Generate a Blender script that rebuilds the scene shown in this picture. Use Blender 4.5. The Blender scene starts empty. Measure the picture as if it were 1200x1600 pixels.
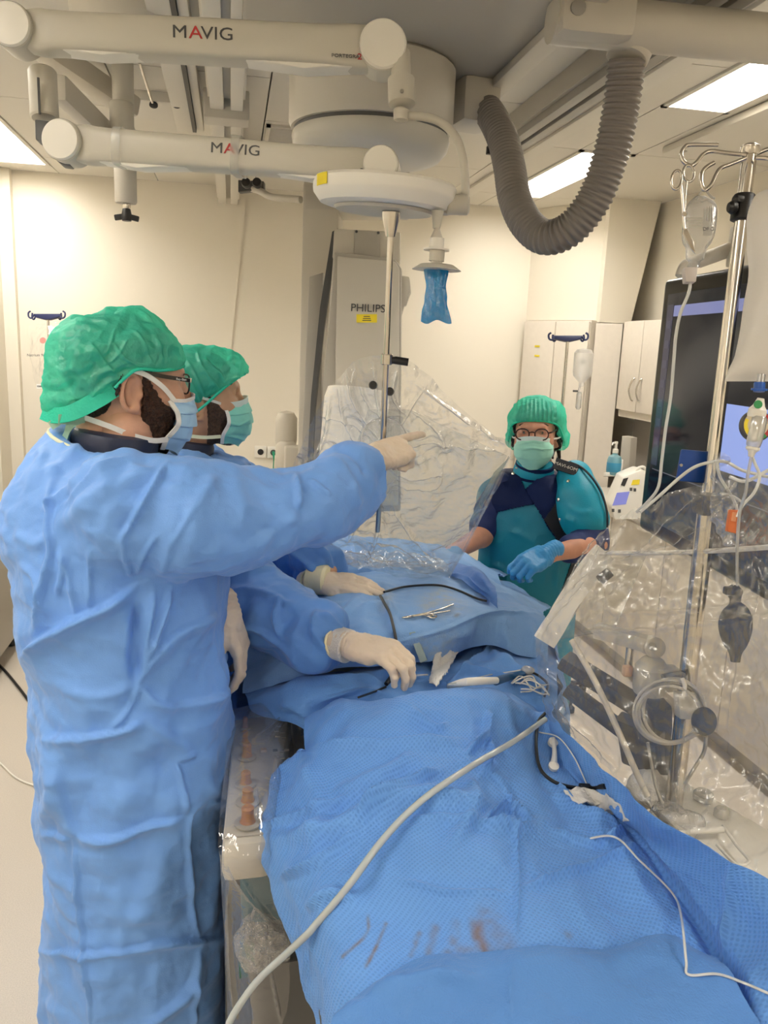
import bpy, bmesh, math, random
import numpy as np
from mathutils import Vector, Matrix, Euler

# ------------------------------------------------------------------ camera, world, light, exposure
F = 1250.0                                   # focal length in pixels of the 1200x1600 frame
CAM = np.array([0.0, 0.0, 1.78])
YAW, PIT, ROLL = math.radians(11.1), math.radians(11.66), math.radians(2.29)
FW = np.array([math.sin(YAW) * math.cos(PIT), math.cos(YAW) * math.cos(PIT), -math.sin(PIT)])
_rt0 = np.array([math.cos(YAW), -math.sin(YAW), 0.0])
_up0 = np.cross(_rt0, FW)
RT = _rt0 * math.cos(ROLL) + _up0 * math.sin(ROLL)
UP = np.cross(RT, FW)

scene = bpy.context.scene
col = scene.collection
cam_data = bpy.data.cameras.new('camera')
cam_data.sensor_fit = 'VERTICAL'
cam_data.sensor_height = 36.0
cam_data.lens = 36.0 * F / 1600.0
cam_data.clip_start = 0.02
cam_obj = bpy.data.objects.new('camera', cam_data)
cam_obj.matrix_world = Matrix(((RT[0], UP[0], -FW[0], CAM[0]), (RT[1], UP[1], -FW[1], CAM[1]),
                               (RT[2], UP[2], -FW[2], CAM[2]), (0, 0, 0, 1)))
col.objects.link(cam_obj)
scene.camera = cam_obj

world = bpy.data.worlds.new('world')
scene.world = world
world.use_nodes = True
world.node_tree.nodes['Background'].inputs[0].default_value = (1.0, 0.93, 0.82, 1)
world.node_tree.nodes['Background'].inputs[1].default_value = 0.35

scene.view_settings.view_transform = 'Standard'
scene.view_settings.look = 'None'
scene.view_settings.gamma = 1.0
scene.view_settings.use_curve_mapping = False
scene.view_settings.exposure = 0.42
scene.cycles.max_bounces = 7
scene.cycles.diffuse_bounces = 4
scene.cycles.glossy_bounces = 3
scene.cycles.transmission_bounces = 4
scene.cycles.transparent_max_bounces = 14
scene.cycles.caustics_reflective = False
scene.cycles.caustics_refractive = False
scene.cycles.adaptive_threshold = 0.03
scene.cycles.use_light_tree = False

LAMP_STRENGTH = 23.0
LAMP_COLOR = (1.0, 0.95, 0.87)
CEIL = 2.75
BACK = 5.55
# recessed ceiling fixtures of the room, two rows along the depth: (x0, x1, y0, y1)
FIXTURES = [(-1.36, -1.04, 4.08, 5.30), (1.66, 1.95, 3.90, 5.12), (1.66, 1.95, 1.93, 3.15),
            (-1.36, -1.04, 2.15, 3.37), (-1.36, -1.04, 0.10, 1.32), (1.66, 1.95, -0.04, 1.18),
            (-1.36, -1.04, -1.95, -0.73), (1.66, 1.95, -1.95, -0.73)]  # this unseen pair is added behind the viewer to brighten faces from the front

# ------------------------------------------------------------------ geometry of the view: pixel + distance -> point in the room
def A(*v): return np.array(v, float)
def ray(px, py): return FW + (px - 600) / F * RT + (800 - py) / F * UP
def U(px, py, d): return CAM + d * ray(px, py)
def UY(px, py, Y): r = ray(px, py); return CAM + r * (Y / r[1])
def UX(px, py, X): r = ray(px, py); return CAM + r * (X / r[0])
def UZ(px, py, z): r = ray(px, py); return CAM + r * ((z - CAM[2]) / r[2])
def PJ(P):
    q = np.asarray(P, float) - CAM
    d = q @ FW
    return 600 + F * (q @ RT) / d, 800 - F * (q @ UP) / d, d

# ------------------------------------------------------------------ materials
def lin(c):
    if isinstance(c, str):
        c = c.lstrip('#'); c = [int(c[i:i + 2], 16) / 255 for i in (0, 2, 4)]
        return tuple(x / 12.92 if x <= 0.04045 else ((x + 0.055) / 1.055) ** 2.4 for x in c)
    return tuple(c)

def mat(name, color, rough=0.5, metal=0.0, bump=0.0, bscale=60.0, var=0.0, vscale=8.0, sheen=0.0, spec=0.5,
        trans=0.0, emit=None, estr=0.0, coat=0.0, sss=0.0):
    m = bpy.data.materials.new(name); m.use_nodes = True
    nt = m.node_tree; b = nt.nodes['Principled BSDF']
    c = lin(color)
    b.inputs['Base Color'].default_value = (*c, 1)
    b.inputs['Roughness'].default_value = rough
    b.inputs['Metallic'].default_value = metal
    b.inputs['Specular IOR Level'].default_value = spec
    b.inputs['Transmission Weight'].default_value = trans
    b.inputs['Coat Weight'].default_value = coat
    if sheen: b.inputs['Sheen Weight'].default_value = sheen
    if sss:
        b.inputs['Subsurface Weight'].default_value = sss
        b.inputs['Subsurface Radius'].default_value = (0.012, 0.006, 0.004)
    if emit:
        b.inputs['Emission Color'].default_value = (*lin(emit), 1)
        b.inputs['Emission Strength'].default_value = estr
    tc = None
    if bump or var:
        tc = nt.nodes.new('ShaderNodeTexCoord')
    if var:
        n = nt.nodes.new('ShaderNodeTexNoise'); n.inputs['Scale'].default_value = vscale; n.inputs['Detail'].default_value = 5
        nt.links.new(tc.outputs['Object'], n.inputs['Vector'])
        r = nt.nodes.new('ShaderNodeMapRange')
        r.inputs[1].default_value = 0.3; r.inputs[2].default_value = 0.7
        r.inputs[3].default_value = 1 - var; r.inputs[4].default_value = 1 + var
        nt.links.new(n.outputs['Fac'], r.inputs[0])
        mx = nt.nodes.new('ShaderNodeVectorMath'); mx.operation = 'SCALE'
        mx.inputs[0].default_value = c
        nt.links.new(r.outputs[0], mx.inputs['Scale'])
        nt.links.new(mx.outputs[0], b.inputs['Base Color'])
    if bump:
        n = nt.nodes.new('ShaderNodeTexNoise'); n.inputs['Scale'].default_value = bscale; n.inputs['Detail'].default_value = 4
        nt.links.new(tc.outputs['Object'], n.inputs['Vector'])
        bp = nt.nodes.new('ShaderNodeBump'); bp.inputs['Strength'].default_value = bump; bp.inputs['Distance'].default_value = 0.01
        nt.links.new(n.outputs['Fac'], bp.inputs['Height'])
        nt.links.new(bp.outputs[0], b.inputs['Normal'])
    return m

def film(name, tint=(1, 1, 1), base=0.06, edge=0.55, rough=0.12, haze=0.05, bump=0.3, bscale=25.0, hazecol=(0.96, 0.96, 0.95)):
    """thin clear plastic film: mostly see-through, glossy at grazing angles, a little milky"""
    m = bpy.data.materials.new(name); m.use_nodes = True
    nt = m.node_tree; nt.nodes.clear()
    out = nt.nodes.new('ShaderNodeOutputMaterial')
    tr = nt.nodes.new('ShaderNodeBsdfTransparent'); tr.inputs[0].default_value = (*tint, 1)
    gl = nt.nodes.new('ShaderNodeBsdfGlossy'); gl.inputs['Roughness'].default_value = rough
    df = nt.nodes.new('ShaderNodeBsdfDiffuse'); df.inputs[0].default_value = (*hazecol, 1)
    tl = nt.nodes.new('ShaderNodeBsdfTranslucent'); tl.inputs[0].default_value = (*hazecol, 1)
    m0 = nt.nodes.new('ShaderNodeMixShader'); m0.inputs[0].default_value = 0.5
    nt.links.new(df.outputs[0], m0.inputs[1]); nt.links.new(tl.outputs[0], m0.inputs[2])
    m1 = nt.nodes.new('ShaderNodeMixShader'); m1.inputs[0].default_value = haze
    hz = nt.nodes.new('ShaderNodeLayerWeight'); hz.inputs[0].default_value = 0.5
    hp = nt.nodes.new('ShaderNodeMath'); hp.operation = 'POWER'; hp.inputs[1].default_value = 2.5
    hm = nt.nodes.new('ShaderNodeMath'); hm.operation = 'MULTIPLY_ADD'; hm.inputs[1].default_value = edge; hm.inputs[2].default_value = haze
    nt.links.new(hz.outputs['Facing'], hp.inputs[0]); nt.links.new(hp.outputs[0], hm.inputs[0]); nt.links.new(hm.outputs[0], m1.inputs[0])
    nt.links.new(tr.outputs[0], m1.inputs[1]); nt.links.new(m0.outputs[0], m1.inputs[2])
    lw = nt.nodes.new('ShaderNodeLayerWeight'); lw.inputs[0].default_value = 0.35
    mr = nt.nodes.new('ShaderNodeMapRange'); mr.inputs[3].default_value = base; mr.inputs[4].default_value = edge
    nt.links.new(lw.outputs['Facing'], mr.inputs[0])
    m2 = nt.nodes.new('ShaderNodeMixShader')
    nt.links.new(mr.outputs[0], m2.inputs[0])
    nt.links.new(m1.outputs[0], m2.inputs[1]); nt.links.new(gl.outputs[0], m2.inputs[2])
    if bump:
        tc = nt.nodes.new('ShaderNodeTexCoord')
        n = nt.nodes.new('ShaderNodeTexNoise'); n.inputs['Scale'].default_value = bscale; n.inputs['Detail'].default_value = 3
        n.inputs['Distortion'].default_value = 1.2
        nt.links.new(tc.outputs['Object'], n.inputs['Vector'])
        bp = nt.nodes.new('ShaderNodeBump'); bp.inputs['Strength'].default_value = bump; bp.inputs['Distance'].default_value = 0.02
        nt.links.new(n.outputs['Fac'], bp.inputs['Height'])
        nt.links.new(bp.outputs[0], gl.inputs['Normal']); nt.links.new(bp.outputs[0], lw.inputs['Normal']); nt.links.new(bp.outputs[0], hz.inputs['Normal'])
    nt.links.new(m2.outputs[0], out.inputs[0])
    return m

def sheer(name, color, see=0.3, rough=0.5, gloss=0.06, bump=0.2, bscale=90.0, streak=0.0):
    """thin non-woven: diffuse + translucent + partly see-through"""
    m = bpy.data.materials.new(name); m.use_nodes = True
    nt = m.node_tree; nt.nodes.clear(); c = lin(color)
    out = nt.nodes.new('ShaderNodeOutputMaterial')
    tr = nt.nodes.new('ShaderNodeBsdfTransparent'); tr.inputs[0].default_value = tuple(0.35 + 0.65 * x for x in c) + (1,)
    df = nt.nodes.new('ShaderNodeBsdfDiffuse'); df.inputs[0].default_value = (*c, 1)
    tl = nt.nodes.new('ShaderNodeBsdfTranslucent'); tl.inputs[0].default_value = (*c, 1)
    gl = nt.nodes.new('ShaderNodeBsdfGlossy'); gl.inputs['Roughness'].default_value = rough
    a = nt.nodes.new('ShaderNodeMixShader'); a.inputs[0].default_value = 0.35
    nt.links.new(df.outputs[0], a.inputs[1]); nt.links.new(tl.outputs[0], a.inputs[2])
    b = nt.nodes.new('ShaderNodeMixShader'); b.inputs[0].default_value = see
    nt.links.new(a.outputs[0], b.inputs[1]); nt.links.new(tr.outputs[0], b.inputs[2])
    g = nt.nodes.new('ShaderNodeMixShader'); g.inputs[0].default_value = gloss
    nt.links.new(b.outputs[0], g.inputs[1]); nt.links.new(gl.outputs[0], g.inputs[2])
    tc = nt.nodes.new('ShaderNodeTexCoord')
    n = nt.nodes.new('ShaderNodeTexNoise'); n.inputs['Scale'].default_value = bscale; n.inputs['Detail'].default_value = 4
    nt.links.new(tc.outputs['Object'], n.inputs['Vector'])
    bp = nt.nodes.new('ShaderNodeBump'); bp.inputs['Strength'].default_value = bump; bp.inputs['Distance'].default_value = 0.01
    nt.links.new(n.outputs['Fac'], bp.inputs['Height'])
    for s in (df, tl, gl): nt.links.new(bp.outputs[0], s.inputs['Normal'])
    nt.links.new(g.outputs[0], out.inputs[0])
    return m

def emitter(name, color, strength):
    m = bpy.data.materials.new(name); m.use_nodes = True
    nt = m.node_tree; nt.nodes.clear()
    out = nt.nodes.new('ShaderNodeOutputMaterial'); e = nt.nodes.new('ShaderNodeEmission')
    e.inputs[0].default_value = (*color, 1); e.inputs[1].default_value = strength
    nt.links.new(e.outputs[0], out.inputs[0])
    return m

# ------------------------------------------------------------------ scene objects
ORG = {}
def _register(o, loc, parent):
    col.objects.link(o)
    if parent is not None:
        o.parent = parent
        ORG[o] = ORG[parent]
    else:
        o.location = loc
        ORG[o] = np.array(loc, float)

def tag(o, label=None, cat=None, group=None, kind=None):
    if label: o['label'] = label
    if cat: o['category'] = cat
    if group: o['group'] = group
    if kind: o['kind'] = kind
    return o

def thing(name, label, cat, loc=(0, 0, 0), group=None, kind=None):
    o = bpy.data.objects.new(name, None)
    o.empty_display_size = 0.05
    _register(o, loc, None)
    return tag(o, label, cat, group, kind)

def mk(name, V, Fs, m, parent=None, smooth=True, label=None, cat=None, group=None, kind=None, angle=None):
    """one mesh object from world-space vertices"""
    V = np.asarray(V, float).reshape(-1, 3)
    if parent is not None: loc = ORG[parent]
    else:
        lo, hi = V.min(0), V.max(0); loc = A((lo[0] + hi[0]) / 2, (lo[1] + hi[1]) / 2, lo[2])
    me = bpy.data.meshes.new(name)
    L = V - loc
    if isinstance(Fs, np.ndarray):
        nf, k = Fs.shape
        me.vertices.add(len(L)); me.vertices.foreach_set('co', L.astype(np.float32).ravel())
        me.loops.add(nf * k); me.loops.foreach_set('vertex_index', Fs.astype(np.int32).ravel())
        me.polygons.add(nf)
        me.polygons.foreach_set('loop_start', np.arange(0, nf * k, k, dtype=np.int32))
        me.update(calc_edges=True); me.validate()
    else:
        me.from_pydata([tuple(v) for v in L], [], [tuple(f) for f in Fs]); me.update()
    if m is not None:
        for mm in (m if isinstance(m, (list, tuple)) else [m]): me.materials.append(mm)
    if smooth:
        me.polygons.foreach_set('use_smooth', np.ones(len(me.polygons), bool))
        if angle: me.set_sharp_from_angle(angle=math.radians(angle))
    o = bpy.data.objects.new(name, me)
    _register(o, loc, parent)
    return tag(o, label, cat, group, kind)

class MB:
    """collects shapes (world space) that form ONE mesh"""
    def __init__(s): s.V = []; s.F = []; s.n = 0
    def add(s, V, Fs):
        V = np.asarray(V, float); s.V.append(V)
        s.F += [tuple(int(i) + s.n for i in f) for f in Fs]; s.n += len(V); return s
    def box(s, c, size, R=None, bevel=0.0):
        V, Fs = box_geo(c, size, R, bevel); return s.add(V, Fs)
    def tube(s, pts, r, seg=10, closed=False, sub=0, caps=True):
        V, Fs = tube_geo(pts, r, seg, closed, sub, caps); return s.add(V, Fs)
    def lathe(s, prof, base, axis=(0, 0, 1), seg=32):
        V, Fs = lathe_geo(prof, base, axis, seg); return s.add(V, Fs)
    def build(s, name, m, parent=None, smooth=True, angle=35, **k):
        return mk(name, np.concatenate(s.V), s.F, m, parent, smooth, angle=angle, **k)

def frame_from(d, hint=(0, 0, 1)):
    d = np.asarray(d, float); d = d / np.linalg.norm(d)
    h = np.asarray(hint, float)
    if abs(d @ h) > 0.97: h = A(1, 0, 0) if abs(d[0]) < 0.9 else A(0, 1, 0)
    x = np.cross(h, d); x /= np.linalg.norm(x)
    return x, np.cross(d, x), d

def rotz(a):
    c, s = math.cos(a), math.sin(a); return np.array([[c, -s, 0], [s, c, 0], [0, 0, 1]])
def rot(rx=0, ry=0, rz=0): return np.array(Euler((rx, ry, rz)).to_matrix())

def box_geo(c, size, R=None, bevel=0.0, seg=2):
    bm = bmesh.new(); bmesh.ops.create_cube(bm, size=1.0)
    for v in bm.verts: v.co = Vector((v.co.x * size[0], v.co.y * size[1], v.co.z * size[2]))
    if bevel: bmesh.ops.bevel(bm, geom=bm.edges[:], offset=bevel, segments=seg, profile=0.6, affect='EDGES')
    bm.verts.index_update()
    V = np.array([v.co[:] for v in bm.verts]); Fs = [[v.index for v in f.verts] for f in bm.faces]; bm.free()
    if R is not None: V = V @ np.asarray(R).T
    return V + np.asarray(c, float), Fs

def spline(pts, sub):
    """Catmull-Rom through pts"""
    P = np.asarray(pts, float)
    if sub <= 1 or len(P) < 3: 
        if sub > 1:
            t = np.linspace(0, 1, sub + 1)[:, None]; return P[0] * (1 - t) + P[-1] * t
        return P
    E = np.vstack([2 * P[0] - P[1], P, 2 * P[-1] - P[-2]]); out = []
    for i in range(len(P) - 1):
        a, b, c, d = E[i:i + 4]
        for k in range(sub):
            t = k / sub
            out.append(0.5 * (2 * b + (c - a) * t + (2 * a - 5 * b + 4 * c - d) * t * t + (3 * b - a - 3 * c + d) * t ** 3))
    out.append(P[-1]); return np.array(out)

def tube_geo(pts, r, seg=10, closed=False, sub=0, caps=True):
    P = np.asarray(pts, float)
    rr = np.asarray(r, float) if np.ndim(r) else None
    if sub:
        if rr is not None: 
            Q = spline(np.hstack([P, rr[:, None]]), sub); P, rr = Q[:, :3], Q[:, 3]
        else: P = spline(P, sub)
    n = len(P)
    if rr is None: rr = np.full(n, float(r))
    T = np.gradient(P, axis=0) if not closed else (np.roll(P, -1, 0) - np.roll(P, 1, 0))
    T /= np.linalg.norm(T, axis=1)[:, None] + 1e-12
    x, y, _ = frame_from(T[0]); V = []
    for i in range(n):
        x = x - T[i] * (x @ T[i]); x /= np.linalg.norm(x) + 1e-12; y = np.cross(T[i], x)
        a = np.arange(seg) * 2 * math.pi / seg
        V.append(P[i] + rr[i] * (np.cos(a)[:, None] * x + np.sin(a)[:, None] * y))
    V = np.concatenate(V); Fs = []
    for i in range(n if closed else n - 1):
        j = (i + 1) % n
        for k in range(seg):
            l = (k + 1) % seg; Fs.append((i * seg + k, i * seg + l, j * seg + l, j * seg + k))
    if not closed and caps:
        Fs.append(tuple(range(seg - 1, -1, -1))); Fs.append(tuple((n - 1) * seg + k for k in range(seg)))
    return V, Fs

def lathe_geo(prof, base, axis=(0, 0, 1), seg=32):
    """prof: list of (radius, height along axis)"""
    x, y, d = frame_from(axis); b = np.asarray(base, float); V = []
    a = np.arange(seg) * 2 * math.pi / seg
    for r, h in prof: V.append(b + d * h + max(r, 1e-5) * (np.cos(a)[:, None] * x + np.sin(a)[:, None] * y))
    n = len(prof); Fs = []
    for i in range(n - 1):
        for k in range(seg):
            l = (k + 1) % seg; Fs.append((i * seg + k, i * seg + l, (i + 1) * seg + l, (i + 1) * seg + k))
    Fs.append(tuple(range(seg - 1, -1, -1))); Fs.append(tuple((n - 1) * seg + k for k in range(seg)))
    return np.concatenate(V), Fs

def prism_geo(poly, depth_vec):
    """closed prism: polygon of 3-D points swept by depth_vec"""
    P = np.asarray(poly, float); n = len(P); V = np.vstack([P, P + np.asarray(depth_vec, float)])
    Fs = [tuple(range(n)), tuple(range(2 * n - 1, n - 1, -1))]
    for i in range(n):
        j = (i + 1) % n; Fs.append((i, i + n, j + n, j))
    bm = bmesh.new(); vs = [bm.verts.new(v) for v in V]
    for f in Fs: bm.faces.new([vs[i] for i in f])
    bmesh.ops.recalc_face_normals(bm, faces=bm.faces[:]); bm.verts.index_update()
    out = [[v.index for v in f.verts] for f in bm.faces]; bm.free()
    return V, out

def box(name, c, size, m, parent=None, R=None, bevel=0.0, **k):
    V, Fs = box_geo(c, size, R, bevel); return mk(name, V, Fs, m, parent, smooth=bool(bevel), angle=40, **k)
def bx(name, lo, hi, m, parent=None, bevel=0.0, **k):
    lo, hi = np.asarray(lo, float), np.asarray(hi, float); return box(name, (lo + hi) / 2, hi - lo, m, parent, None, bevel, **k)
def tube(name, pts, r, m, parent=None, seg=10, sub=0, closed=False, **k):
    V, Fs = tube_geo(pts, r, seg, closed, sub); return mk(name, V, Fs, m, parent, True, angle=50, **k)
def lathe(name, prof, base, m, parent=None, axis=(0, 0, 1), seg=32, **k):
    V, Fs = lathe_geo(prof, base, axis, seg); return mk(name, V, Fs, m, parent, True, angle=35, **k)
def prism(name, poly, dv, m, parent=None, bevel=0.0, smooth=False, **k):
    V, Fs = prism_geo(poly, dv)
    if bevel:
        bm = bmesh.new(); vs = [bm.verts.new(v) for v in V]
        for f in Fs: bm.faces.new([vs[i] for i in f])
        bmesh.ops.bevel(bm, geom=bm.edges[:], offset=bevel, segments=2, profile=0.6, affect='EDGES')
        bm.verts.index_update(); V = np.array([v.co[:] for v in bm.verts]); Fs = [[v.index for v in f.verts] for f in bm.faces]; bm.free()
    return mk(name, V, Fs, m, parent, bool(bevel) or smooth, angle=40, **k)

def text(name, s, pos, right, upv, size, m, parent, extrude=0.0006, align='CENTER', **k):
    cu = bpy.data.curves.new(name, 'FONT'); cu.body = s; cu.size = size; cu.align_x = align; cu.align_y = 'CENTER'; cu.extrude = extrude
    cu.resolution_u = 3
    o = bpy.data.objects.new('tmp', cu); col.objects.link(o)
    dg = bpy.context.evaluated_depsgraph_get()
    me = bpy.data.meshes.new_from_object(o.evaluated_get(dg))
    V = np.array([v.co[:] for v in me.vertices]); Fs = [tuple(p.vertices) for p in me.polygons]
    bpy.data.objects.remove(o); bpy.data.meshes.remove(me); bpy.data.curves.remove(cu)
    r = np.asarray(right, float); r /= np.linalg.norm(r); u = np.asarray(upv, float); u = u - r * (u @ r); u /= np.linalg.norm(u); n = np.cross(r, u)
    sx = k.pop('stretch', 1.0)
    W = np.asarray(pos, float) + V[:, :1] * sx * r + V[:, 1:2] * u + V[:, 2:3] * n
    return mk(name, W, Fs, m, parent, False, **k)

# ------------------------------------------------------------------ noise and folds
_rng = np.random.default_rng(7)
_LAT = _rng.random((64, 64, 64)).astype(np.float32)
def vnoise(P, s=1.0, seed=0):
    """smooth value noise in [-1, 1] at points P"""
    q = np.asarray(P, float) * s + seed * 17.31
    i = np.floor(q).astype(int); f = q - i; f = f * f * (3 - 2 * f); o = 0
    for dx in (0, 1):
        for dy in (0, 1):
            for dz in (0, 1):
                w = (f[:, 0] if dx else 1 - f[:, 0]) * (f[:, 1] if dy else 1 - f[:, 1]) * (f[:, 2] if dz else 1 - f[:, 2])
                o = o + w * _LAT[(i[:, 0] + dx) % 64, (i[:, 1] + dy) % 64, (i[:, 2] + dz) % 64]
    return o * 2 - 1
def crinkle(P, amp, f0, seed, n=9, octave=(1.0, 2.1)):
    """straight sharp creases crossing at random angles, as in crumpled film"""
    r = np.random.default_rng(seed); H = np.zeros(len(P))
    for i in range(n):
        d = r.normal(size=3); d /= np.linalg.norm(d); f = f0 * r.uniform(*octave)
        k1, k2, k3 = r.normal(size=(3, 3)) * f0; c1, c2, c3 = r.random(3) * 6.28
        ph = (P @ d) * f + c1 + .16 * np.sin(P @ k3 * 1.2 + c3)
        tri = 1 - 2 * np.abs((ph % 1.0) - .5) * 2
        mask = np.clip(np.sin(P @ k1 * .9 + c1) * np.sin(P @ k2 * .9 + c2) * 1.7 + .15, 0, 1)
        H += amp * tri * mask / (f / f0)
    return H
def ridged(P, s, seed=0): return 1 - 2 * np.abs(vnoise(P, s, seed))

def vnormals(V, Fs):
    Fs = np.asarray(Fs); N = np.zeros_like(V)
    a, b, c = V[Fs[:, 0]], V[Fs[:, 1]], V[Fs[:, 2]]
    n = np.cross(b - a, c - a)
    if Fs.shape[1] == 4:
        d = V[Fs[:, 3]]; n = np.cross(c - a, d - b)
    for k in range(Fs.shape[1]): 
        for ax in range(3): N[:, ax] += np.bincount(Fs[:, k], n[:, ax], len(V))
    return N / (np.linalg.norm(N, axis=1)[:, None] + 1e-12)

def fold_disp(V, N, lines, facing=True):
    """height of modelled cloth folds: each fold is a line on the side of the cloth that the photograph shows,
    (points in the frame, height in metres, width in pixels, kind ridge / step / valley)"""
    x, y, d = PJ(V); H = np.zeros(len(V))
    view = V - CAM; view /= np.linalg.norm(view, axis=1)[:, None]
    front = np.clip(-(view * N).sum(1) * 4 + 0.4, 0, 1) if facing else np.ones(len(V))
    for ln in lines:
        pts, amp, w = ln[0], ln[1], ln[2]; kind = ln[3] if len(ln) > 3 else 'ridge'
        P = spline(np.array(pts, float), 5); S = np.r_[0, np.cumsum(np.linalg.norm(np.diff(P, axis=0), axis=1))]
        lo = P.min(0) - 4 * w; hi = P.max(0) + 4 * w
        sel = np.where((x > lo[0]) & (x < hi[0]) & (y > lo[1]) & (y < hi[1]))[0]
        if not len(sel): continue
        best = np.full(len(sel), 1e9); sg = np.zeros(len(sel)); tt = np.zeros(len(sel))
        qx, qy = x[sel], y[sel]
        for i in range(len(P) - 1):
            a, e = P[i], P[i + 1] - P[i]; L2 = e @ e + 1e-9
            t = np.clip(((qx - a[0]) * e[0] + (qy - a[1]) * e[1]) / L2, 0, 1)
            dx, dy = qx - a[0] - t * e[0], qy - a[1] - t * e[1]; dd = np.hypot(dx, dy)
            up = dd < best; best[up] = dd[up]; sg[up] = np.sign(e[0] * dy - e[1] * dx)[up]; tt[up] = (S[i] + t * math.sqrt(L2))[up] / S[-1]
        end = np.clip(np.minimum(tt, 1 - tt) * 5 + 0.12, 0, 1)
        u = best / w
        if kind == 'ridge': h = np.clip(1 - u, 0, 1) ** 1.3
        elif kind == 'soft': h = np.exp(-u * u)
        elif kind == 'valley': h = -np.exp(-u * u)
        else:  # step: crisp on one side, sloping away on the other
            h = np.where(sg > 0, np.exp(-(u / 1.5) ** 2), np.exp(-(u / 0.35) ** 2))
        H[sel] += amp * h * end * front[sel]
    return H

# ------------------------------------------------------------------ implicit modelling (surface nets)
def smin(a, b, k):
    h = np.clip(0.5 + 0.5 * (b - a) / k, 0, 1); return b * (1 - h) + a * h - k * h * (1 - h)
def smax(a, b, k): return -smin(-a, -b, k)
def s_ell(P, c, r, R=None):
    q = P - np.asarray(c, np.float32)
    if R is not None: q = q @ np.asarray(R, np.float32)
    r = np.asarray(r, np.float32); a = q / r; k0 = np.sqrt((a * a).sum(-1)); b = a / r; k1 = np.sqrt((b * b).sum(-1)) + 1e-6
    return k0 * (k0 - 1) / k1
def s_cone(P, a, b, ra, rb):
    a = np.asarray(a, np.float32); e = np.asarray(b, np.float32) - a; q = P - a
    t = np.clip((q @ e) / (e @ e + 1e-9), 0, 1)
    return np.sqrt(((q - t[..., None] * e) ** 2).sum(-1)) - (ra + (rb - ra) * t)
def s_chain(P, pts, rad, k=0.01):
    d = None
    for i in range(len(pts) - 1):
        e = s_cone(P, pts[i], pts[i + 1], rad[i], rad[i + 1]); d = e if d is None else smin(d, e, k)
    return d
def s_box(P, c, h, r, R=None):
    q = P - np.asarray(c, np.float32)
    if R is not None: q = q @ np.asarray(R, np.float32)
    q = np.abs(q) - (np.asarray(h, np.float32) - r)
    return np.sqrt((np.maximum(q, 0) ** 2).sum(-1)) + np.minimum(q.max(-1), 0) - r
def s_loft(P, rows, pw=2.0):
    """rows: (z, cx, cy, a, b, rot) elliptic sections stacked along z"""
    rows = np.array(rows, float); rows = rows[np.argsort(rows[:, 0])]
    zs = np.linspace(rows[0, 0], rows[-1, 0], 160)
    cs = [np.interp(zs, rows[:, 0], rows[:, i]) for i in range(1, 6)]
    for _ in range(3): cs = [np.convolve(np.pad(c, 2, 'edge'), np.ones(5) / 5, 'valid') for c in cs]
    z = P[..., 2]; cx, cy, a, b, ro = [np.interp(z, zs, c).astype(np.float32) for c in cs]
    dx, dy = P[..., 0] - cx, P[..., 1] - cy; c, s = np.cos(ro), np.sin(ro)
    u, v = np.abs((dx * c + dy * s) / a), np.abs((-dx * s + dy * c) / b)
    k = (u ** pw + v ** pw) ** (1 / pw)
    d = (k - 1) * np.minimum(a, b)
    return np.maximum(d, np.maximum(rows[0, 0] - z, z - rows[-1, 0]))

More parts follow.
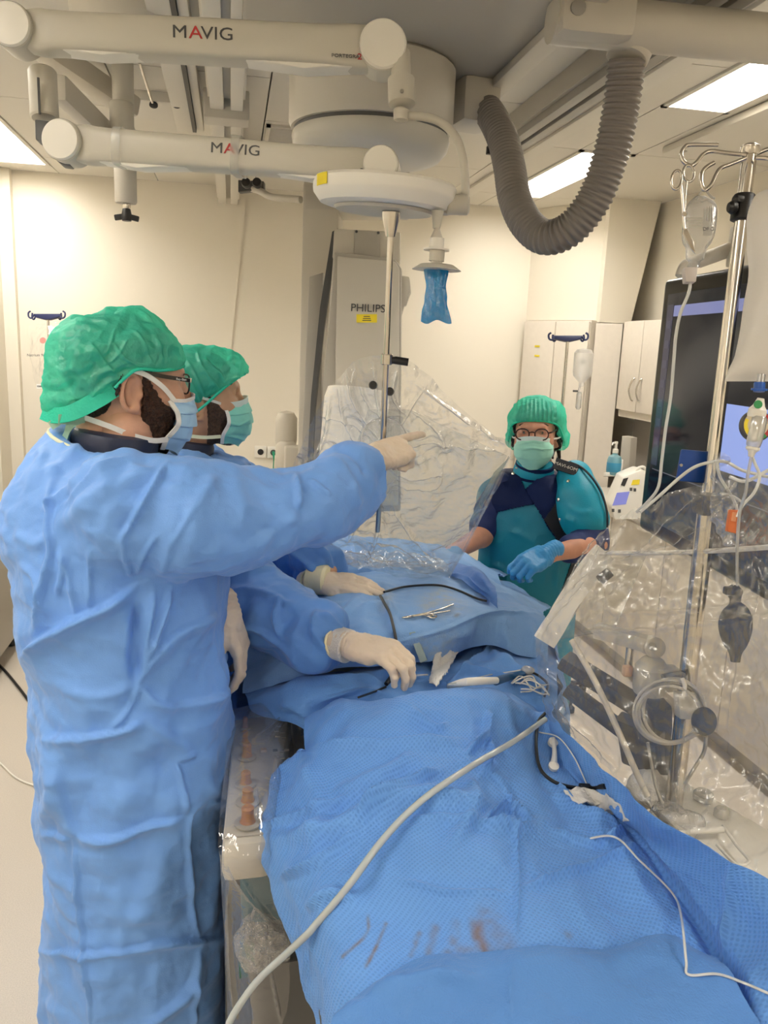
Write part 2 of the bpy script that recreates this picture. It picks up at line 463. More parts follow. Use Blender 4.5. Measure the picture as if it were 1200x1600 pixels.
def nets(field, lo, hi, h):
    """surface nets; the field is evaluated densely on a coarse lattice and finely only near the surface"""
    lo, hi = np.asarray(lo, float), np.asarray(hi, float); B = 4
    nb = np.ceil((hi - lo) / (h * B)).astype(int); n = nb * B + 1
    ci = np.stack(np.meshgrid(*[np.arange(k) for k in nb], indexing='ij'), -1).reshape(-1, 3)
    dc = field(((ci * B + B / 2) * h + lo).astype(np.float32))
    D = np.empty(tuple(n), np.float32)
    D[:-1, :-1, :-1] = np.repeat(np.repeat(np.repeat(dc.reshape(nb), B, 0), B, 1), B, 2)
    D[-1] = D[-2]; D[:, -1] = D[:, -2]; D[:, :, -1] = D[:, :, -2]
    near = ci[np.abs(dc) < h * B * 1.25]
    o = np.stack(np.meshgrid(*[np.arange(B + 1)] * 3, indexing='ij'), -1).reshape(-1, 3)
    need = np.zeros(tuple(n), bool); g = (near[:, None] * B + o[None]).reshape(-1, 3); need[g[:, 0], g[:, 1], g[:, 2]] = True
    g = np.argwhere(need); D[need] = field((g * h + lo).astype(np.float32))
    S = D < 0; m = tuple(k - 1 for k in n)
    cn = np.zeros(m, np.int8)
    for a in (0, 1):
        for b in (0, 1):
            for c in (0, 1): cn += S[a:a + m[0], b:b + m[1], c:c + m[2]]
    act = (cn > 0) & (cn < 8); cells = np.argwhere(act); acc = np.zeros((len(cells), 3)); cnt = np.zeros(len(cells))
    for ax in range(3):
        for p in (0, 1):
            for q in (0, 1):
                e0 = np.zeros(3, int); e0[(ax + 1) % 3] = p; e0[(ax + 2) % 3] = q; e1 = e0.copy(); e1[ax] = 1
                u, w = cells + e0, cells + e1
                a, b = D[u[:, 0], u[:, 1], u[:, 2]], D[w[:, 0], w[:, 1], w[:, 2]]; x = (a < 0) != (b < 0)
                t = np.where(x, a / np.where(x, a - b, 1), 0); pt = u.astype(float); pt[:, ax] += t
                acc += pt * x[:, None]; cnt += x
    V = acc / cnt[:, None] * h + lo
    idx = np.full(m, -1, np.int64); idx[act] = np.arange(len(cells)); Fs = []
    for ax in range(3):
        b, c = (ax + 1) % 3, (ax + 2) % 3
        s0 = [slice(0, m[i]) for i in range(3)]; s0[b] = slice(1, m[b]); s0[c] = slice(1, m[c])
        s1 = list(s0); s1[ax] = slice(1, m[ax] + 1)
        x = S[tuple(s0)] != S[tuple(s1)]; flip = S[tuple(s0)][x]
        ii = np.argwhere(x); ii[:, b] += 1; ii[:, c] += 1
        def gi(db, dc_):
            j = ii.copy(); j[:, b] -= db; j[:, c] -= dc_; return idx[j[:, 0], j[:, 1], j[:, 2]]
        q = np.stack([gi(1, 1), gi(0, 1), gi(0, 0), gi(1, 0)], 1)
        q[~flip] = q[~flip][:, ::-1]; Fs.append(q)
    Fs = np.concatenate(Fs); Fs = Fs[(Fs >= 0).all(1)]
    return V, Fs

def relax(V, Fs, it=2, lam=0.5):
    e = np.concatenate([Fs[:, [i, (i + 1) % Fs.shape[1]]] for i in range(Fs.shape[1])]); e = np.vstack([e, e[:, ::-1]])
    deg = np.bincount(e[:, 0], minlength=len(V))[:, None] + 1e-9
    for _ in range(it):
        S = np.stack([np.bincount(e[:, 0], V[e[:, 1], k], len(V)) for k in range(3)], 1)
        V = V + lam * (S / deg - V)
    return V

# ------------------------------------------------------------------ spline patches (drapes, films)
def patch(ctrl, nu, nv):
    """bicubic interpolation of a control lattice -> (nu*nv) grid"""
    Cn = np.array(ctrl, float); R = np.array([spline(r, 12) for r in Cn]); 
    R = np.stack([spline(R[:, j], 12) for j in range(R.shape[1])], 1)
    a = np.linspace(0, R.shape[0] - 1, nu); b = np.linspace(0, R.shape[1] - 1, nv)
    i0 = np.clip(a.astype(int), 0, R.shape[0] - 2); j0 = np.clip(b.astype(int), 0, R.shape[1] - 2)
    fa, fb = (a - i0)[:, None, None], (b - j0)[None, :, None]
    G = (R[i0][:, j0] * (1 - fa) * (1 - fb) + R[i0 + 1][:, j0] * fa * (1 - fb) + R[i0][:, j0 + 1] * (1 - fa) * fb + R[i0 + 1][:, j0 + 1] * fa * fb)
    return G
def grid_faces(nu, nv):
    i = np.arange(nu - 1)[:, None] * nv + np.arange(nv - 1)[None, :]
    return np.stack([i, i + 1, i + nv + 1, i + nv], -1).reshape(-1, 4)

# ------------------------------------------------------------------ shared materials
M = {}
M['wall'] = mat('cream_wall_paint', (0.80, 0.745, 0.635), 0.65, bump=0.03, bscale=220)
M['ceiling'] = mat('ceiling_panel', (0.72, 0.68, 0.60), 0.55, bump=0.02, bscale=200)
M['floor'] = mat('speckled_vinyl', (0.56, 0.505, 0.435), 0.42, var=0.12, vscale=300)
M['trim_grey'] = mat('grey_trim', (0.40, 0.37, 0.32), 0.5)
M['cab'] = mat('cabinet_laminate', (0.72, 0.66, 0.575), 0.42, var=0.02, vscale=30)
M['cab_dark'] = mat('niche_grey', (0.22, 0.20, 0.18), 0.5)
M['steel'] = mat('brushed_steel', (0.66, 0.62, 0.56), 0.22, 1.0)
M['chrome'] = mat('chrome', (0.60, 0.565, 0.51), 0.16, 1.0)
M['arm'] = mat('arm_enamel', (0.55, 0.52, 0.45), 0.38)
M['arm2'] = mat('housing_enamel', (0.56, 0.52, 0.445), 0.42)
M['grey'] = mat('grey_plastic', (0.33, 0.31, 0.27), 0.45)
M['midgrey'] = mat('mid_grey_plastic', (0.42, 0.39, 0.335), 0.45)
M['dgrey'] = mat('dark_grey_plastic', (0.07, 0.07, 0.07), 0.45)
M['black'] = mat('black_plastic', (0.012, 0.012, 0.013), 0.4)
M['white'] = mat('white_plastic', (0.82, 0.79, 0.72), 0.35)
M['yellow'] = mat('yellow_sticker', (0.85, 0.68, 0.03), 0.5)
M['red'] = mat('red_print', (0.45, 0.02, 0.02), 0.5)
M['print'] = mat('dark_print', (0.06, 0.06, 0.06), 0.5)
M['navy'] = mat('navy_plastic', (0.012, 0.02, 0.09), 0.4)
M['lamp'] = emitter('fluorescent_diffuser', LAMP_COLOR, LAMP_STRENGTH)
M['hose'] = mat('grey_hose', (0.23, 0.205, 0.185), 0.5)

# ------------------------------------------------------------------ the room
XL, XR, YF = -1.75, 2.72, -2.1
bx('floor', (XL, YF, -0.1), (XR, BACK + 0.1, 0.0), M['floor'], kind='structure')
ceil = bx('ceiling', (XL, YF, CEIL + 0.115), (XR, BACK + 0.1, CEIL + 0.2), M['trim_grey'], kind='structure')
cols = [XL, -1.36, -1.04, -0.45, 0.15, 0.75, 1.35, 1.66, 1.95, XR]
for ci in range(len(cols) - 1):
    x0, x1 = cols[ci], cols[ci + 1]
    if x0 in (-1.36, 1.66):
        fx = sorted((f[2], f[3]) for f in FIXTURES if abs(f[0] - x0) < 1e-6)
        ys = []; cur = YF
        for a, b in fx: ys.append((cur, a)); cur = b
        ys.append((cur, BACK))
    else:
        off = 0.6 if ci % 2 else 0.0; ys = []; y = YF
        while y < BACK:
            e = min(BACK, y + 1.2 + (off if y == YF else 0)); ys.append((y, e)); y = e
    for a, b in ys:
        if b - a > 0.02: bx('ceiling_panel', (x0 + 0.003, a + 0.003, CEIL), (x1 - 0.003, b - 0.003, CEIL + 0.012), M['ceiling'], ceil)
wb = bx('wall_back', (XL, BACK, 0), (XR, BACK + 0.1, CEIL), M['wall'], kind='structure')
# two seams of the back wall cladding, a shallow cover strip each
for (xa, za, xb, zb) in ((0.085, CEIL, -0.105, 0.85),):
    prism('cover_strip', [(xa - 0.022, BACK - 0.012, za), (xa + 0.022, BACK - 0.012, za), (xb + 0.022, BACK - 0.012, zb), (xb - 0.022, BACK - 0.012, zb)], (0, 0.012, 0), M['wall'], wb)
bx('wall_left', (XL - 0.1, YF, 0), (XL, BACK + 0.1, CEIL), M['wall'], kind='structure')
bx('wall_left_pillar', (XL, BACK - 0.30, 0), (-1.39, BACK, CEIL), M['wall'], kind='structure')
bx('wall_left_pilaster', (-1.39, BACK - 0.06, 0), (-1.315, BACK, CEIL), M['wall'], kind='structure')
bx('wall_right', (XR, YF, 0), (XR + 0.1, BACK + 0.1, CEIL), M['wall'], kind='structure')
bx('wall_front', (XL, YF - 0.1, 0), (XR, YF, CEIL), M['wall'], kind='structure')
prism('wall_right_corner', [(2.06, BACK, 0), (2.36, 5.02, 0), (2.36 + .3, 5.02 + .15, 0), (2.6, BACK, 0)], (0, 0, CEIL), M['wall'], kind='structure')
for v_ in bpy.data.objects['wall_right_corner'].data.vertices:
    if v_.co.z < 1: v_.co.z = 2.005
pil = [UY(956, 300, 4.96), UY(1035, 300, 4.96), UY(986, 500, 4.96), UY(937, 500, 4.96)]
pil[0][2] = pil[1][2] = CEIL; pil[2][2] = pil[3][2] = 1.99
prism('wall_right_soffit', [pil[0], pil[1], pil[2], pil[3]], (0.06, 0.45, 0), M['wall'], kind='structure')
bx('baseboard_back', (-1.39, BACK - 0.075, 0), (2.06, BACK - 0.06, 0.09), M['trim_grey'], kind='structure')
bx('baseboard_left', (XL, YF, 0), (XL + 0.012, BACK - 0.3, 0.09), M['trim_grey'], kind='structure')

# recessed ceiling lamps
lamp_labels = ['recessed ceiling light panel at the left edge above the far left corner', 'long recessed ceiling light behind the grey corrugated hose',
               'bright recessed ceiling light panel at the top right']
for i, (x0, x1, y0, y1) in enumerate(FIXTURES):
    lab = (lamp_labels + ['ceiling light left of the frame above the far end of the table', 'ceiling light beside and left of the viewer', 'ceiling light beside and right of the viewer', 'unseen ceiling light added behind the viewer on the left', 'unseen ceiling light added behind the viewer on the right'])[i]
    t = thing('ceiling_light', lab, 'ceiling light', ((x0 + x1) / 2, (y0 + y1) / 2, CEIL), group='recessed ceiling lights')
    fr = MB(); w = 0.022
    fr.box(((x0 + x1) / 2, y0 + w / 2, CEIL), (x1 - x0, w, 0.016)); fr.box(((x0 + x1) / 2, y1 - w / 2, CEIL), (x1 - x0, w, 0.016))
    fr.box((x0 + w / 2, (y0 + y1) / 2, CEIL), (w, y1 - y0, 0.016)); fr.box((x1 - w / 2, (y0 + y1) / 2, CEIL), (w, y1 - y0, 0.016))
    fr.build('frame', M['ceiling'], t)
    bx('diffuser', (x0 + w, y0 + w, CEIL + 0.100), (x1 - w, y1 - w, CEIL + 0.106), M['lamp'], t)
    rf = MB(); h_ = .102
    for c_, s_ in ((((x0 + x1) / 2, y0 + w - .004, CEIL + .054), (x1 - x0 - 2 * w, .006, h_)), (((x0 + x1) / 2, y1 - w + .004, CEIL + .054), (x1 - x0 - 2 * w, .006, h_)), ((x0 + w - .004, (y0 + y1) / 2, CEIL + .054), (.006, y1 - y0 - 2 * w, h_)), ((x1 - w + .004, (y0 + y1) / 2, CEIL + .054), (.006, y1 - y0 - 2 * w, h_))): rf.box(c_, s_)
    rf.build('reflector', M['white'], t)

# ventilation grille in the ceiling
vx0, vx1, vy0, vy1 = 0.16, 0.50, 3.95, 4.45
t = thing('ceiling_vent', 'square slatted air vent in the ceiling behind the round column', 'vent', ((vx0 + vx1) / 2, (vy0 + vy1) / 2, CEIL))
fr = MB()
for lo, hi in (((vx0, vy0), (vx1, vy0 + .02)), ((vx0, vy1 - .02), (vx1, vy1)), ((vx0, vy0), (vx0 + .02, vy1)), ((vx1 - .02, vy0), (vx1, vy1))):
    fr.box(((lo[0] + hi[0]) / 2, (lo[1] + hi[1]) / 2, CEIL - 0.006), (hi[0] - lo[0], hi[1] - lo[1], 0.012))
fr.build('frame', M['ceiling'], t)
V, Fs = box_geo((0, 0, 0), (vx1 - vx0 - .04, 0.008, 0.004), rot(rx=0.6))
me0 = None
for k in range(24):
    y = vy0 + 0.03 + k * (vy1 - vy0 - 0.06) / 23
    if me0 is None:
        o = mk('slat', V + A((vx0 + vx1) / 2, y, CEIL - 0.006), Fs, M['ceiling'], t, False); me0 = o; y00 = y
    else:
        c = me0.copy(); col.objects.link(c); c.parent = t; c.location = (0, y - y00, 0)

# ------------------------------------------------------------------ cabinets along the right side
# tall cupboard on the slanted corner
p0, p1 = A(2.035, 5.48, 0), A(2.30, 4.99, 0)
dv = p1 - p0; L = np.linalg.norm(dv); dv /= L; nv = A(-dv[1], dv[0], 0); nv = -nv if nv[0] > 0 else nv
t = thing('tall_cupboard', 'tall pale cupboard in the far right corner behind the woman', 'cupboard', (p0 + p1) / 2)
prism('body', [p0, p1, p1 - nv * .1, p0 - nv * .1], (0, 0, 2.0), M['cab'], t)
for k in range(2):
    a = p0 + dv * (L * k / 2 + 0.004) + nv * 0.001; b = p0 + dv * (L * (k + 1) / 2 - 0.004) + nv * 0.001
    prism('door', [a + A(0, 0, .1), b + A(0, 0, .1), b + nv * .018 + A(0, 0, .1), a + nv * .018 + A(0, 0, .1)], (0, 0, 1.89), M['cab'], t, bevel=0.002)
for (px, py) in ((842, 541), (843, 556)):
    q = UY(px, py, 5.36); q2 = q.copy()
    # stickers lie on the first door
    s_ = ((q[:2] - p0[:2]) @ dv[:2]); c = p0 + dv * s_ + nv * 0.0205; c[2] = q[2]
    prism('yellow_label', [c - dv * .022 - A(0, 0, .006), c + dv * .022 - A(0, 0, .006), c + dv * .022 + A(0, 0, .006), c - dv * .022 + A(0, 0, .006)], nv * 0.001, M['yellow'], t)
# end panel
prism('cupboard_panel', [(2.325, 4.975, 0), (2.47, 4.89, 0), (2.49, 4.94, 0), (2.36, 5.015, 0)], (0, 0, 1.985), M['cab'], label='plain pale side panel between tall cupboard and wall cabinets', cat='panel')
# wall cabinets: front plane x = 2.46
def handle(parent, y, z, x, dirn=1, h=0.14):
    pts = [(x, y, z - h / 2), (x - 0.012, y + .006 * dirn, z - h / 2 + .012), (x - 0.028, y + .012 * dirn, z), (x - 0.012, y + .006 * dirn, z + h / 2 - .012), (x, y, z + h / 2)]
    return pts
yb = [4.86, 4.60, 4.34, 4.08, 3.82]
for k in range(2):
    ya, yc = yb[2 * k], yb[2 * k + 2]
    t = thing('wall_cabinet', 'pale wall cabinet with two doors and curved handles left of the screen' if k == 0 else 'pale wall cabinet mostly hidden behind the large black screen', 'cabinet', (2.6, (ya + yc) / 2, 1.40))
    bx('body', (2.48, yc + .002, 1.40), (XR - .004, ya - .002, 2.0), M['cab'], t)
    for j in range(2):
        y1, y0 = yb[2 * k + j], yb[2 * k + j + 1]
        d = bx('door', (2.46, y0 + .003, 1.445), (2.478, y1 - .003, 1.995), M['cab'], t, bevel=0.002)
        yy = y0 + 0.045 if j == 0 else y1 - 0.045
        tube('handle', handle(t, yy, 1.58, 2.46), 0.005, M['steel'], d, 8, 5)
# base cabinets and worktop
bx('worktop', (2.17, 0.6, 0.902), (XR - .004, 4.84, 0.93), M['cab'], bevel=0.004, label='pale worktop running along the right wall', cat='worktop')
ys = np.linspace(4.84, 0.64, 8)
for k in range(7):
    t = thing('base_cabinet', ['pale base cabinet at the far end of the right wall', 'second pale base cabinet from the far end of the worktop', 'third pale base cabinet from the far end of the worktop',
               'fourth pale base cabinet, seen through the clear plastic cover', 'fifth pale base cabinet from the far end of the worktop', 'sixth pale base cabinet from the far end of the worktop', 'pale base cabinet nearest to the viewer under the worktop'][k], 'cabinet', (2.45, (ys[k] + ys[k + 1]) / 2, 0), group='base cabinets along the right wall')
    bx('body', (2.21, ys[k + 1] + .002, 0.10), (XR - .004, ys[k] - .002, 0.90), M['cab'], t)
    bx('plinth', (2.26, ys[k + 1] + .002, 0.0), (XR - .004, ys[k] - .002, 0.10), M['trim_grey'], t)
    bx('door', (2.19, ys[k + 1] + .004, 0.105), (2.21, ys[k] - .004, 0.88), M['cab'], t, bevel=0.002)
# grey backsplash niche under the wall cabinets
bx('niche_panel', (2.60, 3.0, 0.932), (XR - .004, 4.86, 1.40), M['cab_dark'], label='dark grey back panel of the niche under the wall cabinets', cat='panel')

# wall sockets on the back wall
for (px, py, lab, plug) in ((407, 706, 'white wall socket left of the one with a green plug', 0), (427, 707, 'white wall socket holding a small green plug', 1)):
    c = UY(px, py, BACK - 0.006)
    t = thing('wall_socket', lab, 'socket', c, group='sockets on the back wall')
    box('plate', c, (0.082, 0.014, 0.082), M['white'], t, bevel=0.004)
    lathe('recess', [(0.021, 0), (0.021, 0.002), (0.017, 0.003)], c + A(0, -0.0075, 0), M['black'] if not plug else M['dgrey'], t, axis=(0, -1, 0), seg=20)
    if plug:
        tube('plug_lead', [c + A(0, -0.01, 0), c + A(0, -0.04, -0.005), c + A(0.002, -0.03, -0.05), c + A(0.0, -0.012, -0.12)], [0.012, 0.009, 0.004, 0.004], mat('green_plug', (0.02, 0.30, 0.16), 0.4), t, 8, 4)

# ------------------------------------------------------------------ ceiling rails
t = thing('ceiling_rail', 'pale double ceiling rail running to the back wall left of the column', 'rail', (0.0, 3.0, 2.62))
bx('profile', (-0.085, 1.0, 2.665), (0.055, 5.50, CEIL - .001), M['ceiling'], t, bevel=0.004)
bx('runner', (-0.075, 1.0, 2.625), (-0.025, 5.45, 2.664), M['ceiling'], t, bevel=0.004)
bx('runner', (0.0, 1.0, 2.625), (0.045, 5.45, 2.664), M['ceiling'], t, bevel=0.004)
bx('clamp_block', (-0.10, 3.30, 2.595), (0.07, 3.42, 2.70), M['arm2'], t, bevel=0.008)
t = thing('ceiling_rail', 'narrow ceiling rail with a dark slot above the upper support arm', 'rail', (-0.2, 2.5, 2.7))
bx('profile', (-0.235, 0.8, 2.69), (-0.165, 3.98, CEIL - .001), M['ceiling'], t, bevel=0.004)
bx('slot', (-0.166, 0.82, 2.688), (-0.150, 3.96, CEIL - .002), M['black'], t)
bx('inner_profile', (-0.149, 0.8, 2.70), (-0.118, 3.98, CEIL - .001), M['ceiling'], t, bevel=0.003)
t = thing('ceiling_rail', 'short dark grey ceiling rail between hose and round column', 'rail', (1.25, 3.0, 2.6))
bx('profile', (1.14, 1.2, 2.67), (1.27, 3.70, CEIL - .001), M['midgrey'], t, bevel=0.004)
bx('runner', (1.155, 1.2, 2.64), (1.195, 3.68, 2.67), M['grey'], t, bevel=0.003)
bx('runner', (1.215, 1.2, 2.64), (1.255, 3.68, 2.67), M['grey'], t, bevel=0.003)
bx('end_stop', (1.13, 3.69, 2.645), (1.20, 3.715, 2.68), M['black'], t, bevel=0.003)
bx('ceiling_strip', (1.42, 1.0, 2.735), (1.50, 5.3, CEIL - .001), M['ceiling'], label='flat white ceiling strip beside the right light panels', cat='strip', bevel=0.002)
# plate in the ceiling that carries the screen
t = thing('ceiling_plate', 'flat pale ceiling mount plate above the drip stand', 'ceiling mount', (2.25, 3.2, CEIL))
bx('plate', (1.99, 2.2, 2.715), (2.62, 3.72, CEIL - .001), M['ceiling'], t, bevel=0.01)
for yy in (3.62, 2.9): lathe('screw', [(0.012, 0), (0.012, .004), (0.007, .006)], (2.05, yy, 2.715), M['arm2'], t, axis=(0, 0, -1), seg=12)

# ------------------------------------------------------------------ x-ray stand on the ceiling: carriage, round column, C-arm upright, hose
t = thing('xray_ceiling_carriage', 'large grey ceiling carriage slab with beam and round column', 'carriage', (0.45, 2.4, 2.3))
bx('slab', (0.03, 1.0, 2.61), (0.86, 2.75, 2.70), M['midgrey'], t, bevel=0.012)
bx('slab_lip', (0.80, 1.0, 2.585), (0.862, 2.76, 2.61), M['arm2'], t, bevel=0.004)
bx('trolley', (0.10, 1.2, 2.70), (0.80, 2.6, CEIL - .001), M['grey'], t)
bm_ = MB()
a, b = UZ(862, 28, 2.57), UZ(1800, 120, 2.57)
V, Fs = tube_geo([a, a * .8 + b * .2, b], [0.056, 0.056, 0.055], 20)
mk('cross_beam', V, Fs, M['arm2'], t, True, angle=50)
c = UZ(925, 24, 2.58)
box('beam_joint', c, (0.19, 0.12, 0.125), M['arm2'], t, rot(rz=math.atan2(b[1] - a[1], b[0] - a[0])), 0.03)
lathe('joint_bolt', [(0.018, 0), (0.018, .006), (0.010, .010)], U(903, 12, PJ(c)[2] - 0.062), M['grey'], t, axis=(-0.1, -1, -0.1), seg=14)
# round column: turret, flange, lower dome
cc = A(0.425, 2.62, 0)
lathe('turret', [(0.235, 2.615), (0.252, 2.60), (0.252, 2.44), (0.245, 2.425), (0.215, 2.42)], cc, M['arm2'], t, seg=64)
lathe('turret_ring', [(0.236, 2.424), (0.236, 2.412), (0.232, 2.408)], cc, M['dgrey'], t, seg=64)
lathe('dome', [(0.240, 2.412), (0.243, 2.40), (0.238, 2.375), (0.215, 2.35), (0.16, 2.337), (0.05, 2.332)], cc, M['arm'], t, seg=64)
for a_ in (3.9, 4.6, 5.4):
    lathe('dome_screw', [(0.007, 0), (0.007, .003)], cc + A(math.cos(a_) * .232, math.sin(a_) * .232, 2.38), M['grey'], t, axis=(math.cos(a_), math.sin(a_), -.4), seg=10)
# side outlet for the hose
so = U(738, 165, 2.56)
box('hose_outlet', so, (0.13, 0.16, 0.135), M['arm2'], t, rot(rz=0.15), 0.022)
# tee on the beam
e0 = UZ(985, 96, 2.50); te = U(1000, 58, PJ(e0)[2] + 0.0)
lathe('hose_tee', [(0.050, 0.0), (0.053, 0.004), (0.056, 0.04), (0.064, 0.07), (0.070, 0.10)], U(979, 93, PJ(e0)[2]), M['arm2'], t, axis=U(998, 38, PJ(e0)[2]) - U(979, 93, PJ(e0)[2]), seg=28)
# corrugated hose
hp = [(752, 160), (770, 185), (786, 220), (796, 262), (804, 310), (823, 350), (853, 371), (892, 357), (930, 308), (957, 232), (973, 150), (979, 92)]
dL, dR = 2.56, PJ(e0)[2]; n = len(hp)
P = np.array([U(x, y, dL + (dR - dL) * (k / (n - 1)) - 0.06 * math.sin(math.pi * k / (n - 1))) for k, (x, y) in enumerate(hp)])
Q = spline(P, 30); seg = np.r_[0, np.cumsum(np.linalg.norm(np.diff(Q, axis=0), axis=1))]
Ns = 84 * 6; s_ = np.linspace(0, seg[-1], Ns); Q = np.stack([np.interp(s_, seg, Q[:, k]) for k in range(3)], 1)
ph = np.arange(Ns) / 6 * 2 * math.pi
R_ = 0.0445 + 0.0030 * np.sign(np.sin(ph)) * np.abs(np.sin(ph)) ** 0.6
V, Fs = tube_geo(Q, R_, 24)
mk('corrugated_hose', V, Fs, M['hose'], t, True)

# C-arm upright seen behind the round lamp
t = thing('xray_c_arm', 'grey upright of an x-ray C-arm lettered PHILIPS', 'x-ray machine', U(560, 900, 3.9) * A(1, 1, 0))
def quad_prism(name, pts, d, depth, m, parent, bevel=0.0):
    poly = [U(x, y, d if np.ndim(d) == 0 else d[i]) for i, (x, y) in enumerate(pts)]
    return prism(name, poly, FW * A(1, 1, 0) * depth, m, parent, bevel)
quad_prism('column', [(474, 285), (530, 283), (522, 860), (462, 870)], 3.95, 0.35, M['arm2'], t, 0.01)
quad_prism('upper_column', [(476, 180), (640, 180), (640, 330), (474, 330)], 3.95, 0.3, M['arm2'], t, 0.01)
quad_prism('side_body', [(483, 432), (505, 425), (500, 760), (468, 780)], 3.62, 0.30, M['midgrey'], t, 0.006)
quad_prism('arc_track', [(519, 362), (528, 357), (505, 520), (492, 640), (486, 760), (478, 760), (486, 620), (500, 480)], 3.52, 0.06, M['dgrey'], t)
quad_prism('front_shell', [(521, 393), (617, 404), (628, 420), (626, 800), (500, 800), (505, 600)], 3.40, 0.26, M['midgrey'], t, 0.012)
quad_prism('front_panel', [(527, 400), (618, 409), (624, 420), (622, 790), (520, 790)], 3.385, 0.02, M['arm2'], t, 0.006)
quad_prism('top_cover', [(522, 357), (626, 362), (626, 410), (519, 405)], 3.50, 0.26, M['arm2'], t, 0.012)
quad_prism('top_insert', [(553, 359), (594, 362), (594, 402), (553, 399)], 3.492, 0.02, M['midgrey'], t, 0.002)
for px, py in ((557, 362), (591, 364)): lathe('screw', [(0.006, 0), (0.006, .004)], U(px, py, 3.49), M['dgrey'], t, axis=-FW, seg=8)
quad_prism('side_grip', [(624, 430), (640, 432), (643, 458), (632, 475), (626, 500)], 3.45, 0.12, M['arm2'], t, 0.01)
right_ = U(600, 482, 3.38) - U(550, 480, 3.38)
text('lettering', 'PHILIPS', U(575, 482, 3.383), right_, (0, 0, 1), 0.0455, M['print'], t, extrude=0.001, stretch=1.02)
quad_prism('yellow_label', [(557, 491), (589, 491), (589, 504), (557, 504)], 3.383, 0.002, M['yellow'], t)
for k in range(3): quad_prism('label_print', [(568 - k, 494 + 3 * k), (578 + k, 494 + 3 * k), (578 + k, 495.2 + 3 * k), (568 - k, 495.2 + 3 * k)], 3.3825, 0.001, M['print'], t)
# x-ray tube housing and arm behind the shield
lathe('tube_housing', [(0.0, -.02), (0.10, -.02), (0.125, 0.02), (0.13, 0.30), (0.12, 0.34), (0.0, 0.34)], U(545, 742, 3.2), M['white'], t, axis=(0.1, 0.15, 1), seg=32)
lathe('arm_knuckle', [(0.0, -.01), (0.05, 0), (0.058, 0.04), (0.058, 0.13), (0.04, .16), (0, .165)], U(447, 735, 4.3), M['arm2'], t, seg=24)
lathe('arm_knuckle', [(0.0, -.01), (0.05, 0), (0.058, 0.04), (0.058, 0.16), (0.04, .19), (0, .2)], U(447, 700, 4.3), M['arm2'], t, seg=24)
box('knuckle_block', U(462, 722, 4.22), (0.12, 0.12, 0.17), M['arm2'], t, None, 0.015)
quad_prism('lower_frame', [(440, 735), (480, 720), (520, 860), (470, 870)], 4.25, 0.2, M['arm2'], t, 0.02)
# cable bracket towards the rails
t = thing('ceiling_sensor_bracket', 'grey bracket with two black knobs beside the upright', 'bracket', U(395, 290, 4.3))
tube('arm', [U(470, 312, 4.05), U(425, 308, 4.15), U(405, 298, 4.2), U(380, 292, 4.3)], 0.018, M['arm2'], t, 10, 4)
for px in (386, 403): lathe('knob', [(0.0, 0), (0.022, 0.004), (0.026, .02), (0.022, .04), (0, .044)], U(px, 289, 4.15), M['black'], t, axis=-FW, seg=16)
quad_prism('mount', [(372, 281), (412, 283), (412, 296), (372, 300)], 4.22, 0.06, M['dgrey'], t, 0.004)

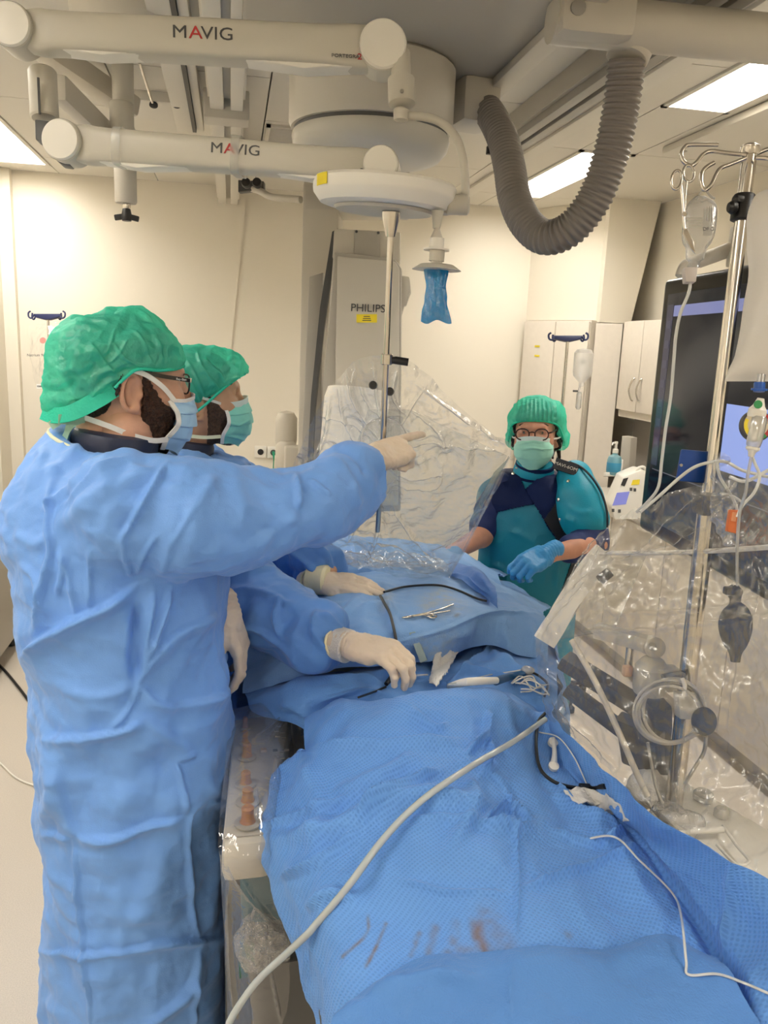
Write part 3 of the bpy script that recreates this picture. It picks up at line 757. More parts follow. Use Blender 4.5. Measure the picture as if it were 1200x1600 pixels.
# ------------------------------------------------------------------ two spring arms of the ceiling suspension
def spring_arm(name, label, A0, B0, r0, r1, w, letters, with_cover=True):
    """A0, B0: pivot centres; the body is a tapering shell between two round hubs"""
    t = thing(name, label, 'support arm', (A0 + B0) / 2 - A(0, 0, .05), group='ceiling support arms')
    d = B0 - A0; L = np.linalg.norm(d); e = d / L; n = np.cross(e, A(0, 0, 1)); n /= np.linalg.norm(n)
    if n[1] > 0: n = -n                                # faces the viewer
    u = np.cross(n, e); u = -u if u[2] < 0 else u
    # shell: rounded sections along the arm
    rings = []
    for s, hh, tt, off in ((0.02, .8, .75, 0), (0.07, 0.92, 0.8, 0), (0.14, 0.84, 0.95, -.02), (0.5, 0.82, 1.0, -.02), (0.80, 0.80, 1.0, -.03), (0.92, 0.86, .9, 0), (0.985, 0.8, .75, 0)):
        rings.append((s, hh * r0 * (1 - s) + hh * r1 * s, w * tt, off * r0))
    V = []; seg = 28; a = np.arange(seg) * 2 * math.pi / seg
    for s, hh, tt, off in rings:
        cx = np.sign(np.cos(a)) * np.abs(np.cos(a)) ** 0.35; sy = np.sign(np.sin(a)) * np.abs(np.sin(a)) ** 0.5
        V.append(A0 + d * s + u * off + cx[:, None] * n * tt + sy[:, None] * u * hh)
    V = np.array(V); Vs = np.stack([spline(V[:, k], 5) for k in range(seg)], 1); m = Vs.shape[0]
    Fs = [(i * seg + k, i * seg + (k + 1) % seg, (i + 1) * seg + (k + 1) % seg, (i + 1) * seg + k) for i in range(m - 1) for k in range(seg)]
    Fs += [tuple(range(seg - 1, -1, -1)), tuple((m - 1) * seg + k for k in range(seg))]
    mk('shell', Vs.reshape(-1, 3), Fs, M['arm'], t, True, angle=50)
    # lower fairings
    for s0, s1, rr in ((0.07, 0.40, r0), (0.62, 0.95, r1)):
        q = [A0 + d * s0 - u * rr * .80, A0 + d * ((s0 + s1) / 2) - u * rr * .98, A0 + d * s1 - u * rr * .80, A0 + d * s1 - u * rr * .6, A0 + d * s0 - u * rr * .6]
        prism('fairing', [p + n * w * .7 for p in q], -n * w * 1.4, M['white'], t, 0.006)
    for c, r in ((A0, r0), (B0, r1)):
        lathe('hub', [(r * .93, -w * 1.02), (r, -w * .95), (r, w * .95), (r * .93, w * 1.02)], c, M['arm'], t, axis=n, seg=40)
        lathe('hub_cap', [(r * .96, 0), (r * .96, .003), (r * .90, .007), (0.001, .008)], c + n * w * 1.02, M['white'], t, axis=n, seg=40)
    if letters:
        f = n * (w * 1.012)
        for word, s, off, size, m_ in letters:
            text('lettering', word, A0 + d * s + u * off + f, e * (1 if (e @ RT) > 0 else -1), u, size, m_, t, extrude=0.0008, stretch=1.25)
    return t, e, n, u
aU, bU = U(28, 50, 1.62), U(597, 80, 1.66)
spring_arm('support_arm', 'upper white spring arm lettered MAVIG under the ceiling', aU, bU, 0.043, 0.049, 0.040,
           [('M', 0.449, .002, 0.033, M['print']), ('A', 0.492, .002, 0.033, M['red']), ('VIG', 0.55, .002, 0.033, M['print']), ('PORTEGRA', 0.898, -.026, 0.009, M['print']), ('2', 0.937, -.026, 0.016, M['red'])])
aL, bL = U(108, 225, 1.66), U(597, 262, 1.62)
spring_arm('support_arm', 'lower white spring arm lettered MAVIG above the round disc', aL, bL, 0.041, 0.036, 0.035,
           [('M', 0.493, .006, 0.028, M['print']), ('A', 0.533, .006, 0.028, M['red']), ('VIG', 0.587, .006, 0.028, M['print']), ('2', 0.945, -.017, 0.015, M['print'])])
for s0, nm_ in ((.175, 'milky tape band on the lower support arm near its left joint'), (.55, 'milky tape band across the lettering of the lower support arm')):
    cb_ = aL + (bL - aL) * s0; e_ = (bL - aL) / np.linalg.norm(bL - aL); n_ = np.cross(e_, A(0, 0, 1)); n_ = n_ / np.linalg.norm(n_); u_ = np.cross(n_, e_)
    V, Fs = tube_geo([cb_ + n_ * .0385 * np.sign(math.cos(t_)) * abs(math.cos(t_)) ** .35 + u_ * .037 * np.sign(math.sin(t_)) * abs(math.sin(t_)) ** .5 for t_ in np.arange(32) * 2 * math.pi / 32], .001, 4, closed=True)
    ring = np.array([cb_ + n_ * .0385 * np.sign(math.cos(t_)) * abs(math.cos(t_)) ** .35 + u_ * (.037 * np.sign(math.sin(t_)) * abs(math.sin(t_)) ** .5 - .001) for t_ in np.arange(32) * 2 * math.pi / 32])
    V = np.vstack([ring - e_ * .009, ring + e_ * .009]); Fs = [(k, (k + 1) % 32, 32 + (k + 1) % 32, 32 + k) for k in range(32)]
    mk('tape_band', V, Fs, film('milky_tape', base=.06, edge=.3, rough=.3, haze=.35, bump=0, hazecol=(.75, .74, .70)), label=nm_, cat='tape')
# ------------------------------------------------------------------ left end: joint, drop tube, boom and column
t = thing('arm_joint', 'pale drop tube with dark bracket at the left end of lower arm', 'joint', aL - A(0, 0, .05))
q = U(66, 112, 1.70)
lathe('drop_tube', [(0.026, 0), (0.029, 0.004), (0.029, 0.100), (0.026, 0.104)], U(70, 186, 1.70), M['arm'], t, axis=U(66, 110, 1.70) - U(70, 186, 1.70), seg=24)
box('tube_slot', U(61, 150, 1.664), (0.004, 0.006, 0.07), M['dgrey'], t)
prism('bracket', [U(x, y, 1.66) for x, y in ((54, 186), (90, 190), (90, 200), (110, 258), (95, 256), (84, 246), (70, 232), (66, 222), (55, 218))], A(0, .05, 0), M['dgrey'], t, 0.004)
t = thing('ceiling_boom', 'pale angled ceiling boom with hanging column and black knob', 'boom', U(195, 300, 2.9))
bo = [U(75, 80, 2.75), U(110, 112, 2.9), U(200, 165, 3.05)]
V, Fs = box_geo((0, 0, 0), (0.085, np.linalg.norm(bo[2] - bo[0]) + 0.05, 0.075), None, 0.015)
x_, y_, z_ = frame_from(bo[2] - bo[0]); V = V[:, :1] * x_ + V[:, 1:2] * z_ + V[:, 2:3] * y_ + (bo[0] + bo[2]) / 2
mk('boom_arm', V, Fs, M['arm2'], t, True, angle=40)
q2 = [U(95, 140, 2.5), U(165, 208, 2.95)]
V, Fs = box_geo((0, 0, 0), (0.05, np.linalg.norm(q2[1] - q2[0]) + 0.05, 0.08), None, 0.015)
x_, y_, z_ = frame_from(q2[1] - q2[0]); V = V[:, :1] * x_ + V[:, 1:2] * z_ + V[:, 2:3] * y_ + (q2[0] + q2[1]) / 2
mk('lower_arm', V, Fs, M['arm2'], t, True, angle=40)
d0 = 2.9
def vt(px, y0, y1, r, m, nm): 
    a = U(px, y1, d0); b = U(px, y0, d0); h = b[2] - a[2]
    lathe(nm, [(r * .9, 0), (r, .006), (r, h - .006), (r * .9, h)], a, m, t, seg=24)
vt(193, 100, 170, 0.038, M['arm'], 'column')
vt(192, 165, 250, 0.042, M['arm'], 'column')
vt(197, 245, 318, 0.039, M['arm2'], 'column')
vt(198, 316, 326, 0.014, M['steel'], 'stud')
kc = U(198, 340, d0)
lathe('knob', [(0.016, -.012), (0.020, 0.0), (0.014, 0.03)], kc, M['black'], t, seg=16)
for sx in (-1, 1): box('knob_wing', kc + A(0.026 * sx, 0, 0), (0.034, 0.014, 0.020), M['black'], t, rot(ry=0.2 * sx), 0.004)
lathe('ceiling_rose', [(0.12, CEIL - .10), (0.14, CEIL - .09), (0.145, CEIL - .02), (0.13, CEIL - .001)], A(-0.32, 2.72, 0), M['ceiling'], label='round white ceiling cover above the upper support arm', cat='ceiling cover', seg=40)
t = thing('ceiling_control_box', 'flat pale ceiling box with two black sockets and a thin rod', 'ceiling box', A(-.3, 3.85, 2.70))
cb = UZ(246, 166, 2.72)
box('plate', cb + A(0, 0.05, 0.012), (0.30, 0.30, 0.04), M['ceiling'], t, None, 0.006)
for px, m_ in ((240, M['black']), (276, M['black'])): lathe('socket', [(0.017, 0), (0.017, .006), (0.011, .008)], UZ(px, 163, 2.70), m_, t, axis=(0, -.5, -1), seg=16)
tube('rod', [UZ(238, 160, 2.70), UZ(218, 98, 2.74)], 0.005, M['steel'], t, 8)

# ------------------------------------------------------------------ round lamp disc, curved arm, steel pole, handle with blue bag
rc = U(600, 312, 1.66)
t = thing('ceiling_lamp_disc', 'round white lamp disc with curved arm under the lower support arm', 'lamp', rc - A(0, 0, .03))
ax = A(0.03, -0.05, 1.0)
lathe('disc', [(0.02, -.018), (0.118, -.018), (0.132, -.014), (0.1465, .004), (0.148, .012), (0.148, .028), (0.143, .034), (0.03, .040)], rc, M['white'], t, axis=ax, seg=72)
lathe('lamp_glass', [(0.01, -.006), (0.100, -.006), (0.104, 0.0)], rc + A(0, 0, -.019), M['arm'], t, axis=ax, seg=48)
lk = rc + A(-0.146, -0.018, 0.018)
for k in range(4):
    aa = math.radians(196 + k * 5); bb = math.radians(201 + k * 5); r_ = 0.1492
    pts = [rc + A(r_ * math.cos(x), r_ * math.sin(x), z - 0.012 * math.cos(x) * .3) for x, z in ((aa, .006), (bb, .006), (bb, .028), (aa, .028))]
    if k < 3: prism('yellow_label', pts, A(math.cos(aa), math.sin(aa), 0) * .001, M['yellow'], t)
hb = U(715, 322, 1.645)
lathe('side_hub', [(0.017, 0), (0.020, .003), (0.020, .024), (0.0205, .025), (0.0205, .042), (0.016, .046)], U(698, 320, 1.64), M['arm'], t, axis=RT, seg=24)
box('hub_neck', U(693, 320, 1.65), (0.035, 0.03, 0.040), M['arm'], t, None, 0.008)
pts = [U(x, y, 1.64) for x, y in ((727, 312), (727, 280), (723, 245), (712, 214), (690, 192), (665, 183), (638, 181))]
tube('curved_arm', pts, 0.0085, M['arm'], t, 14, 6)
lathe('pivot_cup', [(0.010, 0), (0.015, .003), (0.016, .022), (0.012, .026)], U(626, 190, 1.64), M['arm'], t, axis=(0, 0, 1), seg=20)
lathe('pivot_tube', [(0.018, 0), (0.0275, .004), (0.0275, .055), (0.020, .058), (0.020, .11), (0.016, .115)], U(628, 166, 1.64), M['arm'], t, axis=U(625, 60, 1.64) - U(628, 166, 1.64), seg=28)
lathe('pivot_bolt', [(0.004, 0), (0.004, .003)], U(628, 143, 1.61), M['grey'], t, axis=-FW, seg=10)
# lamp handle with blue bag
hx = 682
def hseg(y0, y1, r0, r1, m, nm, d=1.62):
    a = U(hx, y1, d); h = np.linalg.norm(U(hx, y0, d) - a)
    lathe(nm, [(r1, 0), (r0, h)], a, m, t, axis=(0.02, 0, 1), seg=28)
hseg(331, 357, 0.0125, 0.0075, M['arm'], 'handle_cone'); hseg(357, 373, 0.0045, 0.0135, M['arm2'], 'handle_cone')
hseg(373, 391, 0.0145, 0.0145, M['white'], 'handle_collar'); hseg(389, 391.5, 0.026, 0.026, M['white'], 'handle_flange')
hseg(392, 408, 0.0155, 0.0155, M['arm'], 'handle_collar'); hseg(408, 414, 0.0115, 0.0115, M['arm'], 'handle_neck')
hseg(414, 422, 0.034, 0.050, M['arm'], 'handle_shield')
M['bluebag'] = sheer('blue_bag_film', (0.0, 0.33, 0.70), see=0.22, rough=0.2, gloss=0.10, bump=0.5, bscale=60)
rows = [(420, 663, 700, .016), (432, 664, 699, .015), (448, 665, 697, .013), (465, 663, 698, .013), (480, 660, 701, .012), (492, 658, 703, .008), (503, 657, 705, .004)]
V = []; nseg = 36
for (py, xl, xr, th) in rows:
    c = U((xl + xr) / 2, py, 1.62); hw = (xr - xl) / 2 / F * 1.62; a = np.arange(nseg) * 2 * math.pi / nseg
    ww = 1 + 0.10 * np.sin(5 * a + py * .05) + .06 * np.sin(9 * a - py * .1)
    low = (np.clip((py - 470) / 33, 0, 1)) * 0.004 * np.sin(2.2 * np.cos(a) * 2 + 1.0)
    V.append(c + (np.cos(a))[:, None] * RT * hw + (np.sin(a) * ww)[:, None] * A(0, 1, 0) * th + low[:, None] * A(0, 0, 1))
V = np.array(V); V = np.stack([spline(V[:, k], 5) for k in range(nseg)], 1); m_ = V.shape[0]
V = V + np.stack([vnoise(V.reshape(-1, 3), 60, 3), vnoise(V.reshape(-1, 3), 60, 4), 0 * V.reshape(-1, 3)[:, 0]], 1).reshape(V.shape) * .0022
Fs = [(i * nseg + k, (i + 1) * nseg + k, (i + 1) * nseg + (k + 1) % nseg, i * nseg + (k + 1) % nseg) for i in range(m_ - 1) for k in range(nseg)]
mk('blue_handle_bag', V.reshape(-1, 3), Fs, M['bluebag'], label='wrinkled translucent blue plastic bag hanging on the lamp handle', cat='plastic bag')

# ------------------------------------------------------------------ drape material: embossed dots (along the cloth's own coordinates), stains as vertex colour
def drape_mat(name, color, dots=0.0, scale=1.0, stain=False, rough=.6):
    m = mat(name, color, rough, var=.06, vscale=4, sheen=.1, spec=.3)
    nt = m.node_tree; b = nt.nodes['Principled BSDF']; src = b.inputs['Base Color'].links[0].from_socket
    uv = nt.nodes.new('ShaderNodeUVMap'); uv.uv_map = 'cloth'
    tc = nt.nodes.new('ShaderNodeTexCoord')
    fine = nt.nodes.new('ShaderNodeTexNoise'); fine.inputs['Scale'].default_value = 300
    nt.links.new(tc.outputs['Object'], fine.inputs['Vector'])
    bp = nt.nodes.new('ShaderNodeBump'); bp.inputs['Distance'].default_value = .004; bp.inputs['Strength'].default_value = .35
    if dots:
        mp = nt.nodes.new('ShaderNodeMapping'); mp.inputs['Scale'].default_value = (scale,) * 3; mp.inputs['Rotation'].default_value = (0, 0, .785)
        nt.links.new(uv.outputs[0], mp.inputs[0])
        w1 = nt.nodes.new('ShaderNodeTexVoronoi'); w1.inputs['Randomness'].default_value = 0.0; w1.inputs['Scale'].default_value = 1.0
        nt.links.new(mp.outputs[0], w1.inputs['Vector'])
        r = nt.nodes.new('ShaderNodeMapRange'); r.inputs[1].default_value = .15; r.inputs[2].default_value = .42; r.inputs[3].default_value = 1.0; r.inputs[4].default_value = 0.0
        nt.links.new(w1.outputs['Distance'], r.inputs[0])
        mx = nt.nodes.new('ShaderNodeMix'); mx.data_type = 'RGBA'; mx.blend_type = 'MULTIPLY'
        mm = nt.nodes.new('ShaderNodeMath'); mm.operation = 'MULTIPLY'; mm.inputs[1].default_value = dots
        nt.links.new(r.outputs[0], mm.inputs[0]); nt.links.new(mm.outputs[0], mx.inputs[0])
        nt.links.new(src, mx.inputs[6]); mx.inputs[7].default_value = (.62, .70, .80, 1); src = mx.outputs[2]
        sub = nt.nodes.new('ShaderNodeMath'); sub.operation = 'SUBTRACT'
        nt.links.new(fine.outputs['Fac'], sub.inputs[0]); nt.links.new(r.outputs[0], sub.inputs[1]); nt.links.new(sub.outputs[0], bp.inputs['Height'])
    else: nt.links.new(fine.outputs['Fac'], bp.inputs['Height'])
    nt.links.new(bp.outputs[0], b.inputs['Normal'])
    if stain:
        at = nt.nodes.new('ShaderNodeVertexColor'); at.layer_name = 'stain'
        mx = nt.nodes.new('ShaderNodeMix'); mx.data_type = 'RGBA'
        sp = nt.nodes.new('ShaderNodeSeparateColor'); nt.links.new(at.outputs[0], sp.inputs[0])
        nt.links.new(sp.outputs[0], mx.inputs[0]); nt.links.new(src, mx.inputs[6]); mx.inputs[7].default_value = (.20, .12, .055, 1); src = mx.outputs[2]
        mx = nt.nodes.new('ShaderNodeMix'); mx.data_type = 'RGBA'
        nt.links.new(sp.outputs[2], mx.inputs[0]); nt.links.new(src, mx.inputs[6]); mx.inputs[7].default_value = (.36, .42, .50, 1); src = mx.outputs[2]
    nt.links.new(src, b.inputs['Base Color'])
    return m
M['drape'] = drape_mat('blue_dotted_drape', (.140, .345, .79), dots=.55, scale=165, stain=True)
M['drape_plain'] = drape_mat('blue_plain_drape', (.135, .33, .74), stain=True)
M['drape_mid'] = drape_mat('pale_blue_drape', (.22, .42, .78), stain=True)
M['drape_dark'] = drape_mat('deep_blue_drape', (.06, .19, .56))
M['film'] = film('clear_film', base=.06, edge=.75, rough=.15, haze=.07, bump=.3, bscale=30)
M['film_soft'] = film('clear_cover_film', base=.07, edge=.42, rough=.20, haze=.075, bump=.30, bscale=14, hazecol=(.85, .82, .77))

def Z(px, py, z): return UZ(px, py, z)
SHEETS = []
def S(px, py, lift=.004):
    """point on the drapes where the view ray through (px, py) meets them, lifted a little"""
    best = None
    for x, y, d in SHEETS:
        r = np.hypot(x - px, y - py); k = np.where(r < 6)[0]
        if len(k):
            i = k[np.argmin(r[k])]
            if best is None or d[i] < best: best = d[i]
    if best is None:
        i = min(((np.hypot(x - px, y - py).min(), j) for j, (x, y, d) in enumerate(SHEETS)))[1]; x, y, d = SHEETS[i]; best = d[np.argmin(np.hypot(x - px, y - py))]
    p = U(px, py, best); return p + A(0, 0, lift)
def sheet(name, ctrl, nu, nv, m, lines=None, low=.004, mid=.003, fine=.0006, seed=1, stain=None, grey=None, th=.0015, **k):
    G = patch(ctrl, nu, nv); V = G.reshape(-1, 3); Q = grid_faces(nu, nv)
    N = vnormals(V, Q)
    if (((CAM - V) * N).sum(1)).mean() < 0: Q = Q[:, ::-1]; N = -N
    H = low * vnoise(V, 6, seed) + mid * ridged(V, 10, seed + 1) + mid * .6 * ridged(V, 22, seed + 2) + fine * ridged(V, 70, seed + 3)
    if 'drape' in name: H += crinkle(V, .0042, 5, seed, 8) + crinkle(V, .0014, 14, seed + 1, 8)
    if lines: H += fold_disp(V, N, lines, facing=False) * (1.6 if seed in (14, 20) else 1.0)
    W = V + N * H[:, None]
    n = len(W); N2 = vnormals(W, Q)
    rim = list(range(nv)) + [i * nv + nv - 1 for i in range(1, nu)] + [(nu - 1) * nv + j for j in range(nv - 2, -1, -1)] + [i * nv for i in range(nu - 2, 0, -1)]
    Fs = np.vstack([Q, Q[:, ::-1] + n, np.array([(rim[i], rim[i - 1], rim[i - 1] + n, rim[i] + n) for i in range(len(rim))])])
    VV = np.vstack([W, W - N2 * th])
    if 'drape' in name: SHEETS.append(PJ(W))
    o = mk(name, VV, Fs, m, smooth=True, angle=80, **k)
    me = o.data
    # cloth coordinates in metres
    du = np.r_[0, np.cumsum(np.linalg.norm(np.diff(G, axis=0), axis=2).mean(1))]; dv = np.r_[0, np.cumsum(np.linalg.norm(np.diff(G, axis=1), axis=2).mean(0))]
    uvv = np.stack(np.broadcast_arrays(dv[None, :], du[:, None]), -1).reshape(-1, 2); uvv = np.vstack([uvv, uvv])
    ul = me.uv_layers.new(name='cloth'); li = np.empty(len(me.loops), np.int32); me.loops.foreach_get('vertex_index', li)
    ul.data.foreach_set('uv', uvv[li].astype(np.float32).ravel())
    if stain is not None or grey is not None:
        x, y, _ = PJ(W); s = np.zeros((n, 2))
        for c, lst in ((0, stain or []), (1, grey or [])):
            for (pts, w, a) in lst:
                P = spline(np.array(pts, float), 5); dd = np.full(n, 1e9)
                for i in range(len(P) - 1):
                    e = P[i + 1] - P[i]; t = np.clip(((x - P[i, 0]) * e[0] + (y - P[i, 1]) * e[1]) / (e @ e + 1e-9), 0, 1)
                    dd = np.minimum(dd, np.hypot(x - P[i, 0] - t * e[0], y - P[i, 1] - t * e[1]))
                s[:, c] = np.maximum(s[:, c], a * np.exp(-(dd / w) ** 2) * np.clip(.75 + .6 * vnoise(W, 120, 3) + .3 * vnoise(W, 40, 8), 0, 1))
        colr = np.zeros((2 * n, 4), np.float32); colr[:n, 0] = s[:, 0]; colr[:n, 2] = s[:, 1]; colr[:, 3] = 1
        ca = me.color_attributes.new('stain', 'FLOAT_COLOR', 'POINT'); ca.data.foreach_set('color', colr.ravel())
    else:
        ca = me.color_attributes.new('stain', 'FLOAT_COLOR', 'POINT'); ca.data.foreach_set('color', np.tile(np.float32([0, 0, 0, 1]), 2 * n))
    return o

def DP(pts, lift=.006, sub=6):
    """a line lying on the drapes: dense points that follow the folds without sinking in"""
    P = spline(np.array(pts, float), sub); d = np.array([PJ(S(x, y, lift))[2] for x, y in P])
    dm = np.array([d[max(0, i - 2):i + 3].min() for i in range(len(d))]); dm = np.convolve(np.pad(dm, 1, 'edge'), np.ones(3) / 3, 'valid')
    return [U(x, y, k) for (x, y), k in zip(P, np.minimum(d, dm + .002))]

# ------------------------------------------------------------------ operating table under the drapes
t = thing('operating_table', 'long x-ray table hidden under the blue drapes', 'table', (.48, 1.8, 0))
bx('table_top', (.125, .45, .82), (.80, 3.3, .87), M['dgrey'], t, bevel=.02)
bx('mattress', (.14, .47, .872), (.78, 3.25, .90), M['grey'], t, bevel=.015)
bx('pedestal', (.30, 1.2, .05), (.64, 2.4, .82), M['grey'], t, bevel=.04)
bx('base_plate', (.25, 1.3, 0), (.75, 2.7, .05), M['midgrey'], t, bevel=.02)
bx('side_rail', (.815, .6, .83), (.83, 2.9, .86), M['steel'], t)

# ------------------------------------------------------------------ drapes
near = [
 [Z(470, 1150, .90), Z(520, 1135, .92), Z(610, 1112, .93), Z(720, 1100, .93), Z(800, 1108, .93), Z(850, 1135, .93), Z(880, 1150, .95)],
 [Z(478, 1125, 1.03), Z(520, 1104, 1.07), Z(610, 1090, 1.10), Z(720, 1080, 1.10), Z(790, 1086, 1.08), Z(838, 1108, 1.05), Z(852, 1112, 1.06)],
 [Z(477, 1186, .99), Z(530, 1175, 1.05), Z(620, 1168, 1.08), Z(720, 1158, 1.08), Z(800, 1165, 1.05), Z(868, 1185, 1.0), Z(905, 1164, 1.05)],
 [Z(438, 1203, .96), Z(510, 1225, 1.03), Z(610, 1235, 1.06), Z(720, 1245, 1.06), Z(820, 1245, 1.02), Z(915, 1243, .98), Z(975, 1228, 1.05)],
 [Z(409, 1326, .92), Z(490, 1345, .99), Z(600, 1355, 1.02), Z(730, 1365, 1.03), Z(870, 1360, 1.0), Z(1000, 1318, .97), Z(1075, 1306, 1.06)],
 [Z(438, 1412, .87), Z(520, 1440, .97), Z(640, 1455, .99), Z(770, 1465, 1.0), Z(920, 1455, .98), Z(1072, 1415, .96), Z(1165, 1353, 1.07)],
 [Z(478, 1555, .82), Z(555, 1560, .95), Z(680, 1565, .97), Z(820, 1570, .98), Z(980, 1560, .97), Z(1150, 1530, .97), Z(1290, 1440, 1.08)],
 [Z(505, 1660, .80), Z(585, 1690, .94), Z(720, 1700, .96), Z(880, 1700, .96), Z(1050, 1690, .96), Z(1220, 1650, .97), Z(1420, 1560, 1.08)]]
LN = [([(437, 1207), (500, 1183), (600, 1170), (720, 1157)], .010, 7, 'step'), ([(727, 1180), (757, 1150), (765, 1110)], .012, 7, 'ridge'), ([(760, 1150), (765, 1190), (750, 1215)], .010, 7, 'ridge'), ([(640, 1110), (680, 1140), (700, 1130)], .007, 8, 'ridge'),
 ([(733, 1183), (793, 1243), (800, 1303), (807, 1370), (802, 1490)], .005, 5, 'ridge'), ([(407, 1317), (520, 1297), (640, 1250), (773, 1265)], .012, 14, 'soft'), ([(415, 1300), (480, 1270), (560, 1240)], .008, 9, 'ridge'), ([(750, 1287), (787, 1263), (830, 1283)], .010, 6, 'ridge'), ([(755, 1290), (800, 1300), (835, 1290)], .007, 6, 'step'),
 ([(633, 1280), (733, 1287), (813, 1307)], .005, 8, 'ridge'), ([(813, 1390), (900, 1360), (1000, 1330)], .007, 9, 'ridge'), ([(620, 1380), (700, 1392), (800, 1397)], .004, 8, 'ridge'), ([(437, 1210), (425, 1270), (412, 1320)], .006, 10, 'soft'), ([(480, 1195), (500, 1260), (490, 1330)], .006, 12, 'soft'), ([(840, 1200), (900, 1270), (990, 1300)], .008, 9, 'ridge'), ([(690, 1200), (640, 1230), (560, 1290)], .010, 9, 'ridge'), ([(560, 1300), (500, 1350), (440, 1370)], .009, 9, 'ridge'), ([(655, 1180), (600, 1215), (520, 1240)], .008, 10, 'soft'), ([(720, 1210), (740, 1260), (700, 1330)], .006, 10, 'soft'), ([(860, 1300), (930, 1320), (985, 1300)], .008, 8, 'ridge'),
 ([(900, 1215), (960, 1275), (1000, 1310), (1070, 1410), (1130, 1500), (1180, 1590)], -.012, 10, 'soft'), ([(1152, 1350), (1145, 1420), (1120, 1490)], .005, 6, 'step'), ([(480, 1420), (520, 1400), (560, 1410)], .006, 9, 'soft'), ([(940, 1230), (1000, 1300), (1060, 1380)], .006, 10, 'soft')]
SN = [([(575, 1430), (572, 1460), (535, 1495)], 2.2, .55), ([(603, 1443), (590, 1475), (572, 1510)], 2.4, .65), ([(655, 1460), (648, 1475), (642, 1492)], 4, .6), ([(680, 1450), (673, 1475), (670, 1495)], 6, .4), ([(712, 1445), (708, 1475)], 7, .3), ([(745, 1445), (748, 1470), (760, 1488)], 11, .6), ([(760, 1430), (780, 1460), (790, 1480)], 16, .25), ([(885, 1458), (890, 1462)], 5, .25), ([(735, 1480), (700, 1490)], 8, .3)]
SN = [(a, b * 1.1, min(.95, c * 1.35)) for a, b, c in SN]
sheet('surgical_drape', near, 250, 250, M['drape'], [(a, b * 2.2, c * 1.1, d) for a, b, c, d in LN], low=.010, mid=.005, fine=.0007, seed=3, stain=SN, label='large dotted blue drape over the near end of the table, with brown smears', cat='drape')
# folded smooth band across the foot end
fold = [
 [Z(545, 1575, .955), Z(630, 1512, .985), Z(740, 1494, .995), Z(850, 1487, 1.0), Z(960, 1481, .99), Z(1040, 1466, .985), Z(1120, 1496, .975)],
 [Z(520, 1600, .955), Z(630, 1535, .995), Z(740, 1515, 1.005), Z(850, 1508, 1.01), Z(960, 1500, 1.0), Z(1050, 1490, .995), Z(1140, 1520, .985)],
 [Z(510, 1640, .94), Z(630, 1600, .985), Z(740, 1585, .995), Z(850, 1580, 1.0), Z(970, 1570, .995), Z(1080, 1560, .99), Z(1180, 1590, .98)],
 [Z(515, 1720, .93), Z(640, 1720, .98), Z(760, 1720, .985), Z(880, 1720, .99), Z(1000, 1720, .985), Z(1120, 1700, .98), Z(1250, 1690, .98)]]
sheet('surgical_drape', fold, 100, 200, drape_mat('folded_blue_drape', (.095, .255, .62), stain=True), [([(560, 1560), (640, 1530), (760, 1530)], .006, 9, 'soft'), ([(800, 1500), (795, 1600)], .004, 6, 'ridge'), ([(660, 1545), (640, 1600)], .004, 10, 'soft')], seed=8, low=.006, label='smooth folded blue drape band across the foot of the table', cat='drape')
# sheet in the hollow below the flap
mid2 = [
 [Z(380, 1080, .97), Z(500, 1055, 1.0), Z(600, 1040, 1.02), Z(700, 1015, 1.03), Z(790, 1000, 1.03), Z(870, 1010, 1.0)],
 [Z(385, 1088, 1.0), Z(505, 1062, 1.07), Z(600, 1050, 1.06), Z(700, 1035, 1.05), Z(790, 1035, 1.07), Z(870, 1045, 1.04)],
 [Z(400, 1115, .98), Z(510, 1088, 1.06), Z(600, 1072, 1.055), Z(700, 1060, 1.05), Z(790, 1062, 1.06), Z(870, 1080, 1.04)],
 [Z(475, 1140, .99), Z(530, 1120, 1.01), Z(610, 1105, 1.03), Z(710, 1095, 1.03), Z(800, 1102, 1.03), Z(870, 1125, 1.0)],
 [Z(480, 1190, .90), Z(540, 1180, .92), Z(620, 1170, .93), Z(710, 1160, .93), Z(800, 1165, .93), Z(870, 1175, .92)]]
sheet('surgical_drape', mid2, 90, 180, M['drape_plain'], [([(435, 1080), (480, 1065), (560, 1060), (610, 1072)], .008, 7, 'ridge'), ([(500, 1095), (560, 1080), (600, 1085)], .006, 6, 'ridge'), ([(715, 1060), (745, 1035), (770, 1010)], .010, 6, 'ridge'), ([(760, 1015), (800, 1040), (840, 1075)], .010, 7, 'step'), ([(700, 1075), (735, 1050), (800, 1060)], .008, 6, 'ridge'), ([(440, 1100), (470, 1110), (480, 1130)], .006, 8, 'soft'), ([(820, 1020), (850, 1040)], .008, 7, 'ridge')], seed=14, low=.006, label='blue drape in the hollow between the hands and the near drape', cat='drape')
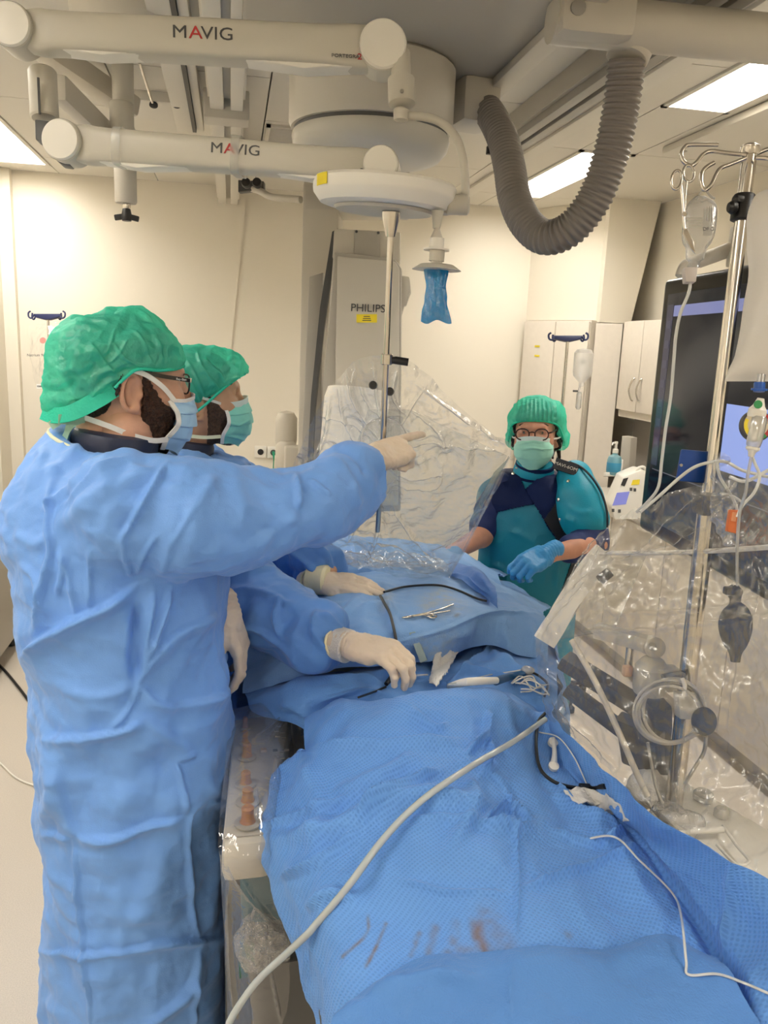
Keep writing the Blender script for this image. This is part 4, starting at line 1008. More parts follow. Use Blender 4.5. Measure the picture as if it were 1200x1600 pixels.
# sheet over the patient with the hanging front flap
midc = [
 [Z(400, 900, .95), Z(520, 885, .97), Z(600, 885, .97), Z(680, 885, .97), Z(745, 895, .97), Z(800, 915, .95), Z(860, 950, .90)],
 [Z(390, 925, 1.05), Z(520, 905, 1.12), Z(600, 893, 1.13), Z(680, 893, 1.13), Z(745, 905, 1.13), Z(800, 930, 1.09), Z(850, 955, 1.04)],
 [Z(385, 960, 1.06), Z(520, 940, 1.155), Z(600, 925, 1.16), Z(690, 922, 1.165), Z(750, 932, 1.15), Z(800, 943, 1.12), Z(846, 958, 1.075)],
 [Z(382, 1010, 1.04), Z(520, 980, 1.14), Z(605, 975, 1.155), Z(690, 962, 1.16), Z(755, 950, 1.16), Z(800, 946, 1.145), Z(848, 961, 1.10)],
 [Z(380, 1050, 1.02), Z(520, 1015, 1.11), Z(620, 1000, 1.135), Z(690, 985, 1.145), Z(760, 962, 1.15), Z(805, 958, 1.14), Z(852, 975, 1.11)],
 [Z(380, 1085, 1.0), Z(520, 1045, 1.065), Z(640, 1037, 1.07), Z(690, 1027, 1.075), Z(762, 1008, 1.08), Z(808, 1022, 1.07), Z(856, 1034, 1.05)]]
sheet('surgical_drape', midc, 160, 200, M['drape_mid'], [([(570, 930), (530, 970), (500, 1000)], .008, 9, 'ridge'), ([(555, 955), (590, 950), (620, 960)], .008, 6, 'step'), ([(520, 1000), (570, 995), (620, 1003)], .008, 6, 'step'), ([(600, 920), (610, 960), (618, 1000)], .006, 7, 'soft'), ([(620, 1003), (690, 985), (765, 957), (842, 962)], .005, 5, 'ridge'), ([(700, 905), (760, 925), (820, 945)], .008, 7, 'ridge'), ([(785, 962), (790, 990), (800, 1015)], .006, 9, 'soft'), ([(825, 970), (830, 1000), (835, 1025)], .006, 8, 'soft'), ([(640, 935), (650, 920), (700, 915)], .004, 8, 'soft'), ([(690, 1000), (740, 985)], .003, 9, 'soft')],
      seed=20, low=.004, mid=.003, stain=[([(712, 962), (716, 960)], 3, .5)], grey=[([(670, 945), (690, 930), (700, 940)], 16, .9), ([(690, 955), (720, 945)], 14, .5), ([(600, 945), (605, 930)], 10, .7), ([(660, 1010), (680, 1015), (700, 1000)], 16, .6)], label='pale blue drape with a hanging flap over the patient', cat='drape')
# pleated adhesive strip on the flap's left end
prism('adhesive_strip', [Z(641, 990, 1.146), Z(650, 988, 1.148), Z(668, 1032, 1.083), Z(658, 1036, 1.080)], A(-.004, -.006, .004), mat('grey_green_tape', (.33, .42, .42), .6, bump=.2), label='grey adhesive strip at the left end of the drape flap', cat='tape')
# far sheet under the shield
farc = [
 [Z(420, 870, .90), Z(500, 862, .92), Z(580, 858, .92), Z(660, 862, .92), Z(740, 880, .92), Z(800, 905, .90)],
 [Z(425, 858, 1.06), Z(500, 843, 1.13), Z(580, 842, 1.15), Z(660, 850, 1.15), Z(720, 868, 1.12), Z(778, 898, 1.06)],
 [Z(430, 885, 1.08), Z(500, 868, 1.13), Z(580, 866, 1.15), Z(660, 872, 1.15), Z(720, 886, 1.12), Z(785, 920, 1.05)],
 [Z(430, 915, 1.07), Z(500, 895, 1.12), Z(580, 890, 1.13), Z(660, 893, 1.13), Z(725, 905, 1.10), Z(800, 940, 1.03)],
 [Z(430, 960, 1.0), Z(500, 945, 1.05), Z(580, 940, 1.06), Z(660, 940, 1.06), Z(735, 955, 1.03), Z(810, 975, .96)]]
sheet('surgical_drape', farc, 90, 160, M['drape_mid'], None, seed=27, low=.008, mid=.006, label='far blue drape under the hanging clear shield', cat='drape')
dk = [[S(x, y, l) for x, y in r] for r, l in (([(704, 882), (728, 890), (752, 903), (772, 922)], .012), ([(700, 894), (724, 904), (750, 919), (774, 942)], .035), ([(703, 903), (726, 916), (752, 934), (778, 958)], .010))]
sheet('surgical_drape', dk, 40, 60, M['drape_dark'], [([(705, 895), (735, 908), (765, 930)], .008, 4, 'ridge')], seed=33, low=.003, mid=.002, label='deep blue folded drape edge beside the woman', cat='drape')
# side of the drapes falling to the floor side, right of the table
tops = [S(856, 1122, -.01), Z(874, 1075, 1.02), Z(870, 1030, 1.03), Z(858, 985, 1.05), Z(850, 962, 1.06), A(.93, 2.35, 1.0)]
side = [tops, [p * A(1, 1, 0) + A(.03, 0, p[2] - .10) for p in tops], [p * A(1, 1, 0) + A(.05, 0, .62) for p in tops], [p * A(1, 1, 0) + A(.05, 0, .45) for p in tops]]
sheet('surgical_drape', side, 90, 120, M['drape_plain'], None, seed=37, low=.012, mid=.005, label='blue drape hanging down the right side of the table behind the clear cover', cat='drape')

# ------------------------------------------------------------------ control module with joysticks, left of the table
cz = .945
pc = [Z(346, 1318, cz), Z(424, 1310, cz), Z(456, 1108, cz), Z(366, 1120, cz)]
t = thing('table_control_panel', 'grey table control panel with brown joystick knobs under clear film', 'control panel', np.mean(pc, 0) - A(0, 0, .1))
prism('housing', [p - A(0, 0, .004) for p in pc], A(0, 0, -.075), M['arm2'], t, 0.016)
inset = [np.mean(pc, 0) + (p - np.mean(pc, 0)) * .93 for p in pc]
prism('top_plate', [p + A(0, 0, .0) for p in inset], A(0, 0, -.004), mat('panel_plate', (.42, .39, .335), .4), t, .002)
M['knob'] = mat('brown_knob', (.36, .17, .075), .45, sss=.1)
for (bx_, by_, tx_, ty_, r) in ((383, 1139, 383, 1120, .006), (383, 1162, 384, 1141, .0065), (386, 1184, 387, 1160, .010), (384, 1226, 384, 1204, .0105), (387, 1254, 387, 1230, .0115), (387, 1287, 388, 1258, .0125)):
    b_ = Z(bx_, by_, cz + .002); h_ = max(.02, np.linalg.norm(U(tx_, ty_, PJ(b_)[2]) - b_) * 1.05)
    k_ = lathe('joystick', [(r * 1.25, 0), (r * 1.2, .004), (r * .95, .008), (r * .85, h_ * .6), (r * .9, h_ * .9), (r * .6, h_)], b_, M['knob'], t, seg=20)
    lathe('collar', [(r * 1.9, 0), (r * 1.9, .003), (r * 1.5, .005)], b_, M['grey'], k_, seg=24)
for k, (x, y) in enumerate(((432, 1142), (434, 1150), (441, 1144), (443, 1152), (430, 1172), (440, 1174), (448, 1172), (432, 1182), (441, 1184), (436, 1134))):
    box('button', Z(x, y, cz + .002), (.010, .007, .003), M['grey'] if k != 4 else M['dgrey'], t, None, .001)
box('button', Z(412, 1172, cz + .003), (.012, .012, .006), mat('tan_button', (.5, .36, .22), .5), t, None, .002)
box('button', Z(422, 1268, cz + .003), (.010, .016, .004), mat('orange_mark', (.5, .25, .08), .5), t, None, .001)
# pedestal equipment below the panel
t2 = thing('table_side_unit', 'dark equipment under the control panel with a teal side', 'side unit', A(.06, 1.0, .3))
bx('frame', (-.01, 1.36, .20), (.11, 1.80, .84), M['dgrey'], t2, bevel=.01)
prism('teal_side', [U(374, 1356, 1.46), U(424, 1350, 1.46), U(468, 1440, 1.44), U(378, 1442, 1.46)], A(0, .03, -.004), mat('dark_teal_panel', (.006, .085, .13), .4), t2, .003)
prism('lower_cover', [U(386, 1516, 1.46), U(470, 1500, 1.44), U(510, 1640, 1.46), U(400, 1650, 1.48)], A(0, .12, -.02), M['dgrey'], t2, .008)
prism('green_tab', [U(372, 1478, 1.46), U(398, 1482, 1.46), U(398, 1526, 1.47), U(374, 1530, 1.47)], A(0, .02, 0), mat('dark_green_tab', (.005, .10, .06), .4), t2, .002)
# clear film over the panel, hanging in front
cov = [[Z(360, 1110, cz + .03), Z(400, 1100, cz + .055), Z(440, 1094, cz + .045), Z(470, 1102, cz + .0)],
       [Z(352, 1190, cz + .045), Z(388, 1185, cz + .050), Z(430, 1180, cz + .035), Z(474, 1178, cz - .005)],
       [Z(345, 1260, cz + .040), Z(388, 1255, cz + .045), Z(425, 1250, cz + .030), Z(450, 1240, cz - .005)],
       [Z(342, 1318, cz + .010), Z(380, 1325, cz + .010), Z(410, 1322, cz + .008), Z(428, 1312, cz - .01)],
       [Z(345, 1352, cz - .03), Z(378, 1360, cz - .03), Z(412, 1356, cz - .03), Z(440, 1350, cz - .04)],
       [U(350, 1450, 1.50), U(385, 1455, 1.42), U(430, 1450, 1.42), U(462, 1445, 1.45)],
       [U(355, 1560, 1.55), U(395, 1560, 1.45), U(440, 1560, 1.45), U(482, 1555, 1.48)],
       [U(360, 1680, 1.60), U(400, 1680, 1.5), U(450, 1680, 1.5), U(500, 1680, 1.52)]]
sheet('plastic_cover', cov, 200, 70, film('panel_film', base=.012, edge=.30, rough=.07, haze=.01, bump=.2, bscale=18), [([(395, 1160), (420, 1140), (448, 1110)], .012, 3, 'ridge'), ([(420, 1160), (440, 1130), (450, 1108)], .010, 3, 'ridge'), ([(396, 1163), (418, 1160)], .008, 3, 'ridge'), ([(360, 1355), (400, 1410), (470, 1480)], .014, 4, 'ridge'), ([(372, 1362), (420, 1430), (475, 1510)], .010, 4, 'ridge'), ([(360, 1380), (362, 1480), (370, 1600)], .012, 4, 'ridge'), ([(415, 1430), (420, 1500), (440, 1600)], .010, 4, 'ridge'), ([(430, 1180), (428, 1220)], .008, 3, 'ridge'), ([(400, 1230), (400, 1280)], .008, 3, 'ridge')], low=.002, mid=.0012, fine=.0003, seed=41, th=.0004, label='clear plastic cover over the joystick control panel', cat='plastic cover')
# crumpled foil bag below
V, Q = nets(lambda P: s_ell(P, U(412, 1472, 1.42), (.036, .04, .045)), U(412, 1472, 1.42) - A(.08, .08, .1), U(412, 1472, 1.42) + A(.08, .08, .1), .004)
N = vnormals(V, Q); V = V + N * (.012 * ridged(V, 30, 3) + .008 * ridged(V, 70, 6))[:, None]
mk('crumpled_bag', V, Q, film('crumpled_film', base=.10, edge=.6, rough=.12, haze=.12, bump=.8, bscale=60), label='crumpled clear plastic bag below the control panel', cat='plastic bag', smooth=True)

# ------------------------------------------------------------------ people: shared builders
def cloth_mat(name, color, rough=0.55, bump=0.12, bscale=420, sheen=0.15, var=0.05, dots=False, stain=None):
    m = mat(name, color, rough, bump=bump, bscale=bscale, sheen=sheen, var=var, vscale=5, spec=0.35)
    return m
M['gown'] = cloth_mat('blue_gown', (0.165, 0.365, 0.83))
M['gown2'] = cloth_mat('blue_gown_dark', (0.12, 0.30, 0.73))
M['skin'] = mat('skin', (0.66, 0.37, 0.25), 0.5, var=0.10, vscale=30, sss=0.12, bump=0.05, bscale=300)
M['skin2'] = mat('skin_tan', (0.58, 0.33, 0.20), 0.5, var=0.10, vscale=30, sss=0.12, bump=0.05, bscale=300)
M['skin3'] = mat('skin_rosy', (0.60, 0.29, 0.19), 0.5, var=0.08, vscale=30, sss=0.12, bump=0.05, bscale=300)
M['hair'] = mat('dark_brown_hair', (0.030, 0.018, 0.011), 0.55, bump=0.9, bscale=260, var=0.45, vscale=120)
M['beard'] = mat('brown_beard', (0.062, 0.026, 0.013), 0.6, bump=1.0, bscale=300, var=0.5, vscale=150)
M['stubble'] = mat('short_dark_beard', (0.085, 0.045, 0.026), 0.6, bump=0.7, bscale=350, var=0.4, vscale=170)
M['glove'] = mat('latex_glove', (0.78, 0.645, 0.50), 0.45, bump=0.12, bscale=150, var=0.04, vscale=25, sss=0.05)
M['cuff'] = mat('glove_cuff', (0.84, 0.76, 0.50), 0.5, bump=0.15, bscale=120)
M['knit'] = mat('white_knit_cuff', (0.85, 0.80, 0.74), 0.8, bump=0.6, bscale=300)
M['blueglove'] = mat('blue_nitrile_glove', (0.045, 0.30, 0.66), 0.45, bump=0.15, bscale=150)
M['cap'] = sheer('green_cap', (0.08, 0.86, 0.62), see=0.36, rough=0.35, gloss=0.06, bump=0.35, bscale=120)
M['cap_band'] = sheer('green_cap_band', (0.05, 0.78, 0.56), see=0.08, rough=0.45, gloss=0.03, bump=0.3, bscale=200)
M['mask_blue'] = cloth_mat('light_blue_mask', (0.38, 0.62, 0.86), 0.6, var=0.03)
M['mask_green'] = cloth_mat('mint_mask', (0.24, 0.68, 0.60), 0.6, var=0.03)
M['mask_green2'] = cloth_mat('mint_mask_pale', (0.36, 0.74, 0.60), 0.6, var=0.03)
M['tie'] = mat('white_tie', (0.84, 0.82, 0.78), 0.7, bump=0.1, bscale=300)
M['cream_tie'] = mat('cream_neck_binding', (0.78, 0.80, 0.58), 0.7)
M['thyroid'] = mat('navy_collar', (0.012, 0.020, 0.055), 0.45, bump=0.08, bscale=200)
M['eyewhite'] = mat('eye_white', (0.75, 0.72, 0.68), 0.2)
M['iris'] = mat('dark_iris', (0.02, 0.012, 0.008), 0.1)
M['specs'] = mat('black_glasses_frame', (0.015, 0.012, 0.011), 0.25)
M['lens'] = film('clear_lens', base=0.05, edge=0.35, rough=0.02, haze=0.02, bump=0)

def subdivide(V, Q):
    n = len(V); e = np.sort(np.concatenate([Q[:, [0, 1]], Q[:, [1, 2]], Q[:, [2, 3]], Q[:, [3, 0]]]), 1)
    ue, inv = np.unique(e[:, 0] * n + e[:, 1], return_inverse=True); inv = inv.reshape(4, -1).T
    mid = (V[ue // n] + V[ue % n]) / 2; cen = V[Q].mean(1)
    W = np.vstack([V, mid, cen]); me = inv + n; ce = np.arange(len(Q)) + n + len(mid)
    F2 = np.concatenate([np.stack([Q[:, k], me[:, k], ce, me[:, k - 1]], 1) for k in range(4)])
    return W, F2

def head_frame(ear, side, bearing, pitch=0.0, roll=0.0, scale=1.0):
    """ear: world position of the near ear centre; side -1: right ear, +1: left ear"""
    b = math.radians(bearing); f = A(math.sin(b), math.cos(b), 0); l = A(-math.cos(b), math.sin(b), 0)
    R = np.stack([f, l, A(0, 0, 1)], 1) @ rot(rx=math.radians(roll), ry=math.radians(-pitch))
    c = ear - R @ (A(-0.012, 0.078 * side, 0.0) * scale)
    return c, R * scale

def head_sd(q):
    d = smin(s_ell(q, (-.018, 0, .052), (.101, .077, .088)), s_ell(q, (.036, 0, .0), (.066, .064, .096)), .04)
    for s in (-1, 1):
        d = smin(d, s_chain(q, [(-.002, .050 * s, -.035), (.045, .036 * s, -.078), (.080, .006 * s, -.090)], [.018, .018, .019], .01), .028)
        d = smin(d, s_ell(q, (.068, .043 * s, -.012), (.030, .026, .026)), .03)
    d = smin(d, s_chain(q, [(.086, -.036, .044), (.096, 0, .043), (.086, .036, .044)], [.010, .012, .010], .01), .018)
    for s in (-1, 1):
        d = smax(d, -s_ell(q, (.108, .034 * s, .026), (.022, .019, .012)), .012)
        d = smin(d, s_ell(q, (.081, .034 * s, .027), (.0135, .0145, .0105)), .006)
    d = smin(d, s_cone(q, (.096, 0, .034), (.119, 0, -.006), .0075, .0125), .014)
    for s in (-1, 1): d = smin(d, s_ell(q, (.108, .0125 * s, -.010), (.010, .0075, .0075)), .006)
    d = smin(d, s_ell(q, (.097, 0, -.042), (.011, .024, .009)), .010)
    d = smin(d, s_cone(q, (-.026, 0, -.02), (-.055, 0, -.22), .056, .064), .03)
    for s in (-1, 1):
        a = np.linspace(-2.6, 1.9, 12)
        hp = [(-.012 - .0185 * math.cos(t) - .003 * math.sin(t), (.079) * s, .002 + .033 * math.sin(t) * (1 if t < 0 else .92)) for t in a]
        hp = [(-.014 + .019 * math.sin(t), (.0815 - .005 * math.sin(t)) * s, .034 * math.cos(t)) for t in np.linspace(0.9, -3.9, 14)]
        ear = s_ell(q, (-.010, .074 * s, .0), (.018, .007, .032))
        ear = smin(ear, s_chain(q, hp, [.0045] * 14, .003), .005)
        ear = smin(ear, s_ell(q, (-.004, .077 * s, -.030), (.009, .006, .011)), .006)
        ear = smax(ear, -s_ell(q, (-.006, .087 * s, .003), (.011, .013, .020)), .003)
        ear = smin(ear, s_ell(q, (.006, .078 * s, -.004), (.004, .005, .006)), .004)
        d = smin(d, ear, .006)
    return d
LO_H, HI_H = A(-.16, -.105, -.24), A(.15, .105, .16)
def w2l(P, c, R):
    s2 = (R[:, 0] @ R[:, 0]); return (P - c) @ (R / s2)

def add_geo(parts):
    Vs, Fs, n = [], [], 0
    for V, Q in parts: Vs.append(V); Fs.append(Q + n); n += len(V)
    return np.concatenate(Vs), np.concatenate(Fs)

def ribbon_geo(pts, wdir, w, th=0.0012, sub=6):
    P = spline(np.array(pts, float), sub); T = np.gradient(P, axis=0); T /= np.linalg.norm(T, axis=1)[:, None] + 1e-9
    wd = np.array(wdir, float)
    if wd.ndim == 1: wd = np.repeat(wd[None], len(P), 0)
    else: wd = spline(wd, sub)
    wd = wd - T * (wd * T).sum(1)[:, None]; wd /= np.linalg.norm(wd, axis=1)[:, None]; nn = np.cross(T, wd)
    V = np.stack([P + wd * w / 2 + nn * th / 2, P - wd * w / 2 + nn * th / 2, P - wd * w / 2 - nn * th / 2, P + wd * w / 2 - nn * th / 2], 1)
    m = len(P); Fs = [(i * 4 + k, i * 4 + (k + 1) % 4, (i + 1) * 4 + (k + 1) % 4, (i + 1) * 4 + k) for i in range(m - 1) for k in range(4)]
    Fs += [(3, 2, 1, 0), tuple((m - 1) * 4 + k for k in range(4))]
    return V.reshape(-1, 3), Fs
def ribbon(name, pts, wdir, w, m, parent, th=0.0012, sub=6, **k):
    V, Fs = ribbon_geo(pts, wdir, w, th, sub); return mk(name, V, Fs, m, parent, True, angle=40, **k)

def eyes(c, R, parent):
    for s in (-1, 1):
        e = c + R @ A(.0815, .034 * s, .0268); sc = np.linalg.norm(R[:, 0])
        b = np.linspace(-1.5, 1.5, 9)
        o = lathe('eye', [(.0122 * sc * math.cos(t), .0122 * sc * math.sin(t)) for t in b], e, M['eyewhite'], parent, axis=R[:, 0], seg=20)
        lathe('iris', [(.0062 * sc, .0104 * sc), (.0058 * sc, .0113 * sc), (.003 * sc, .0125 * sc), (.0005, .0128 * sc)], e, M['iris'], o, axis=R[:, 0], seg=16)
        br = [c + R @ A(.094 - .018 * abs(t - .12), (.012 + .042 * t) * s, .046 + .010 * math.sin(2.6 * t)) for t in np.linspace(0, 1, 6)]
        tube('eyebrow', br, [.003, .0045, .005, .0045, .0035, .002], M['hair'], parent, 8, 3)

def shell(name, c, R, field, m, parent, h=0.0024, lo=LO_H, hi=HI_H, cut=None, rough=0.0, rs=90, lines=None, noise_amp=0.0, noise_s=30, relax_it=1, sub=False, crk=0.0):
    """mesh from a field in head space; cut(q) > 0 removes; cut faces are opened"""
    V, Q = nets(field if cut is None else (lambda P: np.maximum(field(P), cut(P))), lo, hi, h)
    if cut is not None:
        cv = cut(V.astype(np.float32)); k = (cv > -h * 0.45)
        Q = Q[~(k[Q].all(1))]
    V = relax(V, Q, relax_it, .5)
    W = V @ R.T + c
    if sub: W, Q = subdivide(W, Q); W = relax(W, Q, 1, .5)
    if noise_amp or lines or rough:
        N = vnormals(W, Q); H = np.zeros(len(W))
        if crk: H += crinkle(W, crk, 11, 71, 9) + crinkle(W, crk * .5, 26, 72, 9)
        if noise_amp: H += noise_amp * (ridged(W, noise_s, 5) * .7 + .5 * vnoise(W, noise_s * 2.3, 9))
        if rough: H += rough * vnoise(W, rs * 3, 2)
        if lines: H += fold_disp(W, N, lines)
        W = W + N * H[:, None]
    u = np.unique(Q); ix = np.zeros(len(W), int); ix[u] = np.arange(len(u))
    return mk(name, W[u], ix[Q], m, parent, True)

def interp_cut(xs, zs):
    """keeps what lies above the line z = g(x)"""
    return lambda P: np.interp(P[..., 0], xs, zs).astype(np.float32) - P[..., 2]

def face_mask(c, R, parent, m, edge, zt=0.012, zb=-0.120, xf=(.118, .126, .128, .122, .104), xs=(.060, .080, .084, .062, .062), ys=(.056, .066, .067, .062, .040), pleats=3, top_band=None, lines=None, amp=.0035):
    nu, nv = 61, 64; v = np.linspace(0, 1, nv); t5 = np.linspace(0, 1, 5)
    XF, XS, YS = [np.interp(v, t5, k) for k in (xf, xs, ys)]
    XF, XS, YS = [np.convolve(np.pad(k, 6, 'edge'), np.ones(13) / 13, 'valid') for k in (XF, XS, YS)]
    th = np.linspace(-math.pi / 2, math.pi / 2, nu)
    G = np.zeros((nv, nu, 3))
    saw = ((v * pleats) % 1.0); pl = amp * (saw - .5) * np.sin(np.pi * np.clip(v * 1.05, 0, 1)) ** .5
    for j in range(nv):
        cz = zt + (zb - zt) * v[j]; co, si = np.cos(th), np.sin(th)
        dip = 0.012 * (np.abs(si) ** 2) * (1 - v[j]) * -1 + 0.016 * (np.abs(si) ** 2) * v[j]
        G[j, :, 0] = XS[j] + (XF[j] - XS[j] + pl[j]) * np.abs(co) ** .75
        G[j, :, 1] = np.sign(si) * np.abs(si) ** .85 * (YS[j] + pl[j] * .6)
        G[j, :, 2] = cz + dip
    W = G.reshape(-1, 3) @ R.T + c; Q = grid_faces(nv, nu)
    N = vnormals(W, Q); cen = c + R @ A(0, 0, -.05); sg = np.sign(((W - cen) * N).sum(1).mean()); 
    if sg < 0: Q = Q[:, ::-1]; N = -N
    H = .0012 * ridged(W, 35, 4) + .0006 * vnoise(W, 90, 6)
    if lines: H += fold_disp(W, N, lines)
    W = W + N * H[:, None]
    # give the sheet thickness
    Vb = W - N * .0016; n = len(W); rim = list(range(nu)) + [j * nu + nu - 1 for j in range(1, nv)] + [(nv - 1) * nu + i for i in range(nu - 2, -1, -1)] + [j * nu for j in range(nv - 2, 0, -1)]
    Fs = np.vstack([Q, Q[:, ::-1] + n, np.array([(rim[i], rim[(i + 1) % len(rim)], rim[(i + 1) % len(rim)] + n, rim[i] + n) for i in range(len(rim))])])
    o = mk('face_mask', np.vstack([W, Vb]), Fs, m, parent, True, angle=60)
    Wg = W.reshape(nv, nu, 3)
    for i in (0, nu - 1): ribbon('mask_edge', Wg[::7, i], R[:, 0], .009, edge, o, th=.0035, sub=4)
    ribbon('mask_edge', Wg[0, ::6], R[:, 2], .007 if not top_band else .016, top_band or edge, o, th=.0030, sub=4)
    return o, Wg

# hands -------------------------------------------------------------
def hand_sd(q, side, curl, thumb, spread=0.06, cuff=0.0, size=1.0):
    q = q / size
    d = s_box(q, (.048, 0, 0), (.050, .040, .0145), .0135)
    d = smin(d, s_cone(q, (.012, .018 * side, -.006), (.055, .030 * side, -.008), .017, .014), .014)
    d = smin(d, s_cone(q, (.010, -.02 * side, -.006), (.06, -.030 * side, -.006), .015, .012), .014)
    yb = [.030, .0105, -.0095, -.0285]; L = [(.044, .026, .021), (.048, .030, .022), (.045, .028, .021), (.035, .021, .019)]; r0 = [.0098, .0100, .0095, .0085]; xb = [.093, .097, .093, .085]
    for i in range(4):
        p = A(xb[i], yb[i] * side, .001); a = 0.0; y_ = spread * (1.5 - i) * .5 * side; pts = [p - A(.018, 0, 0), p]; rr = [r0[i] * 1.05, r0[i] * 1.05]
        for j in range(3):
            a += curl[i][j]; dirv = A(math.cos(a) * math.cos(y_), math.sin(y_), -math.sin(a)); p = p + dirv * L[i][j]; pts.append(p); rr.append(r0[i] * (.98, .90, .80)[j])
        d = smin(d, s_chain(q, pts, rr, .004), .006)
    tp = [A(.014, .022 * side, -.008)] + [A(*t) * A(1, side, 1) for t in thumb]
    d = smin(d, s_chain(q, tp, [.016, .0135, .0110, .0088][:len(tp)], .006), .010)
    d = smin(d, s_cone(q, (-.06 - cuff, 0, -.001), (.012, 0, -.001), .031, .0285), .014)
    return d * size
def glove(name, W, xdir, zdir, side, curl, thumb, m, parent, spread=.06, cuff=0.0, size=1.0, h=.0019, flat=(1, 1), band=None):
    x = np.asarray(xdir, float); x /= np.linalg.norm(x); z = np.asarray(zdir, float); z = z - x * (x @ z); z /= np.linalg.norm(z); y = np.cross(z, x)
    R = np.stack([x, y, z], 1)
    lo, hi = A(-.105 - cuff, -.075, -.125) * size, A(.215, .075, .06) * size
    V, Q = nets(lambda P: hand_sd(P, side, curl, thumb, spread, cuff, size), lo, hi, h * size); V = relax(V, Q, 1, .4)
    Wd = V @ R.T + W; N = vnormals(Wd, Q)
    H = .0010 * ridged(Wd, 55, 3) + .0005 * vnoise(Wd, 160, 5)
    xx = V[:, 0] / size; H += .0010 * np.sin(xx * 520 + 3 * vnoise(Wd, 40, 1)) * np.exp(-((xx + .015) / .03) ** 2)
    Wd = Wd + N * H[:, None]
    o = mk(name, Wd, Q, m, parent, True)
    if band is not None:
        a = np.arange(28) * 2 * math.pi / 28
        tube('rolled_cuff', [W + R @ (A(-.060 - cuff + .004 * math.sin(2 * t), .033 * math.cos(t), .033 * math.sin(t) - .001) * size) for t in a], .0032, band, o, 8, closed=True)
    return o, R

CURL_RELAX = [(.25, .35, .25), (.3, .4, .3), (.35, .45, .3), (.4, .5, .3)]
CURL_FIST = [(1.3, 1.6, .9)] * 4
THUMB_OUT = [(.042, .044, -.012), (.070, .056, -.016), (.094, .058, -.020)]
THUMB_IN = [(.040, .040, -.022), (.068, .034, -.036), (.086, .018, -.042)]

def folds(*rows): return [(pts, a, w, k) for pts, a, w, k in rows]

def gown_mesh(name, field, lo, hi, h, m, parent, lines, seed, low=.006, mid=.0035, fine=.0008, cutz=None, noisescale=1.0, sub=True):
    V, Q = nets(field, lo, hi, h); V = relax(V, Q, 2, .5)
    if sub: V, Q = subdivide(V, Q); V = relax(V, Q, 1, .5)
    N = vnormals(V, Q)
    S = V * A(1, 1, .55)
    H = low * vnoise(S, 7 * noisescale, seed) + mid * ridged(S, 11 * noisescale, seed + 1) + mid * .6 * ridged(V * A(1, 1, 1.2), 23 * noisescale, seed + 2) + fine * ridged(V, 60, seed + 3)
    H += crinkle(V, .0055, 5, seed, 10) + crinkle(V, .0020, 13, seed + 5, 10)
    H += fold_disp(V, N, lines)
    V = V + N * H[:, None]
    return mk(name, V, Q, m, parent, True)


# ================================================================== man in front, pointing
ear1 = U(206, 613, 1.50); c1, R1 = head_frame(ear1, -1, 69, -4, 0, 1.0)
p1 = thing('person', 'bearded man in blue gown, green cap and glasses pointing with outstretched arm', 'person', A(-.19, 1.62, 0))
torso1 = [(1.60, -.235, 1.62, .085, .09, 0), (1.575, -.235, 1.62, .115, .115, 0), (1.53, -.235, 1.62, .165, .185, 0), (1.48, -.232, 1.62, .192, .225, 0), (1.40, -.225, 1.62, .203, .245, 0), (1.33, -.215, 1.62, .205, .245, 0),
          (1.24, -.205, 1.61, .190, .235, 0), (1.12, -.196, 1.60, .188, .23, 0), (1.0, -.193, 1.60, .190, .235, 0), (.80, -.192, 1.60, .188, .24, 0), (.62, -.19, 1.60, .187, .24, 0), (.50, -.20, 1.60, .200, .245, 0), (.36, -.193, 1.60, .197, .25, 0), (.10, -.19, 1.6, .20, .26, 0)]
armR1 = [U(205, 800, 1.40), U(300, 809, 1.42), U(360, 812, 1.45), U(420, 807, 1.48), U(480, 789, 1.53), U(540, 757, 1.60), U(584, 738, 1.65), U(610, 727, 1.68)]
radR1 = [.108, .102, .092, .082, .077, .072, .063, .060]
cuff1 = U(573, 742, 1.64); cdir1 = armR1[-1] - armR1[-3]; cdir1 = cdir1 / np.linalg.norm(cdir1)
armL1 = [A(-.21, 1.76, 1.44), A(-.15, 1.78, 1.20), A(-.04, 1.74, 1.17)]
def gown1(P):
    d = s_loft(P, torso1, 2.2)
    d = np.maximum(d, (P - np.float32((-.235, 1.62, 1.572))) @ np.float32((.30, -.03, .95)))
    d = smin(d, s_chain(P, armL1, [.09, .075, .055], .02), .03)
    a = s_chain(P, armR1, radR1, .02)
    pl = (P - cuff1.astype(np.float32)) @ cdir1.astype(np.float32)
    a = np.maximum(a, pl)
    a = np.maximum(a, -(np.maximum(s_chain(P, armR1[-4:], [r - .014 for r in radR1[-4:]], .02), -pl - .10)))
    d = smin(d, a, .035)
    nk = s_cone(P, (-.225, 1.62, 1.46), (-.20, 1.62, 1.70), .088, .105)
    return np.maximum(d, -nk)
